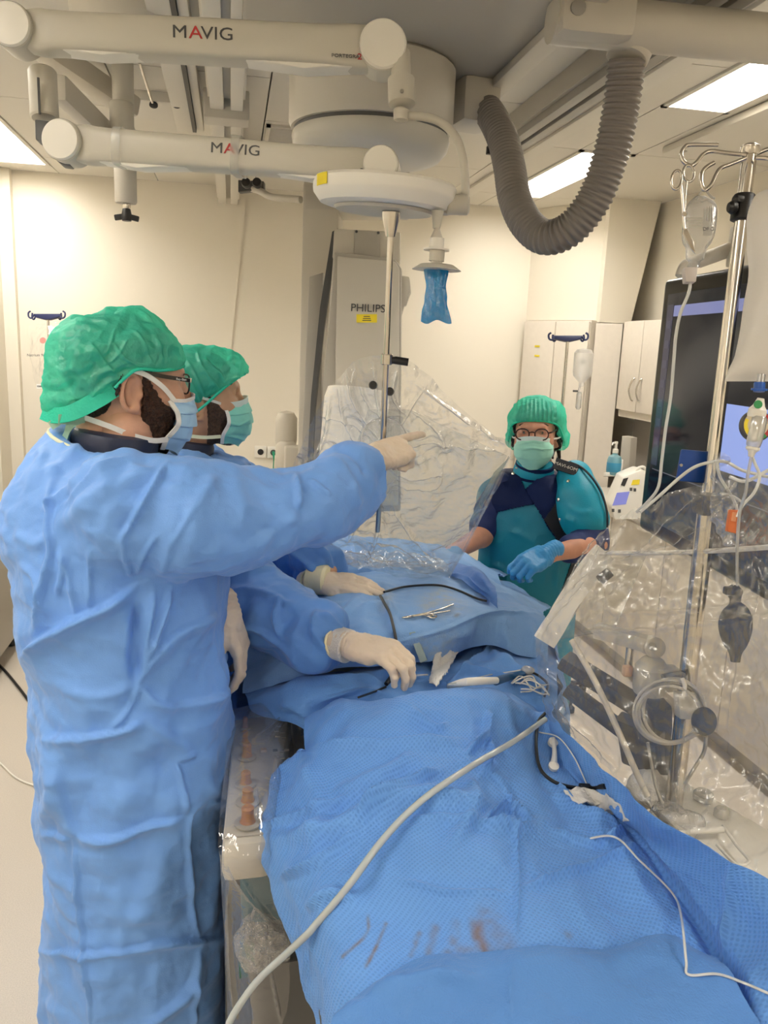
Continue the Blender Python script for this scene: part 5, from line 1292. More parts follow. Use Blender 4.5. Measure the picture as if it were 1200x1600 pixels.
L1 = [
 ([(261, 724), (230, 775), (185, 852)], .010, 8, 'ridge'), ([(82, 836), (147, 775), (210, 745), (259, 728)], .008, 14, 'soft'),
 ([(80, 745), (75, 822), (82, 850), (70, 920), (63, 990)], .010, 10, 'ridge'), ([(45, 1028), (70, 997), (115, 969), (165, 945), (217, 913)], .018, 9, 'step'),
 ([(217, 1065), (245, 985), (269, 913)], .010, 9, 'ridge'), ([(217, 1065), (229, 990), (241, 916)], .008, 7, 'ridge'), ([(217, 1065), (266, 993), (343, 955)], .010, 9, 'step'),
 ([(217, 1065), (214, 1000), (210, 940)], -.010, 8, 'soft'), ([(217, 1070), (259, 1102), (320, 1092), (357, 1077)], .008, 7, 'step'), ([(217, 1070), (160, 1085), (100, 1075)], .006, 10, 'soft'), ([(217, 1072), (200, 1110), (170, 1140)], .006, 8, 'ridge'),
 ([(210, 1072), (205, 1020), (216, 940)], -.008, 6, 'soft'),
 ([(90, 930), (100, 890), (95, 860)], .007, 8, 'ridge'), ([(120, 960), (110, 900), (100, 860)], .006, 8, 'ridge'), ([(140, 950), (142, 900), (140, 860)], .005, 7, 'ridge'), ([(60, 800), (110, 760), (150, 715)], .007, 9, 'ridge'), ([(100, 790), (150, 740), (200, 712)], .006, 8, 'ridge'), ([(70, 740), (100, 720), (130, 690)], .006, 9, 'soft'),
 ([(40, 770), (60, 730), (75, 700)], .006, 8, 'soft'), ([(20, 830), (55, 850), (80, 835)], .006, 9, 'soft'), ([(30, 880), (60, 905), (80, 960)], .007, 10, 'ridge'),
 ([(70, 1153), (161, 1146), (227, 1122)], .011, 8, 'step'), ([(227, 1122), (260, 1150), (301, 1178)], .006, 9, 'soft'), ([(98, 1195), (108, 1276), (121, 1309)], .008, 9, 'step'),
 ([(121, 1309), (185, 1304), (241, 1286), (285, 1274)], .011, 8, 'step'), ([(276, 1188), (283, 1230), (286, 1272)], .008, 7, 'ridge'), ([(276, 1190), (305, 1178)], .007, 8, 'ridge'), ([(100, 1190), (180, 1215), (276, 1190)], -.006, 18, 'soft'),
 ([(317, 1248), (291, 1282), (301, 1430), (311, 1468)], .008, 7, 'ridge'), ([(318, 1251), (357, 1253)], .007, 7, 'step'), ([(330, 1160), (320, 1220), (340, 1240), (362, 1200)], .006, 12, 'soft'),
 ([(114, 1311), (124, 1430), (140, 1535), (143, 1598)], .008, 6, 'ridge'), ([(63, 1479), (87, 1488), (203, 1486), (255, 1472), (311, 1468), (353, 1460)], .009, 7, 'step'), ([(224, 1598), (290, 1545), (311, 1472)], .010, 9, 'step'), ([(299, 1525), (299, 1600)], .008, 7, 'ridge'),
 ([(75, 1160), (90, 1230), (75, 1290)], .007, 12, 'soft'), ([(70, 1300), (110, 1312)], .006, 7, 'step'), ([(250, 1300), (240, 1400), (180, 1450)], .005, 18, 'soft'), ([(330, 1280), (335, 1380), (325, 1450)], .006, 12, 'soft'),
 ([(213, 899), (227, 864), (245, 836)], .007, 7, 'ridge'), ([(205, 905), (195, 870), (193, 840)], .006, 7, 'ridge'), ([(250, 900), (262, 860), (280, 830)], .005, 9, 'soft'), ([(290, 810), (320, 770), (335, 740)], .005, 9, 'soft'), ([(275, 840), (300, 800)], .004, 6, 'ridge'),
 ([(462, 737), (466, 765), (471, 795)], .010, 7, 'ridge'), ([(471, 795), (440, 830), (400, 850)], .006, 9, 'soft'), ([(485, 750), (515, 775)], .006, 6, 'ridge'), ([(500, 720), (530, 735), (560, 770)], .006, 8, 'soft'), ([(520, 705), (545, 715), (575, 745)], -.006, 6, 'soft'), ([(360, 740), (380, 790), (370, 850)], .004, 14, 'soft'), ([(320, 830), (400, 840), (470, 820)], -.005, 16, 'soft'), ([(540, 760), (560, 790)], .005, 8, 'soft'),
]
gown_mesh('gown', gown1, (-.50, 1.30, .10), (.36, 1.98, 1.62), .0080, M['gown'], p1, [(a, b * 1.45, c, d) for a, b, c, d in L1], 11)
# body inside: neck, trunk, legs in one mesh with the head
head1 = nets(lambda P: head_sd(P), LO_H, HI_H, .0028)
H1 = (relax(head1[0], head1[1], 1, .4) @ R1.T + c1, head1[1])
def body1(P):
    d = s_loft(P, [(1.52, -.225, 1.62, .08, .10, 0), (1.45, -.21, 1.62, .11, .17, 0), (1.2, -.2, 1.62, .12, .16, 0), (.95, -.195, 1.61, .125, .17, 0), (.9, -.195, 1.61, .12, .165, 0)])
    d = smin(d, s_cone(P, (-.225, 1.62, 1.45), (-.20, 1.62, 1.60), .062, .056), .03)
    for s in (-1, 1): d = smin(d, s_chain(P, [(-.195, 1.61 + .09 * s, .92), (-.19, 1.61 + .10 * s, .50), (-.20, 1.61 + .10 * s, .09)], [.085, .06, .042], .02), .03)
    return d
B1 = nets(body1, (-.36, 1.38, .06), (-.05, 1.85, 1.62), .012)
mk('body', *add_geo([H1, B1]), M['skin'], p1, True)
eyes(c1, R1, p1)
for s in (-1, 1):
    b_ = A(-.17, 1.61 + .10 * s, 0.0)
    V, Q = nets(lambda P: np.maximum(s_ell(P, b_ + A(.03, 0, .03), (.15, .05, .065)), -P[..., 2] + .004), b_ - A(.15, .08, .02), b_ + A(.22, .08, .12), .008); mk('shoe', V, Q, M['white'], p1, True)
# beard, hair
def beard_region(P):
    x, y, z = P[..., 0], P[..., 1], P[..., 2]
    front = .010 - x - np.clip(z, 0, .1) * .10                    # ahead of the ear
    top = z - np.interp(x, [-.02, .01, .03, .05, .075, .13], [.045, .040, .012, -.018, -.026, -.030]).astype(np.float32)
    low = np.maximum(-.125 - z, (x - .082) * 1.0 - np.clip(-z - .09, 0, 1) * 0)
    nape = (.03 - x) * .8 + (z + .10) * -.8 - .0                  # not down the throat
    return np.maximum(np.maximum(front, top), np.maximum(low, nape - .02))
shell('beard', c1, R1, lambda P: smax(head_sd(P) - .0055 - .0035 * np.clip(-P[..., 2] * 9, 0, 1), beard_region(P), .006), M['beard'], p1, .0024, rough=.0028)
def hair_region(P):
    x, z = P[..., 0], P[..., 2]
    return np.maximum(np.interp(x, [-.16, -.07, -.05, -.038, -.030, .0, .03, .06, .09], [-.055, -.055, -.04, .0, .042, .042, .04, .07, .09]).astype(np.float32) - z, x - .085)
shell('hair', c1, R1, lambda P: smax(head_sd(P) - .006, hair_region(P), .005), M['hair'], p1, .0026, rough=.0022)
# cap
cap_cut1 = interp_cut([-.19, -.15, -.115, -.075, -.035, -.012, .02, .06, .12], [-.048, -.058, -.050, -.022, .016, .040, .043, .046, .056])
def cap1(P):
    d = smin(s_ell(P, (-.006, 0, .060), (.110, .097, .091)), s_ell(P, (-.078, 0, .040), (.070, .086, .080)), .04)
    d = smin(d, s_cone(P, (-.075, 0, .04), (-.136, 0, -.036), .080, .026), .03)
    return smin(d, s_ell(P, (.008, 0, .120), (.05, .06, .030)), .03)
shell('surgical_cap', c1, R1, cap1, M['cap'], p1, .0042, A(-.21, -.12, -.09), A(.14, .12, .17), cap_cut1, lines=[
    ([(200, 530), (180, 560), (160, 570)], .004, 4, 'ridge'), ([(180, 513), (170, 545), (160, 556)], .004, 4, 'ridge'), ([(175, 535), (195, 560), (225, 575)], .004, 4, 'ridge'), ([(205, 515), (225, 540), (240, 570)], .004, 4, 'ridge'), ([(240, 525), (252, 550), (255, 570)], .004, 5, 'ridge'),
    ([(140, 535), (160, 560), (185, 590)], .006, 6, 'step'), ([(185, 590), (150, 610), (130, 640)], .004, 6, 'ridge'), ([(225, 500), (260, 530), (280, 555)], .003, 5, 'soft'), ([(190, 575), (215, 572), (250, 574)], .003, 4, 'ridge'), ([(110, 560), (120, 590), (112, 620)], .003, 7, 'soft')], noise_amp=.0016, noise_s=30, sub=True, crk=.0036)
# folded-up rim of the cap over the nape
rim = [c1 + R1 @ A(x, -y, z) for x, y, z in ((-.154, .0, -.052), (-.140, .03, -.055), (-.115, .062, -.046), (-.074, .080, -.018), (-.046, .084, .004))]
ribbon('cap_rim', rim, R1[:, 2] + .3 * R1[:, 0], .030, M['cap_band'], p1, th=.003, sub=8)
rim = [c1 + R1 @ A(x, y, z) for x, y, z in ((-.046, -.090, .006), (-.030, -.094, .026), (-.008, -.096, .044), (.03, -.089, .045), (.07, -.068, .050), (.098, -.03, .056), (.106, 0, .057), (.098, .03, .056), (.07, .068, .050), (.03, .089, .043))]
tube('cap_elastic', rim, .0032, M['cap_band'], p1, 8, 6)
# mask with ties
mk1, Wg = face_mask(c1, R1, p1, M['mask_blue'], M['tie'], zt=.002, zb=-.124, xf=(.126, .133, .132, .120, .098), xs=(.060, .078, .080, .060, .058), ys=(.073, .080, .080, .073, .054), pleats=4, amp=.008, lines=[([(283, 625), (305, 635)], .003, 4, 'ridge')])
yn = -1
ribbon('mask_tie', [c1 + R1 @ A(.070, -.078, -.010), c1 + R1 @ A(.045, -.083, .014), c1 + R1 @ A(.012, -.086, .034), c1 + R1 @ A(-.02, -.090, .042)], R1[:, 2], .0095, M['tie'], mk1)
ribbon('mask_tie', [c1 + R1 @ A(.062, -.074, -.086), c1 + R1 @ A(.03, -.086, -.088), c1 + R1 @ A(-.01, -.083, -.080), c1 + R1 @ A(-.05, -.074, -.066), c1 + R1 @ A(-.085, -.045, -.056), c1 + R1 @ A(-.100, -.0, -.054), c1 + R1 @ A(-.07, .05, -.06), c1 + R1 @ A(0, .07, -.08), c1 + R1 @ A(.052, .062, -.085)], R1[:, 2], .010, M['tie'], mk1)
for k, (tip, w) in enumerate((((-.145, -.03, -.075), .016), ((-.135, -.05, -.060), .018), ((-.12, -.035, -.095), .014))):
    ribbon('tie_end', [c1 + R1 @ A(-.088, -.042, -.056), c1 + R1 @ A(-.112, -.045, -.050 - .01 * k), c1 + R1 @ A(*tip)], R1[:, 2], w, sheer('pale_tie_%d' % k, (.55, .78, .62), see=.25), mk1)
# glasses
g1 = MB()
def rimshape(c, R, s, x, w, h, z0, n=24, p=3.0, yc=.034):
    out = []
    for k in range(n):
        t = 2 * math.pi * k / n; cs, sn = math.cos(t), math.sin(t)
        yy = w * np.sign(cs) * abs(cs) ** (2 / p); zz = h * np.sign(sn) * abs(sn) ** (2 / p)
        out.append(c + R @ A(x - .10 * abs(yc + yy) ** 1.6 * 1.0, s * (yc + yy), z0 + zz))
    return out
gl = thing('glasses', 'black rectangular glasses worn by the pointing man', 'glasses', c1)
fr = MB()
for s in (-1, 1): fr.tube(rimshape(c1, R1, s, .104, .027, .019, .022), .0018, 8, closed=True)
fr.tube([c1 + R1 @ A(.103, -.008, .027), c1 + R1 @ A(.108, 0, .030), c1 + R1 @ A(.103, .008, .027)], .0018, 8, sub=3)
fr.build('frame', M['specs'], gl)
for s in (-1, 1):
    R_ = rimshape(c1, R1, s, .104, .0265, .0185, .022); V = np.array(R_ + [np.mean(R_, 0)]); n = len(R_)
    mk('lens', V, [(i, (i + 1) % n, n) for i in range(n)], M['lens'], gl)
    tp = ribbon('temple', [c1 + R1 @ A(.100, s * .064, .030), c1 + R1 @ A(.096, s * .074, .031), c1 + R1 @ A(.05, s * .080, .034), c1 + R1 @ A(-.012, s * .083, .038), c1 + R1 @ A(-.035, s * .082, .020)], R1[:, 2], .0075, M['specs'], gl, th=.003)
    box('hinge', c1 + R1 @ A(.099, s * .071, .031), (.008, .006, .009), M['steel'], gl, R1 / 1.03, .001)
    if s < 0: text('lettering', 'Ray-Ban', c1 + R1 @ A(.080, s * .0805, .0318), R1[:, 0], R1[:, 2], .0062, M['tie'], gl, extrude=.0003)
# navy collar under the gown
lathe('thyroid_collar', [(.058, 0), (.080, .002), (.081, .055), (.077, .066), (.062, .070)], A(-.225, 1.62, 1.53), M['thyroid'], p1, axis=(.12, 0, 1), seg=40)
lathe('throat_guard', [(.05, 0), (.088, .012), (.090, .045), (.07, .055)], A(-.195, 1.62, 1.515), M['thyroid'], p1, axis=(.35, 0, 1), seg=40)
nb = [A(-.232 + .108 * math.cos(t), 1.62 + .108 * math.sin(t), 1.566 - .108 * math.cos(t) * .316 + .004 * math.sin(t)) for t in np.linspace(0, 2 * math.pi, 25)[:-1]]
tube('neck_binding', nb, .0035, M['cream_tie'], p1, 8, closed=True)
# pointing hand
hw = U(588, 714, 1.675)
pd = U(662, 688, 1.76) - U(588, 712, 1.675)
gR, _ = glove('glove', hw, pd, A(-.10, -.60, .80), 1, [(.05, .08, .06), (1.15, 1.55, .7), (1.2, 1.6, .7), (1.25, 1.6, .7)], [(.040, .040, -.024), (.066, .040, -.040), (.085, .022, -.050)], M['glove'], p1, spread=.02, cuff=.01, size=.90)
# cuff of the glove and knit
# left hand hanging beside the gown
gl_w = U(355, 955, 1.71)
glove('glove', gl_w, A(.30, -.12, -.86), A(.86, -.25, .35), -1, [(.25, .5, .3), (.35, .5, .3), (.4, .5, .3), (.45, .5, .3)], [(.040, .036, -.018), (.064, .040, -.026), (.084, .036, -.032)], M['glove'], p1, cuff=-.035, size=.98)

# ================================================================== second man, working at the table
ear2 = U(309, 634, 2.04); c2, R2 = head_frame(ear2, -1, 80, 2, 0, 1.0)
p2 = thing('person', 'man in blue gown with mint mask leaning over the drape, behind the pointing man', 'person', A(-.1, 2.13, 0))
tx, ty = c2[0] - .055, c2[1]
torso2 = [(1.54, tx, ty, .10, .11, 0), (1.52, tx, ty, .115, .13, 0), (1.47, tx, ty, .16, .20, 0), (1.40, tx + .01, ty, .18, .235, 0), (1.28, tx + .02, ty, .185, .24, 0), (1.15, tx + .03, ty, .18, .235, 0), (1.0, tx + .04, ty, .185, .235, 0), (.7, tx + .04, ty, .19, .24, 0), (.3, tx + .03, ty, .2, .25, 0), (.1, tx + .03, ty, .2, .25, 0)]
armR2 = [A(tx + .03, ty - .17, 1.40), U(330, 893, 1.98), U(385, 938, 1.90), U(440, 966, 1.82), U(490, 993, 1.76), U(518, 1002, 1.735), U(548, 1012, 1.71)]
radR2 = [.10, .098, .092, .080, .066, .054, .050]
armL2 = [A(tx + .03, ty + .17, 1.40), U(410, 790, 2.36), U(452, 868, 2.25), U(498, 884, 2.14), U(515, 893, 2.10), U(535, 905, 2.08)]
radL2 = [.095, .085, .072, .058, .052, .050]
def sleeve(P, pts, rad, k=.02, wall=.018):
    a = s_chain(P, pts, rad, k); n = pts[-2] - pts[-3]; n = n / np.linalg.norm(n)
    pl = (P - pts[-2].astype(np.float32)) @ n.astype(np.float32)
    a = np.maximum(a, pl)
    return a
def gown2(P):
    d = s_loft(P, torso2, 2.2)
    d = np.maximum(d, (P - np.float32((tx, ty, 1.505))) @ np.float32((.30, -.03, .95)))
    d = smin(d, sleeve(P, armR2, radR2), .03); d = smin(d, sleeve(P, armL2, radL2), .03)
    nk = s_cone(P, (tx, ty, 1.40), (tx + .02, ty, 1.64), .085, .10)
    return np.maximum(d, -nk)
L2 = [([(350, 930), (400, 925), (470, 955)], .008, 9, 'ridge'), ([(345, 960), (400, 985), (450, 1015)], .008, 9, 'ridge'), ([(440, 930), (430, 965), (440, 1000)], .008, 7, 'ridge'), ([(495, 955), (490, 990), (515, 1025)], .010, 8, 'ridge'), ([(500, 960), (525, 985), (530, 1030)], .006, 6, 'ridge'),
      ([(360, 905), (400, 895), (440, 900)], .006, 9, 'soft'), ([(345, 1000), (400, 1025), (440, 1030)], -.012, 12, 'soft'), ([(350, 1060), (390, 1050), (430, 1060)], .006, 10, 'soft'), ([(450, 860), (480, 880), (500, 905)], .008, 7, 'ridge'), ([(470, 850), (505, 865), (520, 895)], .008, 7, 'ridge'), ([(455, 890), (480, 900)], -.008, 8, 'soft'), ([(370, 715), (385, 730), (410, 732)], .004, 6, 'ridge'), ([(400, 1040), (395, 1080), (385, 1110)], .008, 9, 'ridge')]
gown_mesh('gown', gown2, (tx - .25, ty - .75, .10), (tx + .55, ty + .40, 1.58), .0098, M['gown2'], p2, [(a, b * 1.5, c, d) for a, b, c, d in L2], 31, low=.009, mid=.006)
head2 = (head1[0], head1[1]); H2 = (relax(head1[0], head1[1], 1, .4) @ R2.T + c2, head1[1])
def body2(P):
    d = s_loft(P, [(1.46, tx, ty, .08, .10, 0), (1.40, tx, ty, .11, .17, 0), (1.2, tx + .02, ty, .12, .16, 0), (.95, tx + .04, ty, .125, .17, 0), (.9, tx + .04, ty, .12, .165, 0)])
    d = smin(d, s_cone(P, (tx, ty, 1.40), (tx + .01, ty, 1.54), .062, .056), .03)
    for s in (-1, 1): d = smin(d, s_chain(P, [(tx + .04, ty + .09 * s, .92), (tx + .04, ty + .10 * s, .50), (tx + .03, ty + .10 * s, .09)], [.085, .06, .042], .02), .03)
    for ar in (armR2, armL2): d = smin(d, s_chain(P, ar[:-1], [.045] * 2 + [.022] * (len(ar) - 3), .02), .03)
    return d
B2 = nets(body2, (tx - .2, ty - .75, .06), (tx + .55, ty + .4, 1.6), .012)
mk('body', *add_geo([H2, B2]), M['skin2'], p2, True)
eyes(c2, R2, p2)
for s in (-1, 1):
    b_ = A(tx + .05, ty + .10 * s, 0.0)
    V, Q = nets(lambda P: np.maximum(s_ell(P, b_ + A(.03, 0, .03), (.15, .05, .065)), -P[..., 2] + .004), b_ - A(.15, .08, .02), b_ + A(.22, .08, .12), .008); mk('shoe', V, Q, M['white'], p2, True)
def beard_region2(P):
    x, z = P[..., 0], P[..., 2]
    top = z - np.interp(x, [-.02, .01, .03, .05, .075, .13], [.045, .035, .016, -.010, -.026, -.030]).astype(np.float32)
    return np.maximum(np.maximum(.012 - x, top), np.maximum(-.115 - z, np.maximum(x - .082, (.03 - x) * .8 - (z + .10) * .8 - .02)))
shell('beard', c2, R2, lambda P: smax(head_sd(P) - .0035, beard_region2(P), .006), M['stubble'], p2, .0026, rough=.0012)
shell('hair', c2, R2, lambda P: smax(head_sd(P) - .006, hair_region(P), .005), M['hair'], p2, .0028, rough=.0022)
cap_cut2 = interp_cut([-.19, -.115, -.06, -.03, .0, .03, .06, .10, .14], [-.06, -.055, -.045, -.025, .0, .025, .048, .070, .080])
def cap2(P):
    d = smin(s_ell(P, (.002, 0, .070), (.128, .102, .080)), s_ell(P, (-.075, 0, .042), (.085, .094, .084)), .04)
    return smin(d, s_ell(P, (.078, 0, .090), (.048, .07, .045)), .03)
shell('surgical_cap', c2, R2, cap2, M['cap'], p2, .0044, A(-.21, -.13, -.09), A(.15, .13, .19), cap_cut2, lines=[
    ([(308, 545), (310, 560), (320, 580), (345, 610)], .006, 4, 'ridge'), ([(290, 560), (305, 585), (325, 630)], .005, 4, 'ridge'), ([(285, 575), (300, 600), (315, 630)], .005, 4, 'ridge'), ([(315, 560), (340, 580), (355, 600)], .005, 4, 'ridge'), ([(320, 548), (350, 560), (375, 580)], .004, 5, 'ridge'), ([(365, 560), (380, 570), (390, 590)], .004, 4, 'ridge'), ([(345, 600), (365, 590), (385, 592)], .003, 3, 'ridge')], noise_amp=.0016, noise_s=28, sub=True, crk=.0036)
rim = [c2 + R2 @ A(x, y, z) for x, y, z in ((-.03, -.090, -.022), (.0, -.096, .0), (.03, -.094, .025), (.06, -.086, .048), (.10, -.055, .070), (.122, -.02, .076), (.125, 0, .077), (.122, .02, .076), (.10, .055, .07), (.06, .086, .048), (0, .096, 0))]
tube('cap_elastic', rim, .0035, M['cap_band'], p2, 8, 6)
M['mask_top'] = mat('white_mask_top', (.72, .84, .80), .6)
mk2, Wg = face_mask(c2, R2, p2, M['mask_green'], M['tie'], zt=.010, zb=-.118, xf=(.128, .140, .142, .132, .096), xs=(.056, .066, .066, .050, .050), ys=(.066, .075, .076, .070, .050), pleats=4, amp=.005, top_band=M['mask_top'],
    lines=[([(353, 660), (375, 663), (392, 655)], .003, 3, 'ridge'), ([(352, 680), (375, 685), (385, 690)], .004, 3, 'ridge'), ([(345, 690), (365, 698), (375, 705)], .003, 3, 'ridge')])
ribbon('mask_tie', [c2 + R2 @ A(.056, -.068, .000), c2 + R2 @ A(.03, -.078, .010), c2 + R2 @ A(.0, -.085, .020)], R2[:, 2], .007, M['tie'], mk2)
ribbon('mask_tie', [c2 + R2 @ A(.045, -.068, -.082), c2 + R2 @ A(.0, -.072, -.082), c2 + R2 @ A(-.05, -.066, -.075), c2 + R2 @ A(-.1, -.03, -.07)], R2[:, 2], .009, M['cream_tie'], mk2)
lathe('thyroid_collar', [(.058, 0), (.082, .002), (.083, .055), (.079, .066), (.064, .070)], A(tx + .005, ty, 1.455), M['thyroid'], p2, axis=(.18, 0, 1), seg=40)
nb = [A(tx + .125 * math.cos(t), ty + .122 * math.sin(t), 1.508 - .125 * math.cos(t) * .316 + .004 * math.sin(t)) for t in np.linspace(0, 2 * math.pi, 25)[:-1]]
tube('neck_binding', nb, .0035, M['cream_tie'], p2, 8, closed=True)
# right hand, gripping the catheter hub on the drape
wr = U(548, 1012, 1.70)
lathe('knit_cuff', [(.030, -.03), (.036, -.028), (.0365, .022), (.033, .025)], U(532, 1006, 1.72), M['knit'], p2, axis=wr - U(500, 996, 1.75), seg=30)
glove('glove', U(552, 1008, 1.695), U(620, 1020, 1.645) - U(552, 1006, 1.70), A(.05, -.35, 1), 1, [(.75, .85, .5), (.70, .80, .5), (.65, .75, .45), (.6, .7, .4)], [(.046, .034, -.030), (.074, .026, -.052), (.092, .014, -.070)], M['glove'], p2, cuff=-.01, size=.95, band=M['cuff'])
# left hand, flat on the drape
lathe('glove_cuff', [(.030, -.03), (.039, -.028), (.040, .018), (.034, .024)], U(500, 906, 2.08), M['cuff'], p2, axis=U(590, 915, 2.03) - U(505, 909, 2.08), seg=30)
glove('glove', U(505, 909, 2.075), U(590, 915, 2.03) - U(505, 909, 2.08), A(-.05, -.45, 1), -1, [(.18, .22, .1), (.16, .22, .1), (.18, .22, .1), (.2, .22, .1)], [(.046, .040, -.012), (.076, .044, -.016), (.104, .038, -.016)], M['glove'], p2, cuff=-.005, size=.86, band=M['cuff'])

# ================================================================== woman in lead apron, far side of the table
D3 = 2.95
b3 = math.radians(208); f3 = A(math.sin(b3), math.cos(b3), 0); l3 = A(-math.cos(b3), math.sin(b3), 0)
R3 = np.stack([f3, l3, A(0, 0, 1)], 1) @ rot(rx=math.radians(3))
c3 = U(836, 676, D3) - R3 @ A(.03, 0, .02)
p3 = thing('person', 'woman in teal lead apron, round glasses and green cap behind the table', 'person', A(c3[0], c3[1], 0))
wx, wy = c3[0] + .015, c3[1] + .02
M['teal'] = mat('teal_apron', (0.0, 0.20, 0.30), 0.5, bump=.10, bscale=200, var=.06, vscale=6)
M['teal2'] = mat('bright_teal_sleeve', (0.0, 0.285, 0.42), 0.5, bump=.10, bscale=200, var=.05, vscale=6)
M['navy_cloth'] = mat('navy_vest', (0.004, 0.013, 0.065), 0.6, bump=.10, bscale=200, spec=.15)
M['black_cloth'] = mat('black_piping', (0.006, 0.008, 0.014), 0.5)
M['scrub'] = mat('navy_scrub', (0.005, 0.02, 0.11), 0.7, bump=.1, bscale=300)
rb = math.radians(118)   # direction of the shoulder line
ro = b3 - math.pi        # ellipse turn
a3 = math.atan2(f3[1], f3[0])
torso3 = [(1.335, wx, wy, .085, .10, a3), (1.315, wx, wy, .10, .15, a3), (1.285, wx - .005, wy - .005, .125, .195, a3), (1.24, wx - .01, wy - .01, .145, .212, a3), (1.12, wx - .01, wy - .02, .155, .205, a3), (1.0, wx - .01, wy - .02, .15, .19, a3), (.9, wx - .01, wy - .02, .155, .195, a3), (.6, wx - .01, wy - .01, .16, .205, a3), (.40, wx - .01, wy - .01, .165, .21, a3)]
def apron(P): return s_loft(P, torso3, 2.2)
V, Q = nets(apron, (wx - .3, wy - .3, .42), (wx + .3, wy + .3, 1.345), .0085); V = relax(V, Q, 2, .5)
V, Q = subdivide(V, Q); V = relax(V, Q, 1, .5)
N = vnormals(V, Q); V = V + N * (.005 * vnoise(V * A(1, 1, .4), 9, 3) + .002 * ridged(V, 22, 5) + fold_disp(V, N, [([(770, 880), (790, 900), (785, 940)], .006, 6, 'soft'), ([(880, 850), (870, 900), (875, 940)], .006, 6, 'soft'), ([(800, 830), (840, 850)], .004, 6, 'soft')]))[:, None]
mk('lead_apron', V, Q, M['teal'], p3, True)
def in_poly(x, y, poly):
    ins = np.zeros(len(x), bool); n = len(poly); j = n - 1
    for i in range(n):
        xi, yi = poly[i]; xj, yj = poly[j]
        c = ((yi > y) != (yj > y)) & (x < (xj - xi) * (y - yi) / (yj - yi + 1e-12) + xi); ins ^= c; j = i
    return ins
def cloth_piece(name, polys, off, m, base=(V, Q), facing=True):
    Vb, Qb = base; Nb = vnormals(Vb, Qb); W = Vb + Nb * off; cen = W[Qb].mean(1); x, y, _ = PJ(cen)
    fr = ((cen - CAM) * Nb[Qb].mean(1)).sum(1) < 0
    k = np.zeros(len(Qb), bool)
    for p in polys: k |= in_poly(x, y, p)
    q = Qb[k & fr]; u = np.unique(q); ix = np.zeros(len(W), int); ix[u] = np.arange(len(u)); W = W[u]; q = ix[q]
    # back side and rim, so that the piece has thickness
    n = len(W); inner = W - Nb[u] * (off + .001)
    e = np.concatenate([q[:, [i, (i + 1) % 4]] for i in range(4)]); key = np.sort(e, 1); key = key[:, 0] * n + key[:, 1]
    uq, inv, cnt = np.unique(key, return_inverse=True, return_counts=True); rimq = e[cnt[inv] == 1]
    Fs = np.vstack([q, np.stack([rimq[:, 1], rimq[:, 0], rimq[:, 0] + n, rimq[:, 1] + n], 1)])
    return mk(name, np.vstack([W, inner]), Fs, m, p3, True, angle=60)
cloth_piece('vest_panel', [[(795, 722), (806, 728), (818, 760), (838, 786), (763, 803), (740, 818), (735, 800), (760, 760), (785, 728)]], .006, M['navy_cloth'])
cloth_piece('vest_panel', [[(868, 712), (880, 700), (925, 715), (915, 745), (880, 775), (868, 800), (878, 830), (890, 846), (880, 856), (855, 822), (838, 792), (821, 764), (850, 738)]], .009, M['navy_cloth'])
cloth_piece('vest_strap', [[(872, 782), (880, 830), (893, 846), (905, 870), (885, 870), (868, 838), (850, 812)]], .011, M['black_cloth'])
cloth_piece('side_strap', [[(893, 880), (905, 870), (895, 920), (880, 960), (862, 962), (878, 925)]], .004, M['black_cloth'])
# shoulder guard with piping
sh = U(925, 782, 2.88)
def guard(P): return smin(s_cone(P, U(898, 748, 2.93), U(916, 812, 2.86), .068, .084), s_ell(P, U(906, 790, 2.88), (.082, .080, .105)), .03)
Vg, Qg = nets(lambda P: np.maximum(guard(P), -(P[..., 2] - (U(915, 838, 2.85)[2] + .25 * (P[..., 0] - sh[0])))), sh - A(.2, .2, .24), sh + A(.2, .2, .2), .006); Vg = relax(Vg, Qg, 2, .5); Ng = vnormals(Vg, Qg)
Vg = Vg + Ng * (.004 * vnoise(Vg, 14, 8) + fold_disp(Vg, Ng, [([(885, 790), (905, 800), (925, 800)], .005, 5, 'soft'), ([(880, 810), (900, 815)], .005, 5, 'soft')]))[:, None]
mk('shoulder_guard', Vg, Qg, M['teal2'], p3, True)
SURF = [(Vg, Ng), (V + N * .010, N)]
def on_front(px, py, lift=.003):
    best = None
    for Vx, Nx in SURF:
        x, y, d = PJ(Vx); k = np.where((np.hypot(x - px, y - py) < 7) & (((Vx - CAM) * Nx).sum(1) < 0))[0]
        if len(k):
            i = k[np.argmin(np.hypot(x - px, y - py)[k] * .002 + d[k])]
            if best is None or d[i] < best[0]: best = (d[i], Nx[i])
    return (U(px, py, best[0] - lift), best[1]) if best else (U(px, py, 2.8), -FW)
tube('piping', [on_front(x, y)[0] for x, y in ((890, 722), (908, 730), (924, 745), (937, 765), (945, 785), (949, 805), (949, 825))], .0042, M['black_cloth'], p3, 8, 5)
for k, (x, y) in enumerate(((888, 752), (873, 781), (875, 812), (802, 740), (808, 732))):
    q_, n_ = on_front(x, y, .002); lathe('snap', [(.007, 0), (.007, .003), (.004, .005)], q_, M['chrome'], p3, axis=n_, seg=14)
# shoulder patch with worn letters
q_, n_ = on_front(885, 730, .006); r_ = U(902, 738, 2.8) - U(866, 726, 2.82); r_ /= np.linalg.norm(r_); u_ = np.cross(n_, r_); u_ = u_ / np.linalg.norm(u_); u_ = -u_ if u_[2] < 0 else u_
prism('shoulder_patch', [q_ + r_ * sx * .042 + u_ * sy * .022 for sx, sy in ((-1, -1), (1, -1), (1, 1), (-1, 1))], n_ * .005, M['black_cloth'], p3)
text('lettering', 'MAVI-6OM', q_ + n_ * .0055, r_, u_, .018, M['arm2'], p3, extrude=.0006)
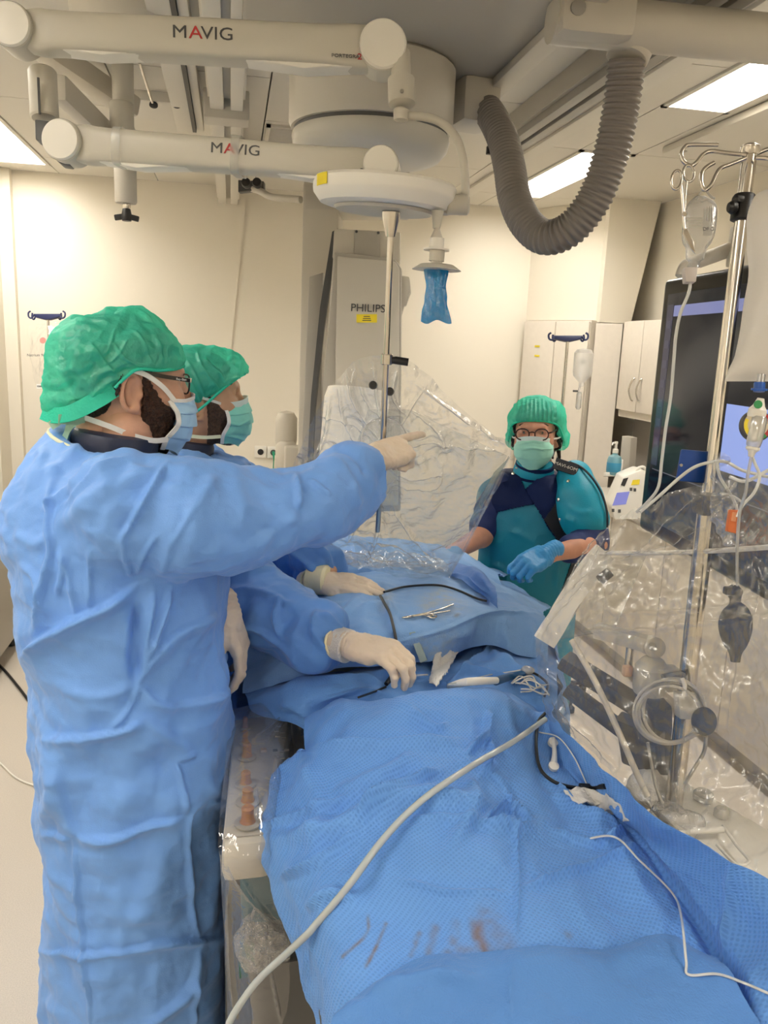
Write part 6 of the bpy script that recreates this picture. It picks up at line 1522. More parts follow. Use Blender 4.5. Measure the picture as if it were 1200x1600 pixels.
# scrub sleeves, forearms, gloves
elL, wrL = U(930, 850, 2.82), U(858, 866, 2.66); elR, wrR = U(752, 838, 2.98), U(700, 868, 2.72)
def scr(P):
    d = s_chain(P, [U(912, 775, 2.93), U(920, 836, 2.86), U(922, 850, 2.83), U(893, 858, 2.77)], [.065, .062, .056, .050], .03)
    d = smin(d, s_chain(P, [U(790, 765, 3.03), U(770, 795, 3.02), U(757, 824, 3.0)], [.064, .062, .056], .02), .005)
    return d
Vs, Qs = nets(scr, A(.75, 2.4, 1.0), A(1.5, 3.1, 1.42), .008); Vs = relax(Vs, Qs, 2, .5); Vs = Vs + vnormals(Vs, Qs) * (.004 * ridged(Vs, 18, 3))[:, None]
mk('scrub_top', Vs, Qs, M['scrub'], p3, True)
def arms3(P):
    d = s_chain(P, [U(918, 770, 2.92), elL, wrL, U(840, 870, 2.63)], [.045, .042, .026, .019], .02)
    d2 = s_chain(P, [U(785, 768, 3.03), elR, wrR, U(690, 876, 2.68)], [.045, .040, .026, .019], .02)
    return np.minimum(d, d2)
AR3 = nets(arms3, A(.62, 2.2, .98), A(1.5, 3.15, 1.42), .006); AR3 = (relax(AR3[0], AR3[1], 2, .5), AR3[1])
H3 = (relax(head1[0], head1[1], 1, .4) @ (R3 * .97).T + c3, head1[1])
def body3(P):
    d = s_loft(P, [(1.30, wx, wy, .07, .10, a3), (1.24, wx, wy, .10, .16, a3), (.9, wx, wy, .12, .16, a3), (.85, wx, wy, .12, .16, a3)])
    d = smin(d, s_cone(P, (wx, wy, 1.25), (wx, wy, 1.42), .058, .052), .03)
    for s in (-1, 1): d = smin(d, s_chain(P, [A(wx, wy, .88) + l3 * .09 * s, A(wx, wy, .48) + l3 * .1 * s, A(wx, wy, .08) + l3 * .1 * s], [.085, .06, .042], .02), .03)
    return d
B3 = nets(body3, (wx - .25, wy - .25, .06), (wx + .25, wy + .25, 1.44), .012)
mk('body', *add_geo([H3, AR3, B3]), M['skin3'], p3, True)
Vt, Qt = nets(lambda P: np.minimum(*[s_chain(P, [A(wx, wy, .88) + l3 * .09 * s, A(wx, wy, .48) + l3 * .1 * s, A(wx, wy, .10) + l3 * .1 * s], [.10, .085, .07], .02) for s in (-1, 1)]), (wx - .3, wy - .3, .05), (wx + .3, wy + .3, 1.0), .012)
mk('trousers', Vt, Qt, mat('dark_red_trousers', (.22, .01, .015), .7), p3, True)
for s in (-1, 1):
    b_ = A(wx, wy, 0) + l3 * .1 * s + f3 * .03
    Vv, Qq = nets(lambda P: np.maximum(s_ell(P, b_ + A(0, 0, .03), (.07, .14, .06)), -P[..., 2] + .004), b_ - A(.12, .18, .02), b_ + A(.12, .18, .12), .008); mk('shoe', Vv, Qq, M['white'], p3, True)
eyes(c3, R3 * .97, p3)
glove('glove', U(852, 866, 2.645), U(815, 884, 2.58) - U(852, 864, 2.645), A(-.05, -.6, .8), -1, [(.8, 1.1, .6), (.85, 1.1, .6), (.9, 1.1, .6), (.95, 1.1, .6)], [(.040, .036, -.022), (.066, .034, -.034), (.084, .026, -.040)], M['blueglove'], p3, cuff=-.01, size=1.0, h=.0028)
glove('glove', U(692, 874, 2.69), A(-.8, -.5, -.15), A(0, 0, 1), 1, CURL_RELAX, THUMB_OUT, M['blueglove'], p3, cuff=0, size=.95, h=.0035)
# collar
lathe('thyroid_collar', [(.055, 0), (.076, .0), (.076, .03), (.072, .045), (.066, .060), (.055, .063)], A(wx - .015, wy - .02, 1.322), M['teal2'], p3, axis=(-.05, -.25, 1), seg=40)
for z0, r0 in ((1.326, .079), (1.362, .073)): lathe('collar_band', [(r0 - .004, 0), (r0, .002), (r0 - .001, .014), (r0 - .006, .016)], A(wx - .015, wy - .02 - (z0 - 1.322) * .25, z0), M['navy_cloth'], p3, axis=(-.05, -.25, 1), seg=40)
# hair, cap, mask, glasses
RH = R3 * .97
def hair3(P):
    x, z = P[..., 0], P[..., 2]
    return np.maximum(np.interp(x, [-.16, -.05, -.02, .02, .06, .09], [-.08, -.09, -.06, .03, .07, .085]).astype(np.float32) - z, x - .085)
shell('hair', c3, RH, lambda P: smax(head_sd(P) - .008, hair3(P), .005), M['hair'], p3, .003, rough=.003)
for k in range(3):
    q0 = c3 + RH @ A(-.01, .082, -.05 - .0 * k)
    tube('hair_lock', [q0 + l3 * .003 * k, q0 + A(.012, 0, -.03 - .01 * k), q0 + A(.008 - .008 * k, -.005, -.06), q0 + A(.014, 0, -.085)], [.006, .005, .004, .001], M['hair'], p3, 8, 5)
def cap3f(P):
    d = s_ell(P, (-.022, 0, .072), (.120, .108, .085))
    for s in (-1, 1): d = smin(d, s_ell(P, (-.045, .088 * s, -.005), (.055, .036, .050)), .03)
    return smin(d, s_ell(P, (-.09, 0, .02), (.06, .09, .08)), .03)
cut3 = interp_cut([-.19, -.09, -.045, -.005, .02, .05, .08, .12], [-.06, -.06, -.055, -.030, .025, .055, .066, .07])
cl3 = [([(x, 622 + .012 * (x - 838) ** 2 / 4), (838 + (x - 838) * 1.1, 645), (838 + (x - 838) * 1.12, 662)], .0045, 2.6, 'ridge') for x in range(806, 876, 6)]
shell('surgical_cap', c3, RH, cap3f, M['cap'], p3, .0046, A(-.17, -.15, -.09), A(.13, .15, .17), cut3, lines=cl3, noise_amp=.0015, noise_s=35, sub=True, crk=.003)
tube('cap_elastic', [c3 + RH @ A(x, y, z) for x, y, z in ((-.02, -.108, -.03), (.015, -.100, .015), (.045, -.085, .050), (.08, -.05, .066), (.095, 0, .070), (.08, .05, .066), (.045, .085, .050), (.015, .1, .015), (-.02, .108, -.03))], .0035, M['cap_band'], p3, 8, 6)
mk3, Wg = face_mask(c3, RH, p3, M['mask_green2'], M['mask_top'], zt=.008, zb=-.112, xf=(.134, .141, .138, .126, .106), xs=(.052, .060, .060, .052, .05), ys=(.062, .072, .073, .066, .042), pleats=3, amp=.005, top_band=M['mask_top'],
    lines=[([(810, 695), (830, 690), (850, 692)], .003, 3, 'ridge'), ([(815, 702), (835, 700), (855, 705)], .003, 3, 'ridge')])
for s in (-1, 1):
    ribbon('mask_tie', [c3 + RH @ A(.052, .062 * s, .0), c3 + RH @ A(.02, .085 * s, -.0), c3 + RH @ A(-.01, .094 * s, .004)], RH[:, 2], .006, M['tie'], mk3)
    ribbon('mask_tie', [c3 + RH @ A(.05, .060 * s, -.075), c3 + RH @ A(.02, .092 * s, -.085), c3 + RH @ A(-.012, .098 * s, -.065), c3 + RH @ A(-.015, .096 * s, -.02)], RH[:, 0], .006, M['tie'], mk3)
gl = thing('glasses', 'dark round glasses worn by the woman in the teal apron', 'glasses', c3)
M['tort'] = mat('dark_tortoise_frame', (.035, .012, .012), .25)
fr = MB()
for s in (-1, 1): fr.tube(rimshape(c3, RH, s, .124, .0245, .0205, .022, p=2.3, yc=.035), .0024, 8, closed=True)
fr.tube([c3 + RH @ A(.122, -.010, .028), c3 + RH @ A(.126, 0, .031), c3 + RH @ A(.122, .010, .028)], .0024, 8, sub=3)
fr.build('frame', M['tort'], gl)
for s in (-1, 1):
    R_ = rimshape(c3, RH, s, .124, .024, .020, .022, p=2.3, yc=.035); V_ = np.array(R_ + [np.mean(R_, 0)]); n = len(R_)
    mk('lens', V_, [(i, (i + 1) % n, n) for i in range(n)], M['lens'], gl)
    ribbon('temple', [c3 + RH @ A(.118, s * .060, .028), c3 + RH @ A(.108, s * .070, .030), c3 + RH @ A(.05, s * .080, .034), c3 + RH @ A(-.012, s * .083, .034)], RH[:, 2], .006, M['tort'], gl, th=.003)

# ------------------------------------------------------------------ hanging shield: steel pole, clear panel, crumpled film cover
t = thing('hanging_shield', 'clear acrylic shield on a steel pole under the round lamp disc', 'radiation shield', U(600, 880, 2.1))
pt, pb = U(612, 334, 1.645), U(598, 700, 1.78)
tube('pole', [pt, pb], .0068, M['chrome'], t, 16)
lathe('pole_cup', [(.010, 0), (.017, .03), (.019, .048), (.012, .05)], U(610, 370, 1.655), M['steel'], t, axis=pt - pb, seg=24)
lathe('clamp', [(.011, 0), (.013, .002), (.013, .022), (.011, .024)], U(604, 570, 1.735), M['steel'], t, axis=pt - pb, seg=20)
tube('handle', [U(612, 563, 1.735), U(618, 563, 1.735), U(638, 566, 1.735)], [.007, .0085, .0085], M['black'], t, 16)
tube('lower_pole', [pb, U(590, 830, 1.95)], .006, M['steel'], t, 12)
for x, y in ((583, 602), (609, 612)): lathe('knob', [(.008, 0), (.010, .004), (.008, .012)], U(x, y, 1.76), M['black'], t, axis=-FW, seg=12)
lathe('hub', [(.0, -.004), (.05, 0), (.055, .01), (.05, .03), (0, .034)], U(600, 690, 1.83), film('clear_hub', base=.10, edge=.6, rough=.1, haze=.25, bump=.6, bscale=40), t, axis=-FW, seg=32)
pan = [U(575, 640, 1.84), U(640, 640, 1.84), U(792, 712, 1.92), U(702, 900, 2.18), U(560, 885, 2.16), U(535, 760, 2.0)]
M['acrylic'] = film('acrylic_sheet', tint=(.975, .985, .98), base=.04, edge=.40, rough=.03, haze=.008, bump=0, hazecol=(.75, .80, .78))
prism('acrylic_panel', pan, FW * .006, M['acrylic'], t)
prism('panel_edge', [U(796, 714, 1.915), U(772, 738, 1.94), U(733, 815, 2.04), U(742, 812, 2.035)], FW * .004, film('tinted_edge', tint=(.72, .82, .82), base=.1, edge=.5, rough=.1, haze=.30, bump=0, hazecol=(.42, .56, .56)), t)
tube('edge_bead', [U(796, 712, 1.915), U(750, 810, 2.04), U(702, 902, 2.17)], .0022, M['film_soft'], t, 8)
dd = [1.79, 1.81, 1.84, 1.89, 1.97, 2.07, 2.18]
xy = [[(548, 566), (570, 558), (595, 555), (620, 558), (645, 568), (672, 590)], [(513, 612), (550, 608), (590, 605), (635, 610), (680, 620), (716, 634)], [(489, 655), (540, 652), (590, 650), (650, 655), (715, 663), (770, 678)], [(470, 700), (530, 705), (590, 705), (660, 708), (730, 708), (799, 706)],
      [(458, 742), (525, 765), (590, 770), (655, 775), (715, 783), (766, 782)], [(490, 820), (540, 825), (590, 830), (640, 838), (690, 845), (735, 845)], [(498, 872), (540, 882), (590, 892), (630, 900), (670, 906), (706, 898)]]
bul = [0, .02, .035, .035, .02, 0]
ctrl = [[U(x, y, dd[i] - bul[j] * .6) for j, (x, y) in enumerate(r)] for i, r in enumerate(xy)]
LS = [([(605, 700), (560, 640), (540, 575)], .010, 4, 'ridge'), ([(605, 690), (590, 630), (585, 570)], .010, 4, 'ridge'), ([(610, 690), (640, 640), (665, 600)], .008, 4, 'ridge'), ([(600, 700), (530, 660), (500, 650)], .010, 5, 'ridge'), ([(625, 700), (680, 690), (790, 706)], .010, 4, 'ridge'), ([(640, 640), (690, 680), (680, 720)], .008, 4, 'ridge'), ([(650, 600), (720, 650), (790, 695)], .010, 4, 'ridge'), ([(600, 750), (570, 800), (540, 850)], .010, 4, 'ridge'), ([(610, 780), (640, 830), (690, 880)], .012, 4, 'ridge'), ([(585, 770), (590, 830), (570, 880)], .010, 4, 'ridge'), ([(620, 760), (680, 760), (690, 730)], .007, 4, 'ridge'), ([(515, 620), (505, 690), (470, 730)], .010, 5, 'ridge'), ([(530, 600), (535, 660), (560, 700)], .010, 4, 'ridge'), ([(560, 600), (580, 640), (630, 650)], .010, 4, 'ridge'), ([(500, 870), (560, 860), (620, 885)], .010, 4, 'ridge'), ([(560, 840), (620, 850), (680, 890)], .010, 4, 'ridge'), ([(600, 735), (640, 745), (700, 735)], .008, 4, 'ridge'), ([(555, 575), (550, 620), (570, 660)], .010, 4, 'ridge'), ([(620, 580), (615, 620), (640, 650)], .009, 4, 'ridge')]
G_ = patch(ctrl, 170, 170)
def film_sheet(name, ctrl, nu, nv, m, lines, amp, seed, centre=None, spread=120., **k):
    G = patch(ctrl, nu, nv); V = G.reshape(-1, 3); Q = grid_faces(nu, nv); N = vnormals(V, Q)
    if (((CAM - V) * N).sum(1)).mean() < 0: Q = Q[:, ::-1]; N = -N
    w = np.ones(len(V))
    if centre is not None:
        x, y, _ = PJ(V); w = .14 + np.exp(-(np.hypot(x - centre[0], y - centre[1]) / spread) ** 2)
    H = w * (crinkle(V, amp * 1.5, 7, seed, 8) + crinkle(V, amp * .8, 16, seed + 1, 10) + crinkle(V, amp * .35, 36, seed + 2, 8)) + amp * .5 * vnoise(V, 9, seed + 3)
    if lines: H += fold_disp(V, N, lines, facing=False)
    return mk(name, V + N * H[:, None], Q, m, smooth=True, **k)
film_sheet('shield_film', ctrl, 190, 190, M['film'], [(a, b * 1.5, c, d) for a, b, c, d in LS], .008, 51, (600, 720), 130., label='crumpled clear plastic film wrapped around the hanging shield', cat='plastic film')
# film lying on the far drape at the foot of the shield
low = [[U(x, y, 2.20 + .002 * (905 - y)) for x, y in r] for r in ([(440, 905), (500, 885), (560, 872), (620, 870), (690, 885)], [(445, 925), (500, 905), (560, 898), (620, 905), (700, 905)], [(440, 940), (490, 925), (540, 918), (600, 912), (690, 908)])]
low = [[S(x, y, .012 + .008 * i) for x, y in r] for i, r in enumerate(([(438, 912), (500, 880), (560, 868), (620, 868), (690, 880)], [(440, 918), (500, 896), (560, 885), (620, 888), (700, 898)], [(446, 925), (495, 905), (550, 898), (610, 900), (690, 905)]))]
film_sheet('loose_film', low, 60, 140, M['film'], None, .006, 61, label='loose clear film heaped on the drape below the shield', cat='plastic film')

# ------------------------------------------------------------------ clear cover on the right, falling to the blue drape edge
cv = [[U(968, 806, 1.62), U(1020, 784, 1.55), U(1075, 764, 1.46), U(1122, 752, 1.40), U(1200, 745, 1.28), U(1300, 735, 1.12), U(1480, 715, 1.0)],
      [U(915, 862, 1.64), U(1000, 860, 1.53), U(1075, 860, 1.43), U(1140, 858, 1.35), U(1212, 856, 1.25), U(1310, 850, 1.10), U(1490, 845, .98)],
      [U(872, 930, 1.64), U(960, 938, 1.50), U(1060, 945, 1.39), U(1140, 950, 1.31), U(1215, 950, 1.21), U(1310, 950, 1.08), U(1490, 960, .96)],
      [U(838, 1000, 1.64), U(930, 1030, 1.50), U(1040, 1060, 1.37), U(1130, 1080, 1.29), U(1215, 1090, 1.19), U(1310, 1100, 1.06), U(1490, 1130, .95)],
      [U(845, 1070, 1.62), U(925, 1110, 1.49), U(1030, 1165, 1.37), U(1120, 1205, 1.29), U(1215, 1240, 1.20), U(1320, 1290, 1.08), U(1480, 1350, .97)],
      [S(852, 1118), S(905, 1164), S(980, 1232), S(1080, 1309), S(1168, 1355), S(1295, 1442), S(1410, 1545)]]
LC = [([(935, 866), (1060, 868), (1200, 853)], .012, 4, 'ridge'), ([(940, 880), (1000, 870), (1080, 835), (1130, 790)], .008, 4, 'ridge'), ([(900, 985), (1020, 985), (1200, 962)], .010, 4, 'ridge'), ([(960, 960), (1080, 955), (1200, 935)], .008, 4, 'ridge'), ([(860, 1090), (900, 1130), (960, 1200)], .010, 5, 'ridge'), ([(850, 1040), (880, 1080), (900, 1150)], .008, 4, 'ridge'), ([(880, 930), (910, 880), (960, 815)], .010, 4, 'ridge'), ([(865, 950), (920, 900), (950, 840)], .008, 4, 'ridge'), ([(1000, 860), (1040, 820), (1110, 770)], .010, 4, 'ridge'), ([(1150, 1000), (1148, 1080), (1140, 1160)], .006, 4, 'ridge'), ([(1180, 860), (1190, 950), (1180, 1000)], .006, 5, 'ridge'), ([(850, 990), (900, 940), (930, 900)], .010, 6, 'soft')]
film_sheet('plastic_cover', cv, 200, 200, M['film_soft'], LC, .0035, 71, label='large clear plastic cover hanging at the right side of the table', cat='plastic cover')
# padded rim of the table shield under the cover
t = thing('table_shield', 'cream padded shield rim under the clear cover on the right', 'radiation shield', U(900, 1010, 1.68) - A(0, 0, .05))
rimp = [U(850, 1003, 1.69), U(872, 968, 1.69), U(898, 925, 1.70), U(925, 885, 1.70), U(945, 862, 1.70)]
V, Fs = ribbon_geo(rimp, RT * .8 + UP * .6, .046, .016, 6); mk('padded_rim', V, Fs, M['white'], t, True, angle=40)
prism('panel', [U(868, 1000, 1.71), U(950, 870, 1.72), U(1010, 868, 1.66), U(960, 985, 1.64)], FW * .006, M['acrylic'], t)
box('clip', U(945, 900, 1.66), (.03, .02, .016), M['dgrey'], t, rot(ry=-.7), .003)
tube('top_bar', [U(938, 864, 1.69), U(1010, 864, 1.60), U(1090, 862, 1.50), U(1200, 855, 1.36), U(1280, 848, 1.26)], .0048, M['white'], t, 10, 4)
tube('cream_tube', [U(893, 1000, 1.64), U(930, 1065, 1.60), U(965, 1140, 1.57), U(1000, 1220, 1.54), U(1012, 1245, 1.53)], .0062, mat('cream_tube', (.72, .66, .54), .4), t, 12, 5)

# ------------------------------------------------------------------ drip stand with hooks
t = thing('drip_stand', 'steel drip stand with curled hooks at the right of the table', 'drip stand', UZ(1052, 1262, .93))
top, jo, bot = U(1172, 236, 1.42), U(1106, 782, 1.485), U(1052, 1262, 1.57)
tube('upper_pole', [top, jo], .0122, M['chrome'], t, 20)
tube('lower_pole', [U(1107, 772, 1.484), bot], .0168, M['chrome'], t, 20)
lathe('pole_cap', [(.015, 0), (.0165, .003), (.0165, .014), (.010, .018)], top - A(0, 0, .006), M['chrome'], t, seg=20)
def P3(lst, d): return [U(x, y, d) for x, y in lst]
tube('hook', P3([(1165, 242), (1135, 239), (1112, 236), (1099, 241), (1088, 254), (1078, 259), (1067, 251), (1065, 239), (1070, 230), (1080, 226), (1122, 226)], 1.41), .0036, M['chrome'], t, 10, 5)
tube('hook', P3([(1165, 247), (1143, 256), (1126, 263), (1118, 275), (1112, 288), (1101, 297), (1096, 286), (1097, 271), (1103, 262), (1116, 254)], 1.40), .0036, M['chrome'], t, 10, 5)
tube('hook', P3([(1180, 241), (1200, 233), (1225, 226), (1240, 240), (1232, 254), (1220, 246)], 1.43), .0036, M['chrome'], t, 10, 5)
tube('hook', P3([(1180, 246), (1205, 249), (1230, 262), (1240, 280), (1228, 292), (1218, 280)], 1.40), .0036, M['chrome'], t, 10, 5)
cl = U(1161, 324, 1.43)
lathe('clamp', [(.016, -.024), (.0195, -.022), (.0195, .018), (.017, .022)], cl, M['black'], t, axis=top - jo, seg=24)
lathe('clamp_knob', [(.0, 0), (.010, .002), (.012, .010), (.008, .016)], U(1152, 324, 1.415), M['black'], t, axis=-RT, seg=16)
box('clamp_lug', U(1156, 312, 1.42), (.022, .02, .012), M['black'], t, None, .004)
box('pole_joint', U(1107, 787, 1.47), (.045, .04, .040), M['dgrey'], t, None, .006)
box('blue_plate', U(1088, 729, 1.50), (.068, .006, .060), mat('blue_plate', (.012, .07, .33), .35), t, rot(ry=.05, rz=-.2), .004)
lathe('screw', [(.003, 0), (.003, .002)], U(1064, 727, 1.49), M['chrome'], t, axis=-FW, seg=8)

# surgical clamp hanging on the first hook
t = thing('surgical_scissors', 'steel surgical clamp with finger rings hanging on the drip stand hook', 'clamp', U(1070, 390, 1.40))
def ringpts(cx, cy, rx, ry, d, n=20, tilt=0):
    return [U(cx + rx * math.cos(a) * math.cos(tilt) - ry * math.sin(a) * math.sin(tilt), cy + rx * math.cos(a) * math.sin(tilt) + ry * math.sin(a) * math.cos(tilt), d) for a in np.arange(n) * 2 * math.pi / n]
tube('finger_ring', ringpts(1057, 281, 8, 15, 1.40, tilt=.15), .0024, M['chrome'], t, 8, closed=True)
tube('finger_ring', ringpts(1076, 271, 8.5, 13, 1.405, tilt=-.1), .0024, M['chrome'], t, 8, closed=True)
tube('shank', P3([(1064, 290), (1066, 310), (1068, 340), (1070, 358)], 1.40), .0026, M['steel'], t, 8, 4)
tube('shank', P3([(1073, 284), (1071, 300), (1069, 340), (1070, 358)], 1.403), .0026, M['steel'], t, 8, 4)
prism('blade', P3([(1068, 358), (1073, 356), (1084, 377), (1087, 397), (1080, 388), (1068, 366)], 1.40), FW * .004, M['steel'], t, .001)
lathe('pivot_screw', [(.004, 0), (.004, .002)], U(1069, 335, 1.397), M['chrome'], t, axis=-FW, seg=10)

# infusion bottle
M['bottle'] = film('bottle_plastic', base=.09, edge=.55, rough=.18, haze=.32, bump=.2, bscale=30, hazecol=(.78, .77, .74))
M['line'] = mat('clear_line', (.66, .67, .65), .25, coat=.4)
M['tubing'] = film('clear_tubing', base=.20, edge=.75, rough=.12, haze=.38, bump=0, hazecol=(.82, .82, .80))
t = thing('infusion_bottle', 'clear infusion bottle hanging upside down beside the surgical clamp', 'infusion bottle', U(1088, 420, 1.43))
rows = [(306, 1094, 6, 3), (314, 1096, 17, 8), (324, 1096, 22, 13), (345, 1094, 23.5, 15), (366, 1091, 23.5, 15), (380, 1089, 20, 13), (388, 1088, 15, 11), (400, 1086, 13, 10), (406, 1086, 12, 9), (409, 1085, 8, 8), (418, 1083, 8, 8)]
V = []; ns = 28; a_ = np.arange(ns) * 2 * math.pi / ns
for y, cx, hw_, hd in rows: V.append(U(cx, y, 1.43) + (np.sign(np.cos(a_)) * np.abs(np.cos(a_)) ** .7)[:, None] * RT * hw_ / F * 1.43 + (np.sign(np.sin(a_)) * np.abs(np.sin(a_)) ** .8)[:, None] * A(0, 1, 0) * hd / F * 1.43)
V = np.array(V); V = np.stack([spline(V[:, k], 4) for k in range(ns)], 1); m_ = V.shape[0]
def ring_faces(m_, ns, caps=True):
    Fs = [(i * ns + k, (i + 1) * ns + k, (i + 1) * ns + (k + 1) % ns, i * ns + (k + 1) % ns) for i in range(m_ - 1) for k in range(ns)]
    if caps: Fs += [tuple(range(ns)), tuple((m_ - 1) * ns + k for k in range(ns - 1, -1, -1))]
    return Fs
mk('body', V.reshape(-1, 3), ring_faces(m_, ns), M['bottle'], t, True, angle=60)
tube('hanger_loop', P3([(1088, 312), (1094, 302), (1101, 294), (1105, 300), (1112, 308), (1117, 310)], 1.43), .002, M['bottle'], t, 8, 4)
dlab = 1.43 - .0175
for y0 in (340, 344, 348, 352): prism('label_print', P3([(1075, y0), (1097, y0), (1097, y0 + .9), (1075, y0 + .9)], dlab), FW * .0005, M['midgrey'], t)
prism('label_frame', P3([(1100, 325), (1114, 325), (1113, 368), (1099, 368)], dlab), FW * .0004, M['bottle'], t)
text('label_text', 'DF G', U(1107, 358, dlab), RT, UP, .009, M['print'], t, extrude=.0003)
for x in (1104, 1108, 1112): prism('label_print', P3([(x, 322), (x + 1, 322), (x + .6, 346), (x - .4, 346)], dlab), FW * .0005, M['midgrey'], t)
prism('spike_cap', P3([(1070, 417), (1091, 417), (1088, 440), (1072, 440)], 1.42), FW * .018, mat('pale_spike', (.62, .56, .52), .4), t, .002)
tube('drip_line', [U(x, y, d) for x, y, d in ((1079, 438, 1.43), (1076, 458, 1.43), (1063, 490, 1.44), (1056, 525, 1.45), (1053, 560, 1.46), (1048, 620, 1.47), (1040, 670, 1.48), (1034, 720, 1.49), (1029, 760, 1.50), (1014, 782, 1.52), (995, 800, 1.55))], .0030, M['line'], t, 10, 5)

# pressure infusion bag at the right edge
t = thing('pressure_infusion_bag', 'large white pressure bag hanging at the right edge of the picture', 'infusion bag', U(1200, 590, 1.25))
rows = [(296, 1196, 1260, .012), (306, 1184, 1275, .03), (340, 1175, 1285, .042), (380, 1178, 1285, .046), (420, 1181, 1285, .046), (470, 1173, 1288, .046), (520, 1163, 1292, .042), (555, 1152, 1296, .032), (578, 1140, 1300, .018), (592, 1134, 1302, .004), (596, 1133, 1302, .002)]
V = []
for y, xl, xr, th in rows: V.append(U((xl + xr) / 2, y, 1.27) + np.cos(a_)[:, None] * RT * (xr - xl) / 2 / F * 1.27 + np.sin(a_)[:, None] * A(-.2, 1, 0) * th)
V = np.array(V); V = np.stack([spline(V[:, k], 5) for k in range(ns)], 1); m_ = V.shape[0]; Vf = V.reshape(-1, 3); Vf = Vf + A(0, 1, 0) * (.003 * vnoise(Vf, 25, 4))[:, None]
mk('bag', Vf, ring_faces(m_, ns), sheer('milky_bag', (.90, .87, .82), see=.10, rough=.3, gloss=.06, bump=.15, bscale=30), t, True)
tube('outlet', P3([(1190, 585), (1188, 600)], 1.25), .006, M['tubing'], t, 12)
tube('blue_connector', P3([(1187, 598), (1186, 612)], 1.25), [.0085, .0085], mat('blue_connector', (.01, .09, .42), .35), t, 14)
lathe('connector_flange', [(.012, 0), (.012, .003)], U(1186, 610, 1.25), mat('blue_flange', (.01, .09, .42), .35), t, seg=16)
lathe('chamber_cap', [(.013, 0), (.0135, .004), (.0135, .012), (.009, .018), (.005, .030)], U(1181, 652, 1.25), M['white'], t, axis=(.15, 0, 1), seg=20)
lathe('green_dot', [(.0065, 0), (.0065, .002)], U(1184, 632, 1.237), mat('green_dot', (.01, .25, .06), .4), t, axis=-FW, seg=14)
lathe('drip_chamber', [(.007, 0), (.0105, .004), (.0115, .012), (.0115, .046), (.009, .05)], U(1176, 700, 1.25), M['tubing'], t, axis=(.12, 0, 1), seg=20)
lathe('chamber_base', [(.004, -.012), (.006, -.004), (.0105, 0), (.0105, .004)], U(1176, 702, 1.25), M['white'], t, axis=(.12, 0, 1), seg=18)
tube('line', [U(x, y, d) for x, y, d in ((1175, 708, 1.25), (1168, 745, 1.26), (1165, 770, 1.27), (1156, 800, 1.29), (1152, 850, 1.31), (1152, 915, 1.33))], .0026, M['tubing'], t, 10, 5)
# gauge behind
t = thing('pressure_gauge', 'round pressure gauge with yellow and red arc beside the drip chamber', 'gauge', U(1183, 690, 1.33))
gc = U(1183, 665, 1.34)
lathe('case', [(.020, -.012), (.0265, -.010), (.0265, .0), (.024, .002)], gc, M['dgrey'], t, axis=-FW, seg=32)
lathe('dial', [(.0235, 0), (.0235, .0012)], gc - FW * .002, mat('dial_cream', (.62, .55, .40), .4), t, axis=-FW, seg=32)
def arc(nm, a0, a1, m):
    pts_o = [gc - FW * .0036 + (RT * math.cos(a) + UP * math.sin(a)) * .0235 for a in np.linspace(a0, a1, 9)]; pts_i = [gc - FW * .0036 + (RT * math.cos(a) + UP * math.sin(a)) * .0175 for a in np.linspace(a1, a0, 9)]
    prism(nm, pts_o + pts_i, FW * .0004, m, t)
arc('yellow_arc', 2.6, 3.9, M['yellow']); arc('red_arc', -.9, 1.2, M['red']); arc('green_arc', -1.6, -.9, mat('gauge_green', (.03, .3, .08), .5))
tube('needle', [gc - FW * .004, gc - FW * .004 + RT * .015 + UP * .004], .0007, M['black'], t, 6)
for k, y in enumerate((656, 674)): prism('dial_print', P3([(1176, y), (1190, y), (1190, y + .8), (1176, y + .8)], PJ(gc)[2] - .0036), FW * .0003, M['print'], t)

# tubing gathered at the top of the cover
t = thing('infusion_tubing', 'loop of clear tubing hung around the drip stand above the cover', 'tubing', U(1110, 760, 1.42))
tube('loop', P3([(1000, 800), (1030, 775), (1060, 748), (1085, 730), (1112, 722), (1135, 722), (1160, 735), (1200, 745)], 1.42), .0030, M['line'], t, 10, 5)
tube('loop', P3([(1120, 722), (1125, 745), (1140, 770), (1150, 790), (1152, 810)], 1.38), .0028, M['line'], t, 10, 5)
tube('loop', P3([(1172, 705), (1180, 725), (1187, 745), (1178, 770), (1160, 790), (1152, 808)], 1.30), .0026, M['line'], t, 10, 5)
tube('loop', P3([(1140, 745), (1165, 752), (1200, 735), (1230, 720)], 1.33), .0030, M['line'], t, 10, 5)
tube('loop', P3([(1125, 770), (1145, 775), (1160, 785)], 1.38), .0022, M['line'], t, 10, 5)
gat = [[U(1116, 712, 1.40), U(1128, 706, 1.39), U(1140, 712, 1.38)], [U(1115, 750, 1.42), U(1130, 745, 1.38), U(1150, 752, 1.36)], [U(1110, 790, 1.44), U(1135, 800, 1.36), U(1160, 800, 1.34)], [U(1120, 820, 1.46), U(1150, 850, 1.36), U(1185, 850, 1.33)]]
film_sheet('gathered_film', gat, 70, 50, M['film'], None, .006, 83, label='gathered clear film tied around the drip stand', cat='plastic film')
t = thing('line_clip', 'orange plastic clip on the line above the dark rubber bulb', 'clip', U(1146, 830, 1.33))
prism('body', P3([(1142, 796), (1156, 797), (1152, 834), (1137, 830)], 1.33), FW * .012, mat('orange_clip', (.66, .17, .05), .4), t, .002)
prism('tab', P3([(1145, 800), (1152, 801), (1150, 815), (1143, 814)], 1.327), FW * .004, mat('orange_clip_light', (.72, .30, .14), .4), t, .001)

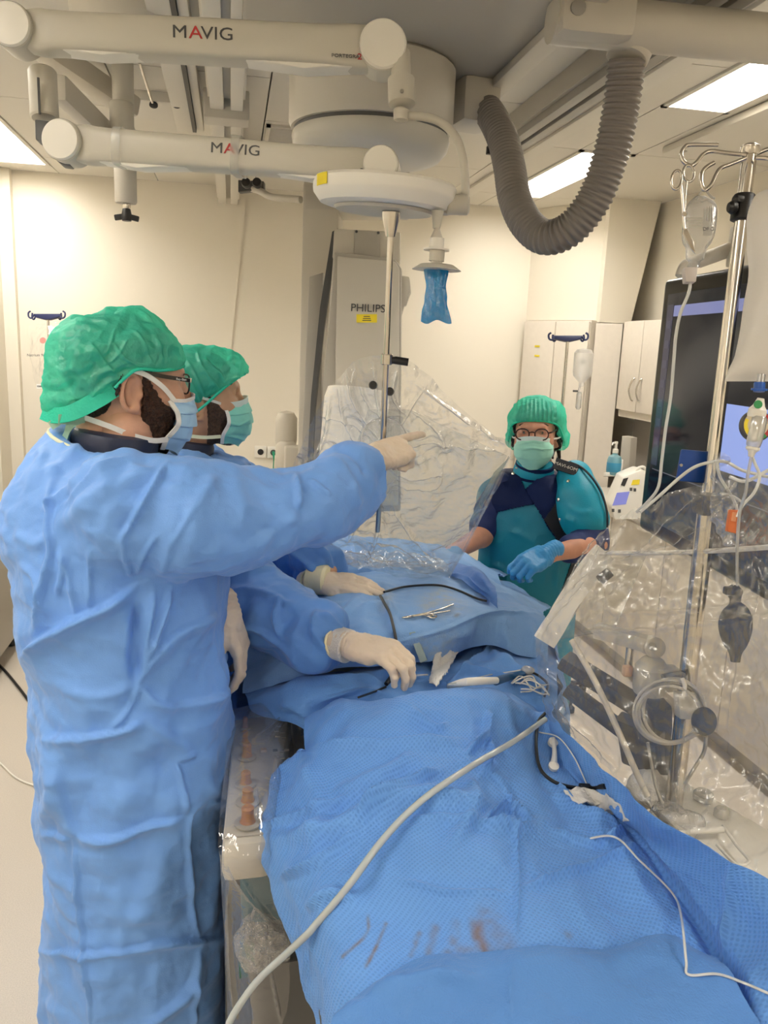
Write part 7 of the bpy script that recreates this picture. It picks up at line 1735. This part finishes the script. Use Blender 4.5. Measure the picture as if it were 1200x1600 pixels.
# ------------------------------------------------------------------ large screen on its boom
TL = U(1038, 437, 2.42); TR = UZ(1186, 409, TL[2]); e = (TR - TL) / np.linalg.norm(TR - TL); n = np.cross(e, A(0, 0, 1)); n = n if n @ (CAM - TL) > 0 else -n
Wm, Hm = 1.30, .77
t = thing('wall_screen', 'large black monitor on a ceiling boom showing dark x-ray images', 'monitor', TL + e * Wm / 2 - A(0, 0, Hm))
R_m = np.stack([e, -n, A(0, 0, 1)], 1)
def on_m(u, v, lift=0.0): return TL + e * (u * Wm) - A(0, 0, v * Hm) + n * lift
V, Fs = box_geo((0, 0, 0), (Wm, .07, Hm), None, .018, 3)
mk('housing', V @ R_m.T + on_m(.5, .5, -.035), Fs, mat('black_bezel', (.006, .007, .008), .30, spec=.2), t, True, angle=40)
def scr_mat():
    m = bpy.data.materials.new('screen_image'); m.use_nodes = True; nt = m.node_tree; b = nt.nodes['Principled BSDF']
    b.inputs['Base Color'].default_value = (.006, .007, .009, 1); b.inputs['Roughness'].default_value = .09; b.inputs['Specular IOR Level'].default_value = .30
    tc = nt.nodes.new('ShaderNodeTexCoord'); w = nt.nodes.new('ShaderNodeTexWave'); w.wave_type = 'RINGS'; w.inputs['Scale'].default_value = .9; w.inputs['Distortion'].default_value = 1.5; w.inputs['Detail'].default_value = 2
    mp = nt.nodes.new('ShaderNodeMapping'); mp.inputs['Location'].default_value = (.9, 0, .3); nt.links.new(tc.outputs['Object'], mp.inputs[0]); nt.links.new(mp.outputs[0], w.inputs['Vector'])
    r = nt.nodes.new('ShaderNodeValToRGB'); r.color_ramp.elements[0].color = (.004, .005, .008, 1); r.color_ramp.elements[1].color = (.040, .038, .036, 1); r.color_ramp.elements[0].position = .25
    nt.links.new(w.outputs['Fac'], r.inputs[0]); nt.links.new(r.outputs[0], b.inputs['Emission Color']); b.inputs['Emission Strength'].default_value = 1.0
    return m
def mplate(nm, u0, v0, u1, v1, lift, m, th=.001):
    prism(nm, [on_m(u0, v0, lift), on_m(u1, v0, lift), on_m(u1, v1, lift), on_m(u0, v1, lift)], -n * th, m, t)
mplate('screen', .035, .06, .965, .94, .0016, scr_mat())
lav = mat('screen_lavender', (.01, .01, .012), .15, emit=(.20, .22, .42), estr=.75)
mplate('title_bar', .075, .105, .955, .145, .0024, lav)
mplate('side_bar', .040, .10, .072, .72, .0024, mat('screen_slate', (.01, .01, .012), .15, emit=(.035, .035, .06), estr=.8))
mplate('divider', .05, .735, .955, .738, .0024, mat('screen_line', (.01, .01, .012), .15, emit=(.12, .12, .14), estr=.8))
mplate('image_window', .36, .44, .62, .66, .0028, mat('screen_blue_window', (.01, .01, .012), .15, emit=(.26, .34, .68), estr=.85))
for k in range(7): mplate('side_icon', .045, .16 + .075 * k, .067, .19 + .075 * k, .0030, mat('screen_icon', (.01, .01, .012), .15, emit=(.055, .055, .09), estr=.8) if k == 0 else bpy.data.materials['screen_icon'])
ar = [U(1092, 408, 2.50), U(1130, 394, 2.45), U(1170, 378, 2.40)]
tube('boom_arm', ar, .022, M['arm2'], t, 16)
box('boom_head', U(1167, 385, 2.40), (.09, .08, .12), M['arm2'], t, R_m, .01)
tube('boom_arm', [U(1062, 432, 2.52), U(1072, 415, 2.52), U(1095, 407, 2.50)], [.015, .02, .02], M['arm2'], t, 14, 4)
tube('boom_post', [U(1185, 372, 2.40), A(2.2, 2.95, 2.55), A(2.25, 3.0, 2.716)], .03, M['arm2'], t, 16)

# ------------------------------------------------------------------ things seen through the clear cover
t = thing('squeeze_bulb', 'dark grey rubber squeeze bulb hanging behind the clear cover', 'rubber bulb', U(1149, 1035, 1.40))
M['rubber'] = mat('grey_rubber', (.028, .030, .034), .55)
bp_ = [(1149, 1034, 7), (1149, 1020, 10), (1149, 1010, 16), (1149, 995, 22), (1149, 978, 25), (1150, 962, 23), (1150, 950, 17), (1149, 942, 9), (1149, 934, 9), (1148, 928, 12), (1148, 920, 11), (1149, 914, 5)]
tube('bulb', [U(x, y, 1.40) for x, y, r in bp_], [r / F * 1.40 for x, y, r in bp_], M['rubber'], t, 24, 4)
box('valve', U(1138, 923, 1.39), (.014, .014, .014), M['rubber'], t, None, .003)
t = thing('squeeze_bulb', 'small round dark rubber ball with a tube beside the drip stand', 'rubber bulb', U(1100, 1150, 1.46))
V, Q = nets(lambda P: s_ell(P, U(1100, 1127, 1.44), (.022, .022, .026)), U(1100, 1127, 1.44) - .04, U(1100, 1127, 1.44) + .04, .004); mk('ball', V, Q, M['rubber'], t, True)
tube('tube', [U(1103, 1150, 1.45), U(1100, 1175, 1.47), U(1085, 1200, 1.49), U(1070, 1225, 1.5)], .0035, M['grey'], t, 8, 4)
t = thing('cable_coil', 'coiled grey cable hanging on the steel pole behind the cover', 'cable', U(1047, 1165, 1.47))
M['cablegrey'] = mat('pale_grey_cable', (.40, .38, .34), .45)
for k, (cx, cy, rx, ry, dt) in enumerate(((1046, 1112, 56, 50, 0), (1050, 1114, 52, 47, .006), (1044, 1116, 50, 44, -.006), (1052, 1110, 47, 50, .012))):
    tube('cable_loop', ringpts(cx, cy, rx, ry, 1.475 + dt, 36, tilt=-.1 + .05 * k), .0032, M['cablegrey'], t, 8, closed=True)
tube('cable_tail', P3([(1070, 1155), (1085, 1148), (1100, 1140), (1112, 1130)], 1.45), .004, M['cablegrey'], t, 8, 4)
tube('cable_tail', P3([(1012, 1160), (1018, 1195), (1025, 1230), (1035, 1255)], 1.5), .003, M['cablegrey'], t, 8, 4)
t = thing('transducer_bracket', 'white transducer box clamped to the steel pole', 'bracket', U(1082, 1125, 1.50))
prism('box', P3([(1060, 1084), (1104, 1088), (1102, 1126), (1063, 1124)], 1.485), FW * .03, M['arm'], t, .003)
tube('stopcock', P3([(1069, 1088), (1070, 1070), (1066, 1060)], 1.47), .004, M['white'], t, 10)
prism('pole_clip', P3([(1040, 1058), (1072, 1052), (1074, 1062), (1042, 1070)], 1.50), FW * .03, M['dgrey'], t, .003)
t = thing('articulated_holder', 'grey jointed instrument arm with white cup behind the clear cover', 'instrument arm', U(1010, 1090, 1.6))
a0, a1 = U(930, 984, 1.66), U(1018, 1008, 1.60)
V, Fs = box_geo((0, 0, 0), (.030, np.linalg.norm(a1 - a0), .030), None, .005); x_, y_, z_ = frame_from(a1 - a0); mk('arm', V[:, :1] * x_ + V[:, 1:2] * z_ + V[:, 2:3] * y_ + (a0 + a1) / 2, Fs, M['arm2'], t, True, angle=40)
lathe('joint', [(.018, -.02), (.021, -.018), (.021, .018), (.018, .02)], U(1019, 1010, 1.60), M['arm2'], t, axis=-FW, seg=24)
lathe('joint_screw', [(.008, 0), (.008, .003)], U(1019, 1010, 1.575), M['grey'], t, axis=-FW, seg=14)
lathe('cup', [(.030, 0), (.033, .01), (.033, .055), (.022, .07), (.014, .075)], U(1014, 1082, 1.60), M['arm'], t, seg=28)
box('cup_mount', U(1038, 1060, 1.58), (.05, .03, .05), M['arm'], t, None, .006)
box('skin_clip', U(980, 1048, 1.60), (.018, .015, .022), mat('peach_clip', (.55, .33, .22), .5), t, None, .004)
tube('post', [U(985, 1010, 1.63), U(982, 1040, 1.63)], .008, M['steel'], t, 12)
t = thing('arm_support', 'black angled arm support beside the drape behind the clear cover', 'arm support', U(950, 1150, 1.68))
for (pa, pb_, w_, th_) in (((880, 1030, 1.74), (1000, 1105, 1.66), .055, .03), ((885, 1075, 1.74), (985, 1150, 1.68), .03, .03), ((1025, 1095, 1.60), (1028, 1240, 1.68), .06, .04), ((1000, 1130, 1.62), (1010, 1200, 1.68), .10, .03)):
    a0, a1 = U(*pa), U(*pb_); V, Fs = box_geo((0, 0, 0), (w_, np.linalg.norm(a1 - a0), th_), None, .006); x_, y_, z_ = frame_from(a1 - a0); mk('black_bar', V[:, :1] * x_ + V[:, 1:2] * z_ + V[:, 2:3] * y_ + (a0 + a1) / 2, Fs, M['dgrey'], t, True, angle=40)
box('white_tag', U(1055, 1145, 1.56), (.012, .006, .03), M['white'], t, None, .001)
# instrument tray at the foot of the pole
t = thing('side_tray', 'white tray with caps and wrappers at the foot of the steel pole', 'tray', U(1090, 1300, 1.5))
zt = .90
prism('tray', [UZ(1000, 1235, zt), UZ(1060, 1215, zt), UZ(1260, 1330, zt), UZ(1260, 1430, zt), UZ(1110, 1350, zt)], A(0, 0, -.02), M['white'], t, .006)
for (x, y, r) in ((1098, 1248, .020), (1126, 1275, .014)): lathe('cap', [(r, 0), (r, .012), (r * .7, .018)], UZ(x, y, zt + .002), M['tubing'], t, seg=24)
tube('syringe', [UZ(1060, 1300, zt + .02), UZ(1130, 1296, zt + .02)], .006, M['white'], t, 12)
tube('line', [UZ(1130, 1290, zt + .02), UZ(1150, 1320, zt + .02), UZ(1170, 1345, zt + .02), UZ(1150, 1350, zt + .02), UZ(1120, 1320, zt + .02)], .003, M['white'], t, 8, 5)
def crumple(name, c, r, m, seed, amp=.012, parent=None, h=.0045, **k):
    V, Q = nets(lambda P: s_ell(P, c, r), c - np.array(r) - .02, c + np.array(r) + .02, h); N = vnormals(V, Q)
    V = V + N * (amp * ridged(V, 28, seed) + amp * .6 * ridged(V, 65, seed + 1))[:, None]; return mk(name, V, Q, m, parent, True, **k)
M['paper'] = mat('white_gauze', (.80, .77, .72), .8, bump=.4, bscale=250)
crumple('wrapper', U(1018, 1235, 1.60), (.035, .03, .03), M['paper'], 5, parent=t)
crumple('wrapper', UZ(1050, 1285, zt + .02), (.045, .035, .022), M['film'], 7, parent=t)

# ------------------------------------------------------------------ far right: device, sanitiser, drip stand
dv0 = UZ(985, 806, .935)
t = thing('clotting_analyser', 'white tabletop analyser with blue display and yellow sticker on the worktop', 'medical device', dv0)
Rb = np.stack([A(.80, -.6, 0), A(.6, .80, 0), A(0, 0, 1)], 1)
dd_ = PJ(dv0)[2]
prism('body', P3([(955, 792), (975, 745), (1002, 734), (1014, 738), (1020, 812), (960, 812)], dd_), FW * A(1, 1, 0) * .16, M['white'], t, .012)
prism('display', P3([(964, 770), (984, 768), (978, 788), (957, 790)], dd_ - .004), FW * .003, mat('blue_display', (.10, .11, .28), .2, emit=(.17, .18, .50), estr=.6), t)
prism('sticker', P3([(989, 750), (1000, 749), (999, 757), (986, 758)], dd_ - .004), FW * .002, M['yellow'], t)
prism('cartridge_slot', P3([(974, 748), (982, 746), (976, 760), (970, 758)], dd_ - .004), FW * .002, M['black'], t)
for x, y in ((984, 762), (990, 763), (956, 795), (966, 796)): prism('key', P3([(x, y), (x + 4, y), (x + 4, y + 5), (x, y + 5)], dd_ - .004), FW * .002, M['dgrey'], t)
tube('carry_handle', P3([(992, 742), (996, 732), (1006, 730), (1012, 740)], dd_ + .02), .008, M['white'], t, 10, 4)
tube('lead', P3([(1014, 770), (1008, 780), (1006, 795), (1008, 806)], dd_ - .02), .004, M['black'], t, 8, 4)
sp = U(958, 742, 4.55)
t = thing('sanitiser_bottle', 'pale blue hand sanitiser pump bottle in a wall holder', 'bottle', sp)
M['gel'] = film('blue_gel', tint=(.45, .80, .90), base=.08, edge=.5, rough=.08, haze=.55, bump=0, hazecol=(.45, .78, .88))
k_ = 4.55 / F
lathe('bottle', [(.030, 0), (.040, .006), (.040, .085), (.034, .105), (.015, .118), (.014, .128)], sp, M['gel'], t, seg=28)
lathe('pump', [(.017, 0), (.017, .02), (.008, .024), (.007, .05), (.010, .052), (.010, .064)], sp + A(0, 0, .126), M['white'], t, seg=18)
tube('spout', [sp + A(0, 0, .182), sp + A(-.03, -.02, .184), sp + A(-.036, -.024, .172)], .005, M['white'], t, 8)
lathe('label', [(.0405, .02), (.0412, .022), (.0412, .07), (.0405, .072)], sp, mat('blue_label', (.05, .30, .50), .4), t, seg=28)
t = thing('sanitiser_holder', 'white holder and grey splash plate beside the sanitiser bottle', 'holder', U(975, 745, 4.6))
prism('plate', P3([(972, 681), (986, 684), (982, 746), (966, 744)], 4.62), A(.05, .02, 0), M['midgrey'], t, .002)
prism('holder', P3([(960, 716), (974, 718), (972, 744), (946, 744), (947, 738), (960, 738)], 4.52), FW * .05, M['white'], t, .003)
def far_stand(lab, bx0, by0, d, half, pole, nm='drip_stand'):
    t = thing(nm, lab, 'drip stand', U(*pole[-1], d) * A(1, 1, 0))
    pb_ = U(*pole[0], d) * A(1, 1, 0)
    tube('pole', [U(*pole[0], d), pb_ + A(0, 0, .06)], .008, M['steel'], t, 12)
    for q_ in range(5):
        an = q_ * 2 * math.pi / 5; tube('foot', [pb_ + A(0, 0, .07), pb_ + A(.25 * math.cos(an), .25 * math.sin(an), .05)], .012, M['dgrey'], t, 8)
        lathe('castor', [(.01, 0), (.022, .006), (.022, .03), (.01, .042)], pb_ + A(.25 * math.cos(an), .25 * math.sin(an), 0), M['black'], t, seg=10)
    k = d / F
    prism('hook_bar', P3([(bx0 - half * .75, by0 - 3), (bx0 + half * .75, by0 - 3), (bx0 + half * .7, by0 + 2), (bx0 + 4, by0 + 6), (bx0 - 4, by0 + 6), (bx0 - half * .7, by0 + 2)], d - .02), FW * .03, M['navy'], t, .004)
    for s in (-1, 1):
        tube('hook', P3([(bx0 + s * half * .7, by0 - 1), (bx0 + s * half * .85, by0 + 4), (bx0 + s * half, by0 + 2), (bx0 + s * half * 1.02, by0 - 4), (bx0 + s * half * .9, by0 - 7)], d - .02), .005, M['navy'], t, 8, 5)
        tube('hook', P3([(bx0 + s * half * .6, by0), (bx0 + s * half * .72, by0 + 6), (bx0 + s * half * .82, by0 + 3), (bx0 + s * half * .80, by0 - 4)], d + .02), .005, M['navy'], t, 8, 5)
    return t
far_stand('drip stand with navy hooks in front of the tall cupboard', 888, 527, 3.9, 30, [(887, 532), (880, 600), (872, 680), (845, 960)])
t = thing('infusion_bottle', 'small clear infusion bottle hanging on the far drip stand', 'infusion bottle', U(908, 600, 3.88))
kk = 3.88 / F
lathe('body', [(.012, 0), (.014, .02), (.042, .05), (.046, .07), (.046, .16), (.034, .175), (.01, .18)], U(908, 604, 3.88), film('far_bottle', base=.08, edge=.6, rough=.15, haze=.30, bump=.2), t, seg=24)
lathe('drip_chamber', [(.006, 0), (.013, .01), (.013, .075), (.008, .085)], U(903, 640, 3.88), M['tubing'], t, seg=16)
tube('line', P3([(906, 604), (904, 612), (903, 616)], 3.88), .005, M['tubing'], t, 8)
box('clip', U(899, 611, 3.86), (.022, .012, .009), M['dgrey'], t)
text('marking', 'IV', U(912, 566, 3.825), RT, UP, .03, M['print'], t)
# ------------------------------------------------------------------ far left: drip hook with pouch, trolley, floor leads
far_stand('drip stand with navy hooks in front of the back wall at the left', 73, 493, 4.75, 28, [(75, 497), (78, 560), (84, 690), (98, 930)])
t = thing('clear_pouch', 'clear plastic pouch with printed labels hanging at the left wall', 'pouch', U(75, 608, 4.7))
pk = [[U(45, 508, 4.70), U(75, 504, 4.68), U(107, 506, 4.70)], [U(44, 530, 4.70), U(75, 530, 4.64), U(108, 530, 4.70)], [U(50, 570, 4.70), U(75, 570, 4.62), U(103, 570, 4.70)], [U(56, 608, 4.70), U(75, 610, 4.68), U(95, 608, 4.70)]]
film_sheet('film', pk, 50, 40, M['film_soft'], None, .004, 91); fo = bpy.data.objects['film']; fo.parent = t; fo.location = fo.location - Vector(ORG[t])
for pl, m_ in (([(88, 553), (107, 552), (106, 567), (88, 567)], mat('blue_print', (.01, .08, .25), .5)), ([(57, 600), (79, 600), (79, 607), (57, 607)], M['tie']), ([(58, 602), (78, 602), (78, 605), (58, 605)], M['print'])):
    prism('label', P3(pl, 4.60), FW * .002, m_, t)
text('print', 'Lysetten', U(97, 531, 4.60), RT, UP, .034, mat('red_ink', (.45, .05, .05), .5), t)
text('print', 'Natrium 9mg/ml G', U(65, 555, 4.60), RT, UP, .022, M['print'], t)
lathe('print_dot', [(.018, 0), (.018, .001)], U(67, 532, 4.60), mat('pink_ink', (.70, .25, .22), .5), t, axis=-FW, seg=16)
c0 = A(-1.40, 4.55, 0)
t = thing('trolley', 'dark grey equipment trolley at the left edge', 'trolley', c0)
bx('cabinet', (-1.74, 4.1, .08), (-1.20, 4.75, .74), M['midgrey'], t, bevel=.015)
bx('top', (-1.745, 4.08, .745), (-1.19, 4.77, .80), M['dgrey'], t, bevel=.01)
for sx in (-1.70, -1.25):
    for sy in (4.15, 4.7): lathe('castor', [(.02, 0), (.035, .01), (.035, .05), (.02, .075)], A(sx, sy, 0), M['black'], t, seg=14)
t = thing('power_adapter', 'black power adapter with leads on the floor at the left wall', 'adapter', UZ(25, 955, 0))
box('brick', UZ(25, 953, .03), (.10, .06, .05), M['black'], t, rot(rz=.3), .008)
tube('lead', [UZ(25, 953, .03), UZ(24, 945, .09), UZ(22, 940, .12)], .008, M['black'], t, 8, 4)
tube('lead', [UZ(28, 955, .02), UZ(38, 952, .01), UZ(48, 958, .01), UZ(40, 972, .01), UZ(42, 985, .01), UZ(55, 990, .01)], .006, M['black'], t, 8, 5)
tube('lead', [UZ(20, 955, .02), UZ(10, 950, .01), UZ(-5, 958, .01), UZ(-30, 950, .01)], .006, M['black'], t, 8, 5)
tube('floor_cable', [UZ(-40, 1005, .008), UZ(0, 1040, .008), UZ(30, 1075, .008), UZ(60, 1115, .008), UZ(100, 1160, .008), UZ(170, 1210, .008)], .007, M['black'], None, 8, 6, label='black cable lying across the floor at the left', cat='cable')
tube('floor_cable', [UZ(-40, 1160, .006), UZ(0, 1192, .006), UZ(25, 1215, .006), UZ(58, 1228, .006), UZ(110, 1235, .006), UZ(180, 1232, .006)], .0035, M['white'], None, 8, 6, label='thin white cable curving on the floor at the left', cat='cable')

# ------------------------------------------------------------------ small things on the drapes
M['tube_grey'] = mat('grey_suction_tube', (.47, .51, .51), .25, sss=.2, coat=.3)
tp_ = [(352, 1615), (365, 1585), (400, 1535), (440, 1497), (480, 1460), (540, 1390), (600, 1310), (660, 1250), (740, 1195), (800, 1160), (852, 1124)]
tpp = spline(np.array(tp_[4:], float), 5)
d_ = [PJ(p)[2] for p in DP(tp_[4:], .010, 5)]
pts = [U(352, 1615, 1.17), U(365, 1585, 1.18), U(400, 1535, 1.19), U(440, 1497, 1.195)] + [U(x, y, k) for (x, y), k in zip(tpp, d_)]
tube('suction_tube', pts, .0054, M['tube_grey'], None, 14, 3, label='long clear grey suction tube crossing the near drape', cat='tube')
t = thing('ecg_cable', 'black cable with plug lying on the right side of the drape', 'cable', S(870, 1228))
tube('lead', [S(x, y, .006) for x, y in ((852, 1118), (842, 1130), (838, 1150), (838, 1180), (845, 1208), (865, 1226), (890, 1234), (908, 1236))], .0034, M['black'], t, 10, 6)
tube('plug', [S(905, 1235, .008), S(925, 1236, .008), S(945, 1235, .008)], [.006, .0062, .005], M['black'], t, 12)
t = thing('line_clamp', 'white plastic line clamp on the drape beside the black cable', 'clamp', S(866, 1195))
tube('jaw', [S(864, 1160, .01), S(866, 1185, .01), S(864, 1203, .01)], [.004, .005, .007], M['white'], t, 12, 3)
lathe('wheel', [(.010, 0), (.010, .008), (.006, .010)], S(863, 1165, .004), M['white'], t, axis=(0, -.5, 1), seg=18)
lathe('ring', [(.010, 0), (.010, .007), (.005, .009)], S(864, 1202, .004), M['white'], t, axis=(0, -.5, 1), seg=18)
def gauze(name, pts, m, seed, lab, amp=.004):
    G = [[S(x, y, .006 + .004 * ((i + j) % 2)) for j, (x, y) in enumerate(r)] for i, r in enumerate(pts)]
    G = patch(G, 40, 40); V = G.reshape(-1, 3); Q = grid_faces(40, 40); N = vnormals(V, Q); sg = 1 if N[:, 2].mean() > 0 else -1
    V = V + sg * N * (amp * ridged(V, 35, seed) + .6 * amp * ridged(V, 80, seed + 1))[:, None]; k = len(V)
    rimi = list(range(40)) + [i * 40 + 39 for i in range(1, 40)] + [39 * 40 + j for j in range(38, -1, -1)] + [i * 40 for i in range(38, 0, -1)]
    Fs = np.vstack([Q, Q[:, ::-1] + k, np.array([(rimi[i], rimi[i - 1], rimi[i - 1] + k, rimi[i] + k) for i in range(len(rimi))])])
    return mk(name, np.vstack([V, V - sg * N * .003]), Fs, m, smooth=True, label=lab, cat='gauze')
gauze('gauze_pad', [[(680, 1024), (698, 1022), (715, 1023)], [(675, 1048), (688, 1048), (705, 1045)], [(672, 1072), (678, 1076), (686, 1072)]], M['paper'], 3, 'crumpled cream gauze pad on the blue drape right of the hand')
gauze('gauze_pad', [[(880, 1242), (905, 1238), (935, 1240)], [(890, 1250), (925, 1255), (960, 1258)], [(905, 1258), (945, 1272), (985, 1288)]], M['paper'], 9, 'white gauze lying on the drape below the black plug', .006)
t = thing('cautery_pen', 'white cautery pen with blue sleeve and black lead on the drape', 'surgical pen', S(770, 1074))
tube('handle', [S(702, 1079, .010), S(730, 1074, .012), S(775, 1073, .014)], [.0065, .0085, .0075], M['white'], t, 14, 3)
tube('sleeve', [S(774, 1074, .014), S(795, 1068, .016), S(820, 1063, .018)], [.009, .0085, .0065], mat('blue_sleeve', (.008, .075, .20), .4), t, 14, 3)
tube('lead', [S(820, 1063, .018), S(832, 1062, .016), S(845, 1068, .014), S(855, 1078, .012), S(850, 1095, .010)], .0028, M['black'], t, 8, 5)
t = thing('loose_lines', 'tangle of clear thin lines beside the cautery pen', 'tubing', S(830, 1080))
rs = random.Random(4)
for k in range(7):
    x0, y0 = rs.uniform(795, 815), rs.uniform(1072, 1092); tube('line', [S(x0, y0, .01), S(x0 + 15, y0 + rs.uniform(-10, 8), .018), S(x0 + 32, y0 + rs.uniform(-12, 14), .014), S(x0 + rs.uniform(38, 50), y0 + rs.uniform(0, 22), .012)], .0018, M['line'], t, 6, 5)
tube('line', [S(700, 1076, .008), S(760, 1062, .010), S(800, 1057, .012), S(822, 1054, .014)], .0014, M['line'], t, 6, 5)
crumple('line_cap', S(824, 1057, .012), (.012, .010, .008), M['tubing'], 3, .004, t, .003)
# forceps
t = thing('artery_forceps', 'steel artery forceps lying on the pale drape', 'forceps', S(670, 960))
def SP(lst, l=.006): return [S(x, y, l) for x, y in lst]
tube('shank', SP([(708, 948), (690, 955), (665, 962), (645, 966)]), .0022, M['steel'], t, 8, 4)
tube('shank', SP([(703, 958), (685, 961), (665, 964), (645, 967)]), .0022, M['steel'], t, 8, 4)
tube('jaws', SP([(648, 966), (638, 968), (628, 969)], .006), [.0032, .0034, .0018], M['chrome'], t, 10, 3)
for cx, cy in ((676, 967), (670, 965)): tube('finger_ring', [S(cx + 6 * math.cos(a), cy + 2.2 * math.sin(a), .006) for a in np.arange(14) * 2 * math.pi / 14], .0016, M['steel'], t, 6, closed=True)
# black guide lead under the hands
t = thing('catheter_lead', 'black catheter lead running across the drape under the gloved hands', 'cable', S(615, 980))
tube('lead', SP([(594, 934), (600, 945), (609, 962), (615, 985), (619, 1005), (622, 1028)], .005), .0034, M['dgrey'], t, 10, 5)
tube('lead', SP([(600, 928), (630, 920), (665, 917), (690, 918), (715, 925), (745, 938), (760, 942)], .005), .0030, M['black'], t, 10, 5)
tube('lead', SP([(560, 1094), (585, 1085), (603, 1077)], .006), .0024, M['black'], t, 8, 4)
tube('probe', [S(603, 1077, .012), S(612, 1070, .018), S(622, 1060, .026)], [.005, .0065, .0065], M['black'], t, 12, 3)
tube('sheath', SP([(632, 1068), (645, 1064), (668, 1062)], .012), [.004, .003, .0022], M['tubing'], t, 8, 3)
# thin clear line on the right of the drape
tube('thin_line', DP([(842, 1144), (872, 1152), (895, 1180), (910, 1210), (924, 1244)], .006), .0014, M['line'], None, 6, 2, label='thin clear line curling beside the black cable', cat='tubing')
tube('thin_line', DP([(910, 1312), (960, 1308), (1000, 1345), (1050, 1395), (1064, 1430), (1072, 1500), (1076, 1523), (1120, 1522), (1160, 1535), (1200, 1552), (1230, 1565)], .006), .0018, M['line'], None, 6, 2, label='thin clear line running down the right part of the drape', cat='tubing')
